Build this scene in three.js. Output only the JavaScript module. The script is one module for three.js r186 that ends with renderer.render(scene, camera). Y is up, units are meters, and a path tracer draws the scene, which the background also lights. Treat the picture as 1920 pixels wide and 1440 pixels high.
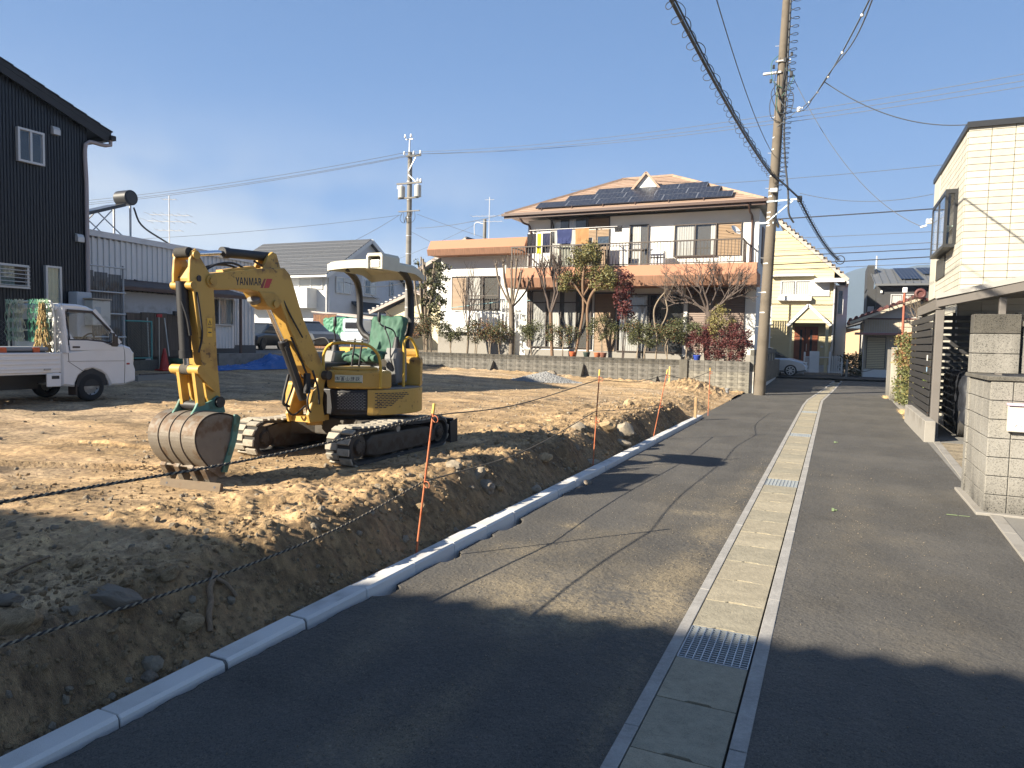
import * as THREE from 'three';
import { RoundedBoxGeometry } from 'three/addons/geometries/RoundedBoxGeometry.js';
import { mergeGeometries, mergeVertices, toCreasedNormals } from 'three/addons/utils/BufferGeometryUtils.js';
import { ImprovedNoise } from 'three/addons/math/ImprovedNoise.js';
import { FontLoader } from 'three/addons/loaders/FontLoader.js';
import { TextGeometry } from 'three/addons/geometries/TextGeometry.js';

// ---------------------------------------------------------------- camera, sky, sun, exposure
const rad = d => d * Math.PI / 180, V = (x, y, z) => new THREE.Vector3(x, y, z);
const EXPOSURE = 3.1;
const renderer = new THREE.WebGLRenderer({ antialias: true });
renderer.toneMapping = THREE.LinearToneMapping;
renderer.toneMappingExposure = EXPOSURE;
renderer.shadowMap.enabled = true;
const scene = new THREE.Scene();
const camera = new THREE.PerspectiveCamera(56.82, 4 / 3, 0.05, 9000);
camera.position.set(0, 1.74, 0);
camera.rotation.order = 'YXZ';
camera.rotation.set(rad(-3.511), rad(24.347), rad(1.2));
const SUN = V(-0.63, 0.523, 0.776).normalize();
const sun = new THREE.DirectionalLight(new THREE.Color().setRGB(1, 0.9, 0.74), 5);
sun.name = 'sun'; sun.position.copy(SUN).multiplyScalar(80); sun.castShadow = true; sun.shadow.radius = 1;
sun.shadow.mapSize.set(4096, 4096);
Object.assign(sun.shadow.camera, { left: -50, right: 50, top: 50, bottom: -50, near: 1, far: 220 });
scene.add(sun, sun.target);
const perlin = new ImprovedNoise();
const N = (x, y, z = 0) => perlin.noise(x, y, z);
const fbm = (x, y, z = 0, o = 4) => { let s = 0, a = 0.5; for (let i = 0; i < o; i++) { s += a * N(x, y, z + i * 7.3); x *= 2.03; y *= 2.03; a *= 0.5; } return s; };
const clamp = (x, a = 0, b = 1) => Math.min(b, Math.max(a, x));
const mix = (a, b, t) => a + (b - a) * t;
const sstep = (a, b, x) => { const t = clamp((x - a) / (b - a)); return t * t * (3 - 2 * t); };
{
  const w = 1536, h = 768, d = new Float32Array(w * h * 4), K = 1 / EXPOSURE;
  const zen = [0.095, 0.18, 0.385], mid = [0.165, 0.34, 0.7], hor = [0.45, 0.61, 0.83];
  for (let j = 0; j < h; j++) for (let i = 0; i < w; i++) {
    const el = (j + 0.5) / h * Math.PI - Math.PI / 2, az = (i + 0.5) / w * 2 * Math.PI - Math.PI;
    const dx = Math.cos(el) * Math.cos(az), dy = Math.sin(el), dz = Math.cos(el) * Math.sin(az);
    const e = Math.max(0, el) * 180 / Math.PI, cs = dx * SUN.x + dy * SUN.y + dz * SUN.z;
    const a = Math.exp(-e / 9), b = Math.exp(-Math.max(0, e - 14) / 28);
    const glow = 0.18 * Math.pow(clamp(0.5 + 0.5 * cs), 2.2) + 0.3 * Math.pow(clamp(cs), 8);
    const low = el > -0.05 && e < 22, wisp = low ? fbm(dx * 3.1 + 4, dz * 3.1 - 2, e * 0.22, 5) + 0.35 * fbm(dx * 9, dz * 9, e * 0.7 + 5, 4) : 0;
    const bank = Math.exp(-Math.pow((e - 6) / 6.5, 2));
    const c = clamp(wisp * 1.7 + 0.62) * bank * clamp(-dx * 1.3 - 0.1);
    const k = (j * w + i) * 4;
    for (let q = 0; q < 3; q++) {
      let v = mix(mix(zen[q], mid[q], b), hor[q], a * 0.85) + glow * [0.32, 0.3, 0.24][q];
      v = mix(v, [0.76, 0.8, 0.85][q], c);
      d[k + q] = (el < 0 ? mix(v, 0.3, clamp(-el * 20)) : v) * K;
    }
    d[k + 3] = 1;
  }
  const t = new THREE.DataTexture(d, w, h, THREE.RGBAFormat, THREE.FloatType);
  t.mapping = THREE.EquirectangularReflectionMapping; t.magFilter = t.minFilter = THREE.LinearFilter; t.needsUpdate = true;
  scene.background = t; scene.environment = t;
}

// ---------------------------------------------------------------- helpers
let seed = 20240117;
const rnd = () => { seed = (seed + 0x6D2B79F5) | 0; let t = Math.imul(seed ^ (seed >>> 15), 1 | seed); t = (t + Math.imul(t ^ (t >>> 7), 61 | t)) ^ t; return ((t ^ (t >>> 14)) >>> 0) / 4294967296; };
const rr = (a, b) => a + (b - a) * rnd();
const hsh = (x, y) => { let n = Math.imul(x, 374761393) + Math.imul(y, 668265263); n = Math.imul(n ^ (n >>> 13), 1274126177); return ((n ^ (n >>> 16)) >>> 0) / 4294967296; };
// tileable value noise, period p
const pn = (x, y, p) => { const xi = Math.floor(x), yi = Math.floor(y), fx = x - xi, fy = y - yi, u = fx * fx * (3 - 2 * fx), v = fy * fy * (3 - 2 * fy), m = a => ((a % p) + p) % p;
  return mix(mix(hsh(m(xi), m(yi)), hsh(m(xi + 1), m(yi)), u), mix(hsh(m(xi), m(yi + 1)), hsh(m(xi + 1), m(yi + 1)), u), v); };
const pf = (u, v, p, o = 4) => { let s = 0, a = 0.5; for (let i = 0; i < o; i++) { s += a * pn(u * p, v * p, p); p *= 2; a *= 0.5; } return s / (1 - Math.pow(0.5, o)); };
function tex(n, fn, srgb = false) {
  const d = new Uint8Array(n * n * 4);
  for (let j = 0; j < n; j++) for (let i = 0; i < n; i++) { const c = fn(i / n, j / n, i, j), k = (j * n + i) * 4, a = Array.isArray(c) ? c : [c, c, c]; for (let q = 0; q < 3; q++) d[k + q] = clamp(a[q]) * 255; d[k + 3] = 255; }
  const t = new THREE.DataTexture(d, n, n, THREE.RGBAFormat); t.wrapS = t.wrapT = THREE.RepeatWrapping; t.magFilter = THREE.LinearFilter; t.minFilter = THREE.LinearMipmapLinearFilter; t.generateMipmaps = true;
  if (srgb) t.colorSpace = THREE.SRGBColorSpace; t.needsUpdate = true; return t;
}
// maps hold linear multipliers round 0.8 (what the surface is made of: grain, blotches, stains)
const T = {
  plain: tex(512, (u, v, i, j) => 0.86 + 0.1 * (pf(u, v, 4, 5) - 0.5) * 2 * 0.6 + 0.05 * (hsh(i, j) - 0.5)),
  grime: tex(512, (u, v, i, j) => { const a = pf(u, v, 3, 6), b = pf(u, v + 0.3, 12, 4); return [0.92 - 0.45 * sstep(0.5, 0.78, a) * b + 0.06 * (hsh(i, j) - 0.5), 0.91 - 0.47 * sstep(0.5, 0.78, a) * b + 0.06 * (hsh(i, j) - 0.5), 0.89 - 0.5 * sstep(0.5, 0.78, a) * b + 0.06 * (hsh(i, j) - 0.5)]; }),
  speck: tex(1024, (u, v, i, j) => { const h = hsh(i >> 1, j >> 1), g = hsh(i + 5000, j), a = pf(u, v, 6, 5); const s = 0.62 + 0.3 * (a - 0.5) + 0.3 * (g - 0.5) + (h > 0.985 ? 0.42 : h > 0.93 ? 0.18 : h < 0.2 ? -0.26 : 0); return [s * 1.0, s * 0.985, s * 0.955]; }),
  soil: tex(1024, (u, v, i, j) => { const a = pf(u, v, 5, 6), b = pf(u + 0.4, v, 48, 3), g = hsh(i, j), p = hsh((i >> 2) + 77, j >> 2); const e2 = hsh((i >> 3) + 31, (j >> 3) + 7), s = 0.66 + 0.6 * (a - 0.5) + 0.75 * (b - 0.5) + 0.3 * (g - 0.5) + (p > 0.97 ? 0.2 : p < 0.05 ? -0.2 : 0) + (e2 > 0.985 ? 0.16 : 0); return [s, s * (0.98 + 0.05 * (b - 0.5)), s * (0.95 + 0.1 * (a - 0.5))]; }),
  lid: tex(1024, (u, v, i, j) => { const h = hsh(i >> 1, j >> 1), a = pf(u, v, 5, 5), b = pf(u + 0.6, v, 40, 3); return 0.8 + 0.3 * (a - 0.5) + 0.25 * (b - 0.5) + 0.22 * (hsh(i + 9, j) - 0.5) + (h > 0.97 ? 0.14 : h < 0.12 ? -0.2 : 0); }),
  conc: tex(512, (u, v, i, j) => { const a = pf(u, v, 4, 6), p = hsh(i >> 1, j >> 1); return 0.82 + 0.34 * (a - 0.5) + 0.1 * (hsh(i, j) - 0.5) - (p > 0.985 ? 0.14 : 0); }),
  block: tex(512, (u, v, i, j) => { const a = pf(u, v, 3, 5), b = pf(u, v * 0.25, 16, 3), p = hsh(i >> 1, j >> 1); const s = 0.74 + 0.6 * (a - 0.5) + 0.5 * (b - 0.5) + 0.36 * (hsh(i, j) - 0.5) - (p > 0.86 ? 0.3 : 0); return [s, s * 0.98, s * 0.93]; }),
  wood: tex(512, (u, v, i, j) => { const g = pf(u, v * 0.06 + 0.2, 48, 3), a = pf(u * 1, v * 0.125, 8, 3); const s = 0.72 + 0.4 * (g - 0.5) + 0.35 * (a - 0.5); return [s, s * 0.97, s * 0.92]; }),
  rust: tex(512, (u, v, i, j) => { const a = pf(u, v, 4, 6), b = pf(u + 0.5, v, 10, 5), r = sstep(0.5, 0.72, a); return [mix(0.8, 0.55, r) + 0.15 * (b - 0.5), mix(0.78, 0.4, r) + 0.15 * (b - 0.5), mix(0.74, 0.28, r) + 0.12 * (b - 0.5)]; }),
  paint: tex(1024, (u, v, i, j) => { const a = pf(u, v, 5, 6), b = pf(u + 0.3, v + 0.1, 30, 3), d = sstep(0.54, 0.76, a), c = b > 0.72 && a > 0.48 ? 0.4 : 0; const s = 0.93 - 0.06 * (a - 0.5); return [s - 0.33 * d - c, s - 0.37 * d - c, s - 0.3 * d - c * 0.8]; }),
  fine: tex(512, (u, v, i, j) => 0.5 * hsh(i, j) + 0.5 * pf(u, v, 24, 4)),
  rough: tex(1024, (u, v, i, j) => 0.35 * pf(u, v, 10, 3) + 0.4 * pf(u + 0.2, v, 40, 4) + 0.25 * hsh(i, j)),
  pebble: tex(1024, (u, v, i, j) => 0.3 * pf(u, v, 16, 2) + 0.35 * Math.pow(pf(u + 0.1, v, 60, 2), 1.5) + 0.35 * pf(u, v + 0.7, 150, 2)),
};
const col = c => Array.isArray(c) ? new THREE.Color().setRGB(c[0], c[1], c[2]) : new THREE.Color(c);
function M(color, roughness = 0.8, o = {}) {
  const { uv = 1, phys, ...rest } = o;
  const m = new (phys ? THREE.MeshPhysicalMaterial : THREE.MeshStandardMaterial)({ roughness, color: col(color), ...rest });
  m.userData.uv = uv; return m;
}
// ---- names and things
const taken = new Map();
const numbered = n => { const k = taken.get(n) || 0; taken.set(n, k + 1); return k ? n + '_' + String(k).padStart(3, '0') : n; };
const tag = (o, label, category, group, kind) => { o.userData.label = label; if (category) o.userData.category = category; if (group) o.userData.group = group; if (kind) o.userData.kind = kind; return o; };
function thing(name, label, category, pos = [0, 0, 0], ry = 0, group) { const g = new THREE.Group(); g.name = numbered(name); g.position.set(...pos); g.rotation.y = ry; scene.add(g); return tag(g, label, category, group); }
function dup(o, label, pos, ry, scale) { const c = o.clone(); c.userData = { ...o.userData }; c.name = numbered(o.name.replace(/_\d\d\d$/, '')); scene.add(c); if (pos) c.position.set(...pos); if (ry !== undefined) c.rotation.y = ry; if (scale) c.scale.setScalar(scale); if (label) c.userData.label = label; return c; }
const Z1 = V(0, 0, 1), Y1 = V(0, 1, 0);
class MB {
  constructor() { this.g = []; }
  geo(g, m) { g = g.index ? g.toNonIndexed() : g.clone(); if (m) g.applyMatrix4(m); for (const k of Object.keys(g.attributes)) if (!['position', 'normal'].includes(k)) g.deleteAttribute(k); g.morphAttributes = {}; this.g.push(g); return this; }
  box(x0, x1, y0, y1, z0, z1) { const g = new THREE.BoxGeometry(Math.abs(x1 - x0), Math.abs(y1 - y0), Math.abs(z1 - z0)); g.translate((x0 + x1) / 2, (y0 + y1) / 2, (z0 + z1) / 2); return this.geo(g); }
  rbox(x0, x1, y0, y1, z0, z1, r = 0.01, s = 1) { const a = Math.abs(x1 - x0), b = Math.abs(y1 - y0), c = Math.abs(z1 - z0); const g = new RoundedBoxGeometry(a, b, c, s, Math.min(r, a / 2.01, b / 2.01, c / 2.01)); g.translate((x0 + x1) / 2, (y0 + y1) / 2, (z0 + z1) / 2); return this.geo(g); }
  bar(p, q, w, h, up = Y1) { p = V(...p); q = V(...q); const d = q.clone().sub(p), L = d.length(), g = new THREE.BoxGeometry(w, h, L), z = d.clone().normalize(); let x = up.clone().cross(z); if (x.length() < 1e-3) x = V(1, 0, 0); x.normalize(); const y = z.clone().cross(x), m = new THREE.Matrix4().makeBasis(x, y, z).setPosition(p.add(q).multiplyScalar(0.5)); return this.geo(g, m); }
  cyl(p, q, r0, r1 = r0, n = 12, open = false) { p = V(...p); q = V(...q); const d = q.clone().sub(p), g = new THREE.CylinderGeometry(r1, r0, d.length(), n, 1, open), m = new THREE.Matrix4().makeRotationFromQuaternion(new THREE.Quaternion().setFromUnitVectors(Y1, d.clone().normalize())).setPosition(p.add(q).multiplyScalar(0.5)); return this.geo(g, m); }
  tube(pts, r, n = 8, seg = 0, closed = false, straight = false) { const P = pts.map(p => V(...p)); let c; if (straight) { c = new THREE.CurvePath(); for (let i = 0; i + 1 < P.length; i++) c.add(new THREE.LineCurve3(P[i], P[i + 1])); } else c = new THREE.CatmullRomCurve3(P, closed, 'centripetal'); return this.geo(new THREE.TubeGeometry(c, seg || P.length * 4, r, n, closed)); }
  // polygon in the (z, y) plane extruded along x from x0 to x1
  slab(pts, x0, x1, b = 0.006, holes = []) { const sh = new THREE.Shape(pts.map(p => new THREE.Vector2(p[0], p[1]))); for (const h of holes) sh.holes.push(new THREE.Path(h.map(p => new THREE.Vector2(p[0], p[1])))); const w = Math.abs(x1 - x0); const g = new THREE.ExtrudeGeometry(sh, { depth: Math.max(w - 2 * b, 0.001), bevelEnabled: b > 0, bevelThickness: b, bevelSize: b, bevelOffset: -b, bevelSegments: 1, curveSegments: 8 }); g.translate(0, 0, b); g.applyMatrix4(new THREE.Matrix4().makeBasis(V(0, 0, 1), V(0, 1, 0), V(1, 0, 0))); 
    // that basis mirrors, so flip the winding
    const n = g.index ? g.toNonIndexed() : g, a = n.attributes.position.array, nn = n.attributes.normal.array; for (let i = 0; i < a.length; i += 9) for (let k = 0; k < 3; k++) { [a[i + 3 + k], a[i + 6 + k]] = [a[i + 6 + k], a[i + 3 + k]]; [nn[i + 3 + k], nn[i + 6 + k]] = [nn[i + 6 + k], nn[i + 3 + k]]; }
    n.translate(Math.min(x0, x1), 0, 0); return this.geo(n); }
  // polygon in (x, z) plan extruded up from y0 to y1
  plan(pts, y0, y1, b = 0) { const sh = new THREE.Shape(pts.map(p => new THREE.Vector2(p[0], -p[1]))); const g = new THREE.ExtrudeGeometry(sh, { depth: Math.max(y1 - y0 - 2 * b, 0.001), bevelEnabled: b > 0, bevelThickness: b, bevelSize: b, bevelOffset: -b, bevelSegments: 2 }); g.rotateX(-Math.PI / 2); g.translate(0, y0 + b, 0); return this.geo(g); }
  // polygon in (x, y) extruded along z from z0 to z1
  face(pts, z0, z1, b = 0, holes = []) { const sh = new THREE.Shape(pts.map(p => new THREE.Vector2(p[0], p[1]))); for (const h of holes) sh.holes.push(new THREE.Path(h.map(p => new THREE.Vector2(p[0], p[1])))); const g = new THREE.ExtrudeGeometry(sh, { depth: Math.max(z1 - z0 - 2 * b, 0.001), bevelEnabled: b > 0, bevelThickness: b, bevelSize: b, bevelOffset: -b, bevelSegments: 1 }); g.translate(0, 0, z0 + b); return this.geo(g); }
  quad(a, b, c, d) { const g = new THREE.BufferGeometry(); g.setAttribute('position', new THREE.Float32BufferAttribute([...a, ...b, ...c, ...a, ...c, ...d], 3)); g.computeVertexNormals(); this.g.push(g); return this; }
  tri(a, b, c) { const g = new THREE.BufferGeometry(); g.setAttribute('position', new THREE.Float32BufferAttribute([...a, ...b, ...c], 3)); g.computeVertexNormals(); this.g.push(g); return this; }
  lathe(pts, n = 20, m) { return this.geo(new THREE.LatheGeometry(pts.map(p => new THREE.Vector2(p[0], p[1])), n), m); }
  merged(uvm = 1) {
    const g = this.g.length > 1 ? mergeGeometries(this.g) : this.g[0], p = g.attributes.position.array, n = p.length / 3, uv = new Float32Array(n * 2);
    for (let i = 0; i < n; i += 3) { const k = i * 3; const ax = p[k + 3] - p[k], ay = p[k + 4] - p[k + 1], az = p[k + 5] - p[k + 2], bx = p[k + 6] - p[k], by = p[k + 7] - p[k + 1], bz = p[k + 8] - p[k + 2]; const nx = Math.abs(ay * bz - az * by), ny = Math.abs(az * bx - ax * bz), nz = Math.abs(ax * by - ay * bx);
      for (let q = 0; q < 3; q++) { const x = p[k + q * 3], y = p[k + q * 3 + 1], z = p[k + q * 3 + 2]; const [a, b] = ny >= nx && ny >= nz ? [x, z] : nx >= nz ? [z, y] : [x, y]; uv[(i + q) * 2] = a / uvm; uv[(i + q) * 2 + 1] = b / uvm; } }
    g.setAttribute('uv', new THREE.BufferAttribute(uv, 2)); return g;
  }
  build(name, mat, parent, kind) { if (!this.g.length) return null; const m = new THREE.Mesh(this.merged(mat.userData.uv || 1), mat); m.castShadow = m.receiveShadow = true; m.name = parent ? name : numbered(name); (parent || scene).add(m); if (kind) m.userData.kind = kind; return m; }
}
const mb = () => new MB();
const addMesh = (name, g, mat, parent) => { const m = new THREE.Mesh(g, mat); m.castShadow = m.receiveShadow = true; m.name = parent ? name : numbered(name); (parent || scene).add(m); return m; };
// ---------------------------------------------------------------- ground, road, gutter, kerb, lot
const roadY = z => 0.22 * sstep(-30, -46, z);
const A = {
  asphalt: M([0.108, 0.102, 0.093], 0.9, { map: T.speck, bumpMap: T.pebble, bumpScale: 0.012, uv: 2.6, vertexColors: true }),
  earth: M([0.2, 0.16, 0.11], 1, { map: T.soil, uv: 3 }),
  soil: M([0.66, 0.47, 0.262], 0.97, { map: T.soil, bumpMap: T.rough, bumpScale: 0.02, uv: 1.3, vertexColors: true }),
  lid: M([0.36, 0.315, 0.225], 0.9, { map: T.lid, bumpMap: T.pebble, bumpScale: 0.005, uv: 1.7 }),
  lid2: M([0.33, 0.295, 0.215], 0.9, { map: T.lid, bumpMap: T.pebble, bumpScale: 0.005, uv: 1.5 }),
  strip: M([0.36, 0.345, 0.32], 0.9, { map: T.lid, bumpMap: T.fine, bumpScale: 0.002, uv: 0.6 }),
  kerb: M([0.62, 0.615, 0.6], 0.82, { map: T.grime, bumpMap: T.fine, bumpScale: 0.0012, uv: 1.4 }),
  kerb2: M([0.56, 0.56, 0.555], 0.82, { map: T.grime, bumpMap: T.fine, bumpScale: 0.0012, uv: 0.8 }),
  mortar: M([0.12, 0.12, 0.115], 0.95),
  galv: M([0.5, 0.54, 0.56], 0.45, { metalness: 0.75, map: T.plain, uv: 0.4 }),
  stone: M([0.36, 0.3, 0.22], 0.95, { map: T.conc, bumpMap: T.rough, bumpScale: 0.01, uv: 0.25 }),
  stone2: M([0.27, 0.225, 0.175], 0.95, { map: T.grime, bumpMap: T.rough, bumpScale: 0.01, uv: 0.25 }),
  clod: M([0.52, 0.375, 0.215], 1, { map: T.soil, bumpMap: T.rough, bumpScale: 0.01, uv: 0.3 }),
  gravel: M([0.27, 0.27, 0.265], 0.95, { map: T.conc, uv: 0.2 }),
};
{ // the land the place stands on, out to the horizon
  const b = mb().quad([-1500, -0.16, 300], [1500, -0.16, 300], [1500, -0.16, -1900], [-1500, -0.16, -1900]).build('ground', A.earth);
  tag(b, 'brown earth under the street and the houses', 'ground', null, 'structure');
}
// left edge of the asphalt: ragged against the kerb, with bites broken out of it
const bites = [[-4.02, 0.13, 0.07], [-4.9, 0.16, 0.075], [-5.55, 0.1, 0.06], [-6.05, 0.25, 0.09], [-7.3, 0.2, 0.03], [-8.2, 0.15, 0.07], [-3.3, 0.1, 0.02]];
const roadEdge = z => { if (z < -16.9) return -2.92 + 0.05 * N(z * 1.7, 3) + 0.03 * N(z * 7, 9); let e = -2.742 + 0.012 * N(z * 9, 1.5) + 0.008 * N(z * 31, 4.5); for (const [c, w, a] of bites) { const t = Math.abs(z - c) / w; if (t < 1) e += a * Math.pow(1 - t * t, 0.4) * (1 + 0.25 * N(z * 40, 2)); } return Math.max(e, -2.752); };
const gutL = z => z > -24.5 ? -0.8 : mix(-0.8, 0.0, (z + 24.5) / (-38 + 24.5)), gutR = z => z > -24.9 ? -0.264 : mix(-0.264, 0.43, (z + 24.9) / (-38.4 + 24.9));
const dustAt = (x, z) => { // pale sandy dust lying on the asphalt, with a grain of its own
  let d = 0; const g = fbm(x * 2.2, z * 1.4, 2, 5), f = N(x * 23, z * 23, 1) * 0.5 + N(x * 55, z * 55, 3) * 0.5;
  for (const [cx, cz, rx, rz, a] of [[-1.55, -4.25, 0.5, 0.42, 1], [-1.1, -4.75, 0.35, 0.5, 0.8], [-1.9, -4.7, 0.4, 0.6, 0.5], [-2.35, -3.5, 0.25, 0.8, 0.3], [-1.7, -5.9, 0.7, 0.8, 0.26], [-0.98, -5.6, 0.16, 1.6, 0.65], [-0.95, -8.2, 0.12, 2.5, 0.35], [-1.3, -8.0, 0.6, 1.0, 0.22], [-2.4, -5.3, 0.2, 0.3, 0.5], [-2.2, -6.3, 0.1, 0.12, 1.2], [-1.2, -7.4, 0.2, 0.12, 1.0], [-1.62, -2.7, 0.12, 0.9, 0.42], [-1.9, -2.5, 0.1, 0.8, 0.3], [-0.88, -3.0, 0.06, 1.2, 0.5], [-2.3, -10, 0.25, 2, 0.15], [0.4, -7, 0.6, 4, 0.12]])
    d += a * Math.exp(-Math.pow((x - cx) / rx, 2) - Math.pow((z - cz) / rz, 2));
  return clamp(d * (0.6 + 1.7 * g + 1.0 * f + 0.5 * (hsh(Math.round(x * 900), Math.round(z * 900)) - 0.5)) + 0.05 * sstep(-0.1, 0.3, g));
};
function roadSheet(name, label, zs, xl, xr, nx, skirt) {
  const pos = [], cl = [], uv = [], id = [], n = nx + 1 + (skirt ? 1 : 0);
  zs.forEach(z => { const a = xl(z), b = xr(z); for (let i = 0; i < n; i++) { const q = skirt ? Math.max(0, i - 1) : i, x = mix(a, b, q / nx), y = roadY(z) + (skirt && !i ? -0.15 : 0) + 0.034 * sstep(-2.2, -2.68, x) * sstep(-4.3, -2.9, z) + 0.004 * N(x * 1.1, z * 0.6) + 0.002 * N(x * 5, z * 5);
    pos.push(x, y, z); uv.push(x / 2.6, z / 2.6); const d = dustAt(x, z), w = 1 + 0.28 * fbm(x * 0.7, z * 0.35, 5, 4) + 0.16 * N(x * 3, z * 0.5, 8); cl.push(mix(w, 3.0, d), mix(w, 2.62, d), mix(w, 1.9, d)); } });
  for (let j = 0; j + 1 < zs.length; j++) for (let i = 0; i + 1 < n; i++) { const k = j * n + i; id.push(k, k + 1, k + n, k + 1, k + n + 1, k + n); }
  const g = new THREE.BufferGeometry(); g.setAttribute('position', new THREE.Float32BufferAttribute(pos, 3)); g.setAttribute('color', new THREE.Float32BufferAttribute(cl, 3)); g.setAttribute('uv', new THREE.Float32BufferAttribute(uv, 2)); g.setIndex(id); g.computeVertexNormals();
  return tag(addMesh(name, g, A.asphalt), label, 'road', null, 'structure');
}
const zRows = []; for (let z = 3; z > -46;) { zRows.push(z); z -= z > -9 ? 0.02 : z > -18 ? 0.05 : 0.25; }
roadSheet('road', 'grey asphalt lane between the new kerb and the drain', zRows, roadEdge, gutL, 95, true);
const edgeR = z => z > -2 ? 1.36 : z > -16 ? mix(1.36, 1.78, (z + 2) / -14) : z > -28 ? 1.8 : 1.8 + 6 * sstep(-28, -33, z);
roadSheet('road', 'grey asphalt lane along the block wall', zRows.filter((z, i) => z < -9 || i % 2 === 0), gutR, edgeR, 70, false);
{ // the crossing street at the end
  const r = mb(); r.quad([-60, 0.2, -38.3], [60, 0.2, -38.3], [60, 0.2, -45], [-60, 0.2, -45]);
  const b = r.build('cross_street', M([0.06, 0.06, 0.062], 0.9, { map: T.speck, uv: 1.3 })); tag(b, 'asphalt street crossing the far end of the lane', 'road', null, 'structure');
}
{ // drain: two concrete edge strips, lids with lifting notches, gratings
  const g = new THREE.Group(); g.name = 'street_drain'; scene.add(g); tag(g, 'concrete street drain with pale lids and steel gratings', 'drain', null, 'structure');
  mb().plan([[gutL(3) + 0.05, 3], [gutR(3) - 0.05, 3], [gutR(-24.7) - 0.05, -24.7], [gutR(-38) - 0.05, -38], [gutL(-38) + 0.05, -38], [gutL(-24.7) + 0.05, -24.7]].reverse(), -0.45, -0.4).build('channel_floor', A.mortar, g);
  const sideL = z => gutL(z) + 0.066, sideR = z => gutR(z) - 0.074;
  const P = (b, pts) => b.plan(pts.reverse(), -0.42, 0.004, 0.004);
  let k = 0;
  for (let z = 2.9; z > -37.5; z -= 2.0) { const e = Math.max(z - 1.994, -38); const y = roadY((z + e) / 2);
    for (const [f, h] of [[gutL, sideL], [sideR, gutR]]) { const m = P(mb(), [[f(z), z], [h(z), z], [h(e), e], [f(e), e]]).build('edge_strip', A.strip, g); m.position.y = y + 0.002 * rr(-1, 1); } }
  // lid plans: 0.494 pitch
  const bars = (() => { const b = mb(), w = 0.374, L = 0.478; for (let i = 0; i <= 9; i++) { const x = -w / 2 + i * w / 9; b.box(x - 0.003, x + 0.003, -0.05, 0, -L / 2, L / 2); } for (let j = 0; j <= 16; j++) { const z = -L / 2 + j * L / 16; b.box(-w / 2, w / 2, -0.028, -0.002, z - 0.0035, z + 0.0035); } b.box(-w / 2, w / 2, -0.05, 0.0, -L / 2 - 0.004, -L / 2 + 0.004); b.box(-w / 2, w / 2, -0.05, 0.0, L / 2 - 0.004, L / 2 + 0.004); return b.merged(0.4); })();
  for (let i = -14; i < 66; i++) {
    const z0 = -4.41 - 0.494 * i, z1 = z0 - 0.494; if (z1 < -37.2 || z0 > 2.6) continue;
    const bent = z0 < -24.4, a = sideL(z0) + 0.006, b = sideR(z0) - 0.011, c = sideL(z1) + 0.006, d = sideR(z1) - 0.011, ym = roadY(z0);
    if (((i + 1) % 11 + 11) % 11 === 0 && !bent) { const m = addMesh('steel_grating', bars, A.galv, g); m.position.set((a + b) / 2, -0.001, (z0 + z1) / 2); continue; }
    const w = b - a, n0 = a + w * rr(0.3, 0.36), n1 = n0 + w * 0.36, dz = 0.022;
    const m = mb().plan([[a, z0 - 0.004], [n0, z0 - 0.004], [n0 + 0.02, z0 - dz], [n1 - 0.02, z0 - dz], [n1, z0 - 0.004], [b, z0 - 0.004], [d, z1 + 0.004], [c, z1 + 0.004]].reverse(), -0.09, 0, 0.0015).build('drain_lid', i % 3 ? A.lid : A.lid2, g);
    m.position.y = ym + rr(-0.003, 0.002);
  }
}
{ // new kerb blocks along the lot
  const g = new THREE.Group(); g.name = 'kerb'; scene.add(g); tag(g, 'row of new light grey concrete kerb blocks', 'kerb', null, 'structure');
  const prof = [[-2.915, 0.062], [-2.8, 0.062], [-2.785, 0.047], [-2.76, -0.2], [-2.915, -0.2]];
  for (let k = -5; k < 25; k++) {
    const z0 = -2.05 - 0.605 * k, near = k < 3, m = mb().face(prof, 0, near ? 0.59 : 0.601, 0.004).build('kerb_block', (k * 7) % 5 < 3 ? A.kerb : A.kerb2, g);
    m.position.set(rr(-0.003, 0.003), rr(-0.002, 0.003), z0 - 0.603); m.rotation.y = rr(-0.003, 0.003);
    if (near) { const j = mb().face(prof.map(p => [p[0] + (p[0] < -2.85 ? 0.006 : -0.006), p[1] - 0.007]), 0, 0.022).build('mortar_joint', A.mortar, g); j.position.z = z0 - 0.0175; }
  }
}
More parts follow.
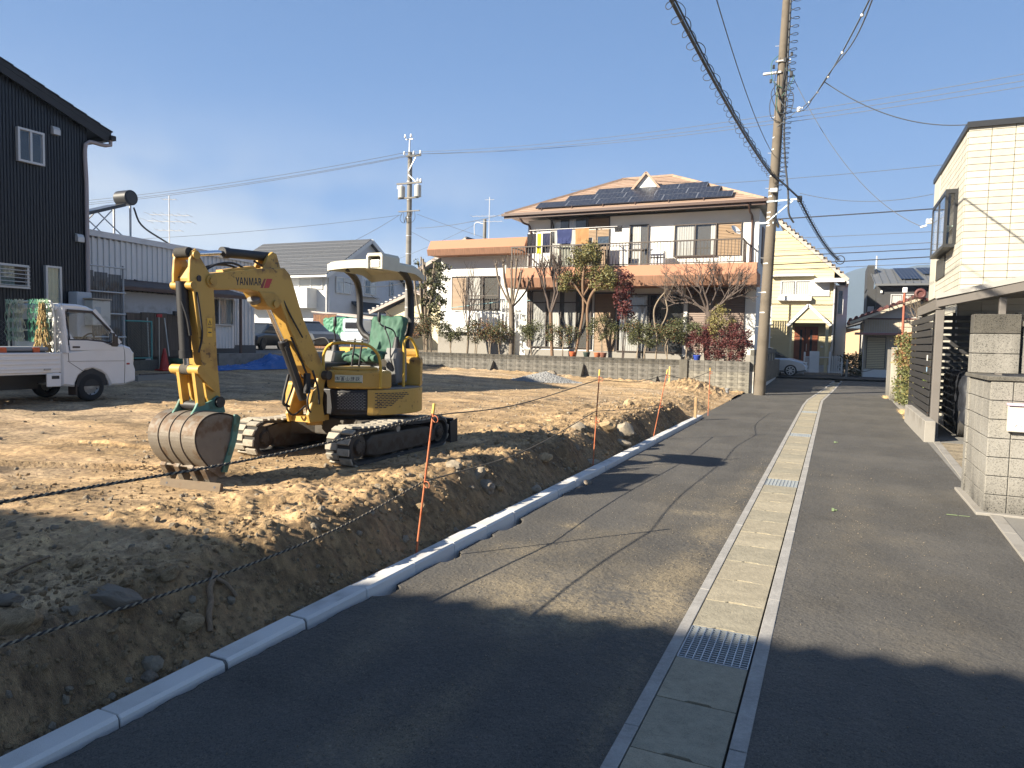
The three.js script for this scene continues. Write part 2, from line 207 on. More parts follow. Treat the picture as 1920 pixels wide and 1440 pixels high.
// ---- the cleared lot: a rough earth surface with a cut bank above the kerb
const lotBase = (x, z) => { const f = sstep(-13, -26, z), near = 0.43 + 0.015 * sstep(-8, -14, x), far = 0.03 + 0.2 * sstep(-2.9, -5.5, x) + 0.22 * sstep(-5, -15, x); return mix(near, far, f) + 0.15 * sstep(-15, -19.5, x); };
const rut = (x, z, x0, z0, dx, dz, half, L) => { const l = Math.hypot(dx, dz), ux = dx / l, uz = dz / l, s = (x - x0) * ux + (z - z0) * uz, t = (x - x0) * -uz + (z - z0) * ux; return [s, t, Math.abs(t) < half && s > 0 && s < L]; };
function lotY(x, z, fine = true) {
  const base = lotBase(x, z), cw = z < -16.6 ? 0.9 + 0.5 * N(z * 0.5, 8) : 0.5 + 0.2 * N(z * 0.8, 1.3) + 0.13 * N(z * 2.6, 4) - 0.12 * sstep(-3.2, -2.2, z);
  const floor = z < -16.6 ? 0.0 : 0.02, t = clamp((-2.95 - x) / cw), st = sstep(0, 1, Math.pow(t, 0.85));
  let y = mix(floor, base, st);
  const on = sstep(0.02, 0.3, t), crest = Math.exp(-Math.pow((t - 1) / 0.45, 2)) * (x > -4.6 ? 1 : 0);
  const far = sstep(-9, -20, z);
  y += on * (0.075 * fbm(x * 0.42, z * 0.42, 1, 3) + 0.05 * fbm(x * 1.3, z * 1.3, 2, 3));
  if (fine) {
    const a = N(x * 4.3, z * 4.3, 3), b = N(x * 10, z * 10, 5), c = N(x * 24, z * 24, 7);
    const patch = 0.35 + 0.65 * sstep(-0.15, 0.25, N(x * 0.6 + 3, z * 0.6, 4));
    y += on * patch * (0.015 * a + 0.011 * Math.abs(b) + 0.006 * c + 0.006 * sstep(0.15, 0.5, N(x * 15, z * 15, 11)));
    y += crest * (0.04 * Math.max(0, N(x * 2.4, z * 2.4, 9)) + 0.024 * sstep(0.05, 0.5, N(x * 6.5, z * 6.5, 12)) + 0.02 * sstep(0.1, 0.4, N(x * 14, z * 14, 14)) + 0.01 * N(x * 30, z * 30, 15));
    // bank: eroded lumps and hollows
    const bank = t > 0.05 && t < 1 ? Math.sin(t * Math.PI) : 0; y += bank * (0.05 * N(x * 3, z * 5, 21) + 0.024 * N(x * 8, z * 9, 22) + 0.012 * N(x * 22, z * 26, 23));
    // crawler prints with cleat bars, and old wheel ruts
    for (const [x0, z0, dx, dz, hw, L] of [[-4.42, -4.2, 0.55, 0.55, 0.11, 0.75], [-4.14, -4.35, 0.5, 0.55, 0.07, 0.7], [-7.6, -4.2, 1.4, -0.5, 0.13, 3.2], [-8.6, -5.4, 1.2, -0.1, 0.13, 2.5]]) { const [s, q, in_] = rut(x, z, x0, z0, dx, dz, hw, L); if (in_) { const e = sstep(hw, hw * 0.75, Math.abs(q)) * sstep(0, 0.1, s) * sstep(L, L - 0.1, s); y = mix(y, base - 0.02 + 0.032 * Math.sin(s * 2 * Math.PI / 0.085), e * 0.95); } }
    for (const [x0, z0, dx, dz] of [[-6.5, -2.6, -3, -1.4], [-6.3, -3.5, -3.4, -1.1], [-9, -9.5, -4, 0.4], [-8.6, -10.8, -5, 0.4], [-4.2, -12, -0.6, -5], [-5.6, -12, -0.4, -6]]) { const [s, q] = rut(x, z, x0, z0, dx, dz, 1, 9), hw = 0.13; if (s > 0 && s < 4) y += on * sstep(0, 0.3, s) * (-0.03 * Math.exp(-Math.pow(q / hw, 2)) + 0.025 * Math.exp(-Math.pow((Math.abs(q) - 0.19) / 0.06, 2)) * (0.6 + N(x * 9, z * 9))); }
    if (z < -17 && x > -7.2) { const q = Math.hypot((x + 4.3) / 1.1, (z + 24.6) / 1.3); y += 0.32 * Math.exp(-q * q) * (1 + 0.5 * b) + 0.05 * Math.exp(-q * q) * a; }
    if (x < -3.9 && x > -6.4 && z > -8.3 && z < -5.3) { const e = sstep(0, 0.25, Math.min(-3.9 - x, x + 6.4, z + 8.3, -5.3 - z)); y = mix(y, 0.425 + 0.2 * (y - base), e); }
    { const q = Math.hypot(x + 5.15, (z + 4.5) * 0.9); if (q < 0.9) y = mix(y, 0.4 + 0.35 * (y - base), sstep(0.9, 0.5, q)); }
    if (z < -26) y += 0.05 * sstep(-26, -26.8, z) * (1 + 2 * a);
  }
  return y;
}
{
  const xs = [], zs = [];
  for (let x = -2.924; x > -26;) { xs.push(x); x -= x > -4 ? 0.014 : x > -6.2 ? 0.026 : x > -9 ? 0.04 : x > -14 ? 0.09 : 0.25; }
  for (let z = 0.6; z > -27.35;) { zs.push(z); z -= z > -1 ? 0.05 : z > -7.5 ? 0.02 : z > -12 ? 0.035 : z > -18 ? 0.07 : 0.12; }
  const nx = xs.length, pos = [], cl = [], uv = [], id = [];
  for (const z of zs) for (const x of xs) {
    const y = lotY(x, z); pos.push(x, y, z); uv.push(x / 1.7, z / 1.7);
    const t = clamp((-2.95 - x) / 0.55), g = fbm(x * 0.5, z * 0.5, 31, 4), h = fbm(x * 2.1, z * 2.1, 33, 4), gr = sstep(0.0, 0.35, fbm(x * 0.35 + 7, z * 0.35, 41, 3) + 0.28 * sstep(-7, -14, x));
    // cut bank browner and darker: its shade is painted into the soil colour; patches of grey crushed stone further in
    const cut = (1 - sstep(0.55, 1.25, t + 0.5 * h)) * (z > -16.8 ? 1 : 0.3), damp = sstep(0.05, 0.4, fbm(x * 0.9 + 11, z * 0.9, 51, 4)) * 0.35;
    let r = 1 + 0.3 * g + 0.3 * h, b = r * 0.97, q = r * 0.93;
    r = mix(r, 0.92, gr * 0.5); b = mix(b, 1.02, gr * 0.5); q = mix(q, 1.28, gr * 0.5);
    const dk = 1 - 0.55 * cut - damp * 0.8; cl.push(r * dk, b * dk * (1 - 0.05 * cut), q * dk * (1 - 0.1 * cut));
  }
  for (let j = 0; j + 1 < zs.length; j++) for (let i = 0; i + 1 < nx; i++) { const k = j * nx + i; id.push(k, k + nx, k + 1, k + 1, k + nx, k + nx + 1); }
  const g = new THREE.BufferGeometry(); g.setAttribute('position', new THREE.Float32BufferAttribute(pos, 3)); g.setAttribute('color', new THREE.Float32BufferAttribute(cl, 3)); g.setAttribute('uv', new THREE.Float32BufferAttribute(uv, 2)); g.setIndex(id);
  // face up
  g.computeVertexNormals(); if (g.attributes.normal.getY(5000) < 0) { for (let i = 0; i < id.length; i += 3) [id[i + 1], id[i + 2]] = [id[i + 2], id[i + 1]]; g.setIndex(id); g.computeVertexNormals(); }
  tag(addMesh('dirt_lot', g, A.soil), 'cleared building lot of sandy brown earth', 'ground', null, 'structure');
  console.log('lot', xs.length, zs.length);
}
// stones: a few shapes, the large ones are things, the small ones one mass
const stoneGeo = k => { let g = mergeVertices(new THREE.IcosahedronGeometry(1, 3).deleteAttribute('uv').deleteAttribute('normal')); const p = g.attributes.position; for (let i = 0; i < p.count; i++) { const v = V(p.getX(i), p.getY(i), p.getZ(i)); let r = 1 + 0.42 * N(v.x * 0.9 + k * 9, v.y * 0.9, v.z * 0.9) + 0.22 * N(v.x * 2.2 + k * 5, v.y * 2.2, v.z * 2.2) + 0.08 * N(v.x * 6, v.y * 6 + k, v.z * 6); v.multiplyScalar(r); for (const [nx, ny, nz, d] of [[0.8, 0.5, 0.3, 0.8], [-0.6, 0.7, -0.4, 0.78], [0.2, -0.3, 0.93, 0.82], [-0.3, 0.1, -0.95, 0.8], [-0.9, -0.2, 0.4, 0.85]]) { const a = (nx * Math.cos(k) + nz * Math.sin(k)), c = (nz * Math.cos(k) - nx * Math.sin(k)), s = v.x * a + v.y * ny + v.z * c; if (s > d) v.addScaledVector(V(a, ny, c), (d - s) * 0.8); } p.setXYZ(i, v.x, v.y, v.z); } g = toCreasedNormals(g, 0.6); const q = g.attributes.position, uv = new Float32Array(q.count * 2); for (let i = 0; i < q.count; i++) { uv[2 * i] = q.getX(i) + q.getY(i) * 0.5; uv[2 * i + 1] = q.getZ(i) - q.getY(i) * 0.4; } g.setAttribute('uv', new THREE.BufferAttribute(uv, 2)); return g; };
const stones = [0, 1, 2, 3, 4].map(stoneGeo);
const lotXZ = (x, z) => lotY(x, z);
const bigStones = [ // x, z, size, flatness, material, label
  [-3.3, -2.43, 0.105, 0.45, 'stone2', 'flat oval grey stone lying above the bank near the rope'],
  [-3.12, -2.72, 0.07, 0.8, 'clod', 'brown lump of earth below the dead root'],
  [-3.04, -2.42, 0.045, 0.9, 'stone', 'round tan stone half way down the bank'],
  [-3.0, -2.37, 0.04, 0.7, 'stone2', 'small angular grey stone beside the round tan stone'],
  [-3.55, -2.05, 0.075, 0.4, 'stone2', 'flat pale slab of stone on the dirt beside the rope'],
  [-3.28, -1.92, 0.1, 0.7, 'clod', 'big reddish clod at the shaded end of the bank'],
  [-3.42, -6.2, 0.075, 0.7, 'stone', 'sunlit rounded stone on the bank crest by the excavator track'],
  [-3.18, -6.45, 0.085, 1.0, 'stone2', 'upright egg shaped stone on the bank crest'],
  [-3.3, -6.5, 0.07, 0.8, 'stone', 'tan stone leaning on the upright egg shaped stone'],
  [-3.2, -5.2, 0.06, 0.8, 'clod', 'crumbly clod on the crest by the first orange stake'],
  [-3.22, -8.1, 0.09, 0.6, 'clod', 'broad crumbly clod on the crest half way along the bank'],
  [-3.15, -11.5, 0.16, 0.9, 'stone', 'large tan boulder low on the bank by the third stake'],
  [-3.05, -11.1, 0.13, 0.5, 'stone', 'flat tan boulder against the kerb by the third stake'],
  [-3.25, -10.9, 0.13, 0.7, 'clod', 'broken clod heaped above the two tan boulders'],
  [-3.5, -10.2, 0.1, 0.7, 'stone', 'pale stone on the crest past the second stake'],
  [-3.0, -7.35, 0.065, 0.8, 'stone', 'small brown stone at the kerb before the second stake'],
  [-2.7, -8.3, 0.05, 0.6, 'stone2', 'small stone lying on the asphalt against the kerb'],
  [-3.03, -9.5, 0.1, 0.35, 'stone', 'flat sandy stone behind the kerb past the second stake'],
  [-10.2, -26.2, 0.22, 0.8, 'stone', 'lone pale boulder at the foot of the garden wall'],
  [-3.9, -14.6, 0.12, 0.8, 'clod', 'dark clod on the far end of the bank'],
];
for (const [x, z, s, f, m, label] of bigStones) { const b = tag(addMesh('stone', stones[Math.floor(rnd() * 5)], A[m]), label, 'stone', 'stones lying along the bank'); const y = x > -2.85 ? 0 : lotXZ(x, z); b.scale.set(s * rr(1, 1.25), s * f, s); b.position.set(x, y + s * f * 0.35, z); b.rotation.set(rr(-0.2, 0.2), rr(0, 6), rr(-0.2, 0.2)); }
const dummy = new THREE.Object3D();
function scatter(name, label, mat, count, place, gi = 0, kind = 'stuff') { const m = new THREE.InstancedMesh(gi, mat, count); m.castShadow = m.receiveShadow = true; let n = 0, tries = 0; while (n < count && tries++ < count * 20) { const p = place(); if (!p) continue; dummy.position.set(p[0], p[1], p[2]); dummy.rotation.set(rr(0, 6), rr(0, 6), rr(0, 6)); dummy.scale.set(p[3] * rr(0.8, 1.3), p[3] * rr(0.5, 1), p[3] * rr(0.8, 1.2)); dummy.updateMatrix(); m.setMatrixAt(n++, dummy.matrix); } m.count = n; m.name = numbered(name); scene.add(m); return tag(m, label, 'gravel', null, kind); }
const lowStone = (k, d = 1) => { let g = mergeVertices(new THREE.IcosahedronGeometry(1, d).deleteAttribute('uv').deleteAttribute('normal')); const p = g.attributes.position; for (let i = 0; i < p.count; i++) { const s = 1 + 0.55 * N(p.getX(i) * 1.3 + k * 7, p.getY(i) * 1.3, p.getZ(i) * 1.3); p.setXYZ(i, p.getX(i) * s, p.getY(i) * s, p.getZ(i) * s); } g = toCreasedNormals(g, 0.5); g.setAttribute('uv', new THREE.BufferAttribute(new Float32Array(g.attributes.position.count * 2).map(() => rnd()), 2)); return g; };
const clodSize = () => { const t = rnd(); return 0.0025 + 0.016 * Math.pow(t, 6); };
scatter('loose_clods', 'crumbs and clods of brown earth scattered over the lot', A.clod, 22000, () => { const z = -1.2 - 15 * Math.pow(rnd(), 1.6), x = -2.9 - 3.9 * Math.pow(rnd(), 1.7); if (N(x * 1.1, z * 1.1, 61) < rr(-0.5, 0.35) && x < -3.7) return null; const s = clodSize(); return [x, lotXZ(x, z) + s * 0.25, z, s]; }, lowStone(1));
scatter('loose_stones', 'small grey and tan stones scattered over the lot', A.stone, 8000, () => { const z = -1.3 - 22 * Math.pow(rnd(), 1.4), x = -2.9 - 11 * Math.pow(rnd(), 1.6); const s = 0.003 + 0.026 * Math.pow(rnd(), 7); return [x, lotXZ(x, z) + s * 0.2, z, s]; }, lowStone(2));
scatter('coarse_clods', 'fist sized clods along the top of the bank', A.clod, 200, () => { const z = -1.4 - 15 * rnd(), x = -3.0 - 0.9 * rnd(); const s = 0.01 + 0.036 * Math.pow(rnd(), 2.6); return [x, lotXZ(x, z) + s * 0.3, z, s]; }, lowStone(5, 2));
scatter('road_grit', 'grit and sand grains lying on the asphalt', A.stone, 9000, () => { const z = -1.8 - 10 * Math.pow(rnd(), 1.3), x = rr(-2.68, 1.3); if (x > -0.8 && x < -0.26) return null; if (rnd() > 0.03 + 1.2 * dustAt(x, z) + (x > -0.95 && x < -0.8 ? 0.5 : 0)) return null; const s = 0.0008 + 0.0035 * Math.pow(rnd(), 5); return [x, roadY(z) + 0.004, z, s]; }, lowStone(3));
{ // pile of crushed stone
  const P = (x, z) => { const q = Math.hypot((x + 9.2) / 1.15, (z + 23.2) / 0.95); return 0.34 * Math.pow(clamp(1 - q), 1.15); };
  scatter('gravel_pile', 'small pile of grey crushed stone in front of the garden wall', A.gravel, 5200, () => { const a = rr(0, 6.283), r = Math.sqrt(rnd()), x = -9.2 + 1.3 * r * Math.cos(a), z = -23.2 + 1.1 * r * Math.sin(a), h = P(x, z); if (h <= 0 && rnd() > 0.25) return null; return [x, lotY(x, z, false) + h, z, rr(0.012, 0.038)]; }, lowStone(4)).userData.category = 'gravel pile';
  const c = mb().lathe([[0.001, 0.3], [0.25, 0.25], [0.8, 0.07], [1.08, -0.05]], 24).build('gravel_core', A.gravel); c.position.set(-9.2, lotY(-9.2, -23.2, false), -23.2); tag(c, 'packed core inside the crushed stone pile', 'gravel', null, 'stuff');
}
{ // dead root on the bank
  const t = thing('dead_root', 'dead forked root sticking out of the shaded bank', 'root', [-3.2, lotXZ(-3.2, -2.9), -2.9]);
  const w = M([0.28, 0.2, 0.13], 0.95, { map: T.wood, uv: 0.15 });
  const pt = (dx, dz, u) => [dx, lotXZ(-3.2 + dx, -2.9 + dz) - lotXZ(-3.2, -2.9) + u, dz];
  mb().tube([pt(-0.1, -0.16, 0.03), pt(-0.04, -0.1, 0.06), pt(0, -0.03, 0.045), pt(0.04, 0.0, 0.03), pt(0.08, 0.05, 0.035), pt(0.13, 0.09, 0.01)], 0.017, 8, 30).build('main_root', w, t);
  mb().tube([pt(-0.04, -0.1, 0.05), pt(0.0, -0.15, 0.05), pt(0.05, -0.18, 0.02)], 0.012, 6, 16).build('side_root', w, t);
  const s = tag(mb().tube([[-4.0, lotXZ(-4, -2.3) + 0.005, -2.3], [-3.95, lotXZ(-3.95, -2.38) + 0.05, -2.38], [-3.9, lotXZ(-3.9, -2.47) + 0.075, -2.47]], 0.009, 6, 10).build('broken_stick', w), 'short dark broken stick poking out of the shaded dirt', 'stick');
}

{ // sprayed survey marks on the asphalt
  const gm = M([0.2, 0.27, 0.12], 0.9), mk = (x, z, w, d, l) => { const m = mb().box(-w / 2, w / 2, 0, 0.003, -d / 2, d / 2).box(w * 0.6, w * 1.6, 0, 0.003, -d * 0.1, d * 0.1).build('paint_mark', gm); m.position.set(x, 0.0075, z); tag(m, l, 'paint mark', 'sprayed survey marks on the lane'); };
  mk(0.06, -8.25, 0.025, 0.14, 'green sprayed mark on the asphalt level with the first lit drain lids'); mk(0.08, -14.2, 0.03, 0.2, 'green sprayed mark on the asphalt beyond the second grating'); mk(1.2, -8.63, 0.1, 0.014, 'green sprayed line by the foot of the block wall');
}
// ---------------------------------------------------------------- mini excavator
const font = await new FontLoader().loadAsync('fonts/droid/droid_sans_bold.typeface.json');
const X = {
  yel: M([0.52, 0.31, 0.065], 0.5, { map: T.paint, uv: 0.9, bumpMap: T.fine, bumpScale: 0.0004 }),
  yel2: M([0.5, 0.3, 0.065], 0.55, { map: T.grime, uv: 0.5 }),
  rail: M([0.66, 0.4, 0.05], 0.42, { map: T.plain, uv: 0.3 }),
  black: M([0.02, 0.02, 0.022], 0.55, { map: T.plain, uv: 0.4 }),
  hose: M([0.016, 0.016, 0.018], 0.65),
  chrome: M([0.75, 0.75, 0.77], 0.18, { metalness: 1 }),
  rubber: M([0.05, 0.047, 0.043], 0.92, { map: T.grime, uv: 0.3, bumpMap: T.fine, bumpScale: 0.002 }),
  dusty: M([0.36, 0.325, 0.265], 0.95, { map: T.grime, uv: 0.22, bumpMap: T.rough, bumpScale: 0.004 }),
  frame: M([0.085, 0.075, 0.062], 0.85, { map: T.rust, uv: 0.5, bumpMap: T.rough, bumpScale: 0.002 }),
  steel: M([0.215, 0.19, 0.16], 0.6, { metalness: 0.25, map: T.rust, uv: 0.4, bumpMap: T.rough, bumpScale: 0.003 }),
  teal: M([0.1, 0.24, 0.2], 0.6, { map: T.rust, uv: 0.4 }),
  greyp: M([0.2, 0.2, 0.195], 0.7, { map: T.plain, uv: 0.3 }),
  cream: M([0.62, 0.59, 0.48], 0.6, { map: T.grime, uv: 0.8 }),
  green: M([0.05, 0.135, 0.09], 0.75, { map: T.plain, uv: 0.3 }),
  white: M([0.75, 0.75, 0.73], 0.5), red: M([0.42, 0.03, 0.035], 0.5), ink: M([0.02, 0.02, 0.03], 0.6),
  lens: M([0.6, 0.61, 0.6], 0.2, { map: T.grime, uv: 0.1 }),
};
{
  const ex = thing('mini_excavator', 'yellow mini excavator with cream canopy resting its bucket on the dirt', 'excavator', [-5.19, 0.425, -6.9]);
  // crawler tracks
  const pathPts = []; { const add = (z, y) => pathPts.push(V(0, y, z)); const F = [0.98, 0.197], B = [-0.63, 0.18], rf = 0.19, rb = 0.175;
    for (let a = -90; a <= 95; a += 12) add(F[0] + rf * Math.cos(rad(a)), F[1] + rf * Math.sin(rad(a)));
    for (const [z, y] of [[0.8, 0.375], [0.6, 0.365], [0.42, 0.376], [0.27, 0.388], [0.05, 0.372], [-0.2, 0.36], [-0.45, 0.358]]) add(z, y);
    for (let a = 92; a <= 268; a += 12) add(B[0] + rb * Math.cos(rad(a)), B[1] + rb * Math.sin(rad(a)));
    for (let z = -0.5; z < 0.9; z += 0.2) add(z, 0.006); }
  const loop = new THREE.CatmullRomCurve3(pathPts, true, 'centripetal'), NB = 160, P = loop.getSpacedPoints(NB).slice(0, NB);
  const nrm = i => { const a = P[(i + NB - 1) % NB], b = P[(i + 1) % NB], d = b.clone().sub(a).normalize(); return V(0, -d.z, d.y).multiplyScalar(-1); };
  let flip = nrm(4).z < 0 ? -1 : 1;
  const lugG = mb().rbox(-0.146, -0.004, -0.004, 0.021, -0.038, 0.034, 0.006).rbox(0.004, 0.146, -0.004, 0.021, 0.014, 0.086, 0.006).merged(0.22);
  for (const [xc, nm] of [[0.69, 'near'], [-0.56, 'far']]) {
    const g = [], w = 0.15; const b = mb();
    for (let i = 0; i < NB; i++) { const j = (i + 1) % NB, n0 = nrm(i).multiplyScalar(flip), n1 = nrm(j).multiplyScalar(flip), t = 0.032; const o0 = P[i], o1 = P[j], i0 = o0.clone().addScaledVector(n0, -t), i1 = o1.clone().addScaledVector(n1, -t); const q = (p, x) => [xc + x, p.y, p.z];
      b.quad(q(o0, -w), q(o1, -w), q(o1, w), q(o0, w)); b.quad(q(i0, w), q(i1, w), q(i1, -w), q(i0, -w)); b.quad(q(o0, w), q(o1, w), q(i1, w), q(i0, w)); b.quad(q(o1, -w), q(o0, -w), q(i0, -w), q(i1, -w)); }
    const tr = b.build('crawler_track', X.rubber, ex);
    const NL = 42, LP = loop.getSpacedPoints(NL * 4).slice(0, NL * 4);
    for (let k = 0; k < NL; k++) { const i = k * 4, a = LP[(i + NL * 4 - 1) % (NL * 4)], c = LP[(i + 1) % (NL * 4)], d = c.clone().sub(a).normalize(), n = V(0, d.z, -d.y).multiplyScalar(V(0, d.z, -d.y).dot(LP[i].clone().sub(V(0, 0.19, 0.17))) > 0 ? 1 : -1); const m = addMesh('lug', lugG, X.dusty, tr); m.matrixAutoUpdate = true; const zz = V(1, 0, 0).cross(n); m.quaternion.setFromRotationMatrix(new THREE.Matrix4().makeBasis(V(1, 0, 0), n, zz)); m.position.set(xc, LP[i].y - n.y * 0.002, LP[i].z - n.z * 0.002); }
    const s = xc > 0 ? 1 : 1, xo = xc + 0.12;
    mb().slab([[0.85, 0.1], [0.85, 0.24], [0.75, 0.29], [-0.35, 0.275], [-0.5, 0.22], [-0.5, 0.09], [-0.3, 0.06], [0.7, 0.06]], xc - 0.11, xc + 0.135, 0.015).build('track_frame', X.frame, ex);
    for (const [z, y, r, nmw] of [[0.98, 0.197, 0.125, 'drive_sprocket'], [-0.63, 0.18, 0.12, 'idler_wheel']]) { const wl = mb().cyl([xc - 0.08, y, z], [xc + 0.11, y, z], r, r, 28).build(nmw, X.frame, ex); mb().cyl([xc + 0.1, y, z], [xc + 0.142, y, z], r * 0.66, r * 0.6, 24).build('hub', X.frame, wl); const bl = mb(); for (let k = 0; k < 8; k++) bl.cyl([xc + 0.13, y + r * 0.48 * Math.sin(k * 0.785), z + r * 0.48 * Math.cos(k * 0.785)], [xc + 0.15, y + r * 0.48 * Math.sin(k * 0.785), z + r * 0.48 * Math.cos(k * 0.785)], 0.011, 0.011, 6); bl.build('bolts', X.frame, wl, 'stuff'); }
    for (const z of [0.62, 0.3, -0.02, -0.33]) mb().cyl([xc - 0.09, 0.062, z], [xc + 0.1, 0.062, z], 0.05, 0.05, 16).build('bottom_roller', X.frame, ex);
    mb().cyl([xc - 0.05, 0.315, 0.27], [xc + 0.125, 0.315, 0.27], 0.04, 0.04, 16).build('carrier_roller', X.dusty, ex);
  }
  mb().plan([[-0.44, 0.62], [-0.2, 0.45], [0.33, 0.45], [0.57, 0.62], [0.57, -0.25], [0.33, -0.15], [-0.2, -0.15], [-0.44, -0.25]].reverse(), 0.2, 0.4, 0.02).cyl([0.065, 0.38, -0.02], [0.065, 0.46, -0.02], 0.4, 0.4, 36).bar([-0.44, 0.32, 0.55], [-0.44, 0.24, 0.95], 0.06, 0.14).build('lower_frame', X.frame, ex);
  // dozer blade at the rear
  const bl = mb().slab([[-1.02, -0.01], [-1.0, -0.02], [-1.05, 0.1], [-1.05, 0.2], [-1.0, 0.3], [-1.03, 0.31], [-1.09, 0.2], [-1.09, 0.1]], -0.66, 0.79, 0.004).build('dozer_blade', X.black, ex);
  mb().slab([[-0.95, 0.0], [-0.93, 0.27], [-1.12, 0.3], [-1.13, 0.0]], 0.785, 0.8, 0.003).build('end_plate', X.black, bl); for (const x of [0.4, -0.27]) mb().bar([x, 0.16, -0.2], [x, 0.12, -1.04], 0.07, 0.1).build('blade_arm', X.black, bl);
  // upper body, round in plan about (0.07, -0.1)
  const C0 = [0.07, -0.1], pol = (r, a) => [C0[0] + r * Math.sin(rad(a)), C0[1] + r * Math.cos(rad(a))];
  const sector = (r0, r1, a0, a1, n = 24) => { const p = []; for (let i = 0; i <= n; i++) p.push(pol(r1, mix(a0, a1, i / n))); for (let i = n; i >= 0; i--) p.push(pol(r0, mix(a0, a1, i / n))); return p; };
  const circ = (r, n = 48) => Array.from({ length: n }, (_, i) => pol(r, i * 360 / n));
  mb().plan(circ(0.665), 0.45, 0.735, 0.012).build('turntable_body', X.black, ex);
  const side = mb().plan(sector(0.6, 0.7, 40, 188, 30), 0.452, 0.738, 0.012).build('side_cover', X.yel, ex);
  { const v = mb(), v2 = mb(), put = (b, a, y, w, r) => { const [x, z] = pol(r, a); const g = new THREE.BoxGeometry(w, 0.0095, 0.006); b.geo(g, new THREE.Matrix4().makeRotationY(rad(a)).setPosition(x, y, z)); };
    for (let j = 0; j < 9; j++) { const nn = [9, 9, 8, 7, 6, 5, 5, 4, 3][j]; for (let i = 0; i < nn; i++) put(v, 48 + i * 3.9 + (j % 2) * 1.9, 0.695 - j * 0.0195, 0.036, 0.7); }
    v.build('vent_slots', X.ink, side);
    const gp = mb().plan(sector(0.6, 0.69, 10, 39.4, 8), 0.5, 0.72, 0.008).build('grille_panel', X.black, ex);
    for (let j = 0; j < 11; j++) for (let i = 0; i < 8; i++) put(v2, 13 + i * 3.2 + (j % 2) * 1.6, 0.69 - j * 0.0165, 0.024, 0.691); v2.build('grille_holes', M([0.16, 0.15, 0.14], 0.6), gp); }
  mb().plan(sector(0.6, 0.695, 40.5, 187, 30), 0.556, 0.562, 0).build('panel_seam', X.ink, side).scale.set(1.0012, 1, 1.0012);
  mb().plan(sector(0, 0.68, 55, 130, 16), 0.737, 0.757, 0.004).build('floor_plate', X.greyp, ex);
  // rear engine hood, steps up behind the seat
  const hood = mb().plan(sector(0.3, 0.7, 106, 250, 30), 0.742, 1.1, 0.035).build('engine_hood', X.yel, ex);
  mb().plan(sector(0.35, 0.655, 112, 245, 24), 1.1, 1.19, 0.03).build('hood_top', X.yel2, hood);
  { const [x, z] = pol(0.703, 118); const p = mb().box(-0.025, 0.025, -0.03, 0.03, 0, 0.004).build('white_sticker', X.white, hood); p.position.set(x, 0.84, z); p.rotation.y = rad(118); }
  // front cover with the owner's name plate
  const fc = mb().plan(sector(0.3, 0.7, 2, 62, 18), 0.742, 0.95, 0.03).build('front_cover', X.yel, ex);
  mb().plan(sector(0.33, 0.665, 4, 50, 14), 0.945, 0.985, 0.018).build('cover_crown', X.yel, fc);
  { // plate with brushed characters drawn as strokes
    const cv = document.createElement('canvas'); cv.width = 512; cv.height = 144; const c = cv.getContext('2d'); c.fillStyle = '#b9bba8'; c.fillRect(0, 0, 512, 144); c.fillStyle = '#6d7a54'; c.fillRect(0, 118, 512, 26); c.strokeStyle = '#2c3440'; c.lineWidth = 8;
    const S = (ox, L) => { for (const l of L) { c.beginPath(); l.forEach((p, i) => i ? c.lineTo(ox + p[0], p[1]) : c.moveTo(ox + p[0], p[1])); c.stroke(); } };
    S(10, [[[12, 30], [4, 60], [12, 100]], [[68, 30], [76, 60], [68, 100]], [[22, 44], [58, 44]], [[40, 30], [24, 62]], [[30, 100], [30, 56], [54, 56], [54, 100]], [[32, 70], [52, 70]], [[32, 84], [52, 84]]]);
    S(104, [[[4, 40], [4, 30], [76, 30], [76, 40]], [[18, 44], [62, 44]], [[24, 54], [56, 54], [56, 66], [24, 66], [24, 54]], [[16, 74], [64, 74], [64, 104], [16, 104], [16, 74]], [[40, 74], [40, 104]], [[16, 89], [64, 89]]]);
    S(198, [[[40, 28], [40, 100]], [[10, 52], [10, 100], [70, 100], [70, 52]]]);
    S(292, [[[6, 36], [22, 36], [10, 62], [24, 62], [6, 102], [76, 102]], [[34, 40], [70, 40], [70, 66], [34, 66]], [[30, 53], [76, 53]], [[52, 28], [52, 92]], [[34, 80], [70, 80]]]);
    S(386, [[[6, 34], [28, 34]], [[8, 48], [26, 48]], [[8, 60], [26, 60]], [[8, 74], [26, 74], [26, 100], [8, 100], [8, 74]], [[44, 32], [40, 56]], [[44, 32], [66, 32], [66, 50], [78, 52]], [[40, 62], [70, 62], [36, 104]], [[44, 72], [78, 104]]]);
    const t = new THREE.CanvasTexture(cv); t.colorSpace = THREE.SRGBColorSpace; const [x, z] = pol(0.684, 23); const g = new THREE.PlaneGeometry(0.3, 0.085); const m = addMesh('name_plate', g, M([1, 1, 1], 0.6, { map: t }), fc); m.position.set(x, 0.855, z); m.rotation.y = rad(23); m.translateZ(0.026); mb().box(-0.15, 0.15, -0.042, 0.042, -0.024, -0.001).build('plate_backing', X.white, m); }
  // handrails
  mb().tube([[0.04, 0.95, 0.6], [0.05, 1.13, 0.6], [0.12, 1.22, 0.6], [0.24, 1.25, 0.6], [0.42, 1.25, 0.56], [0.56, 1.23, 0.5], [0.64, 1.14, 0.43], [0.66, 1.0, 0.4], [0.66, 0.76, 0.4]], 0.0165, 10, 60).build('front_handrail', X.rail, ex);
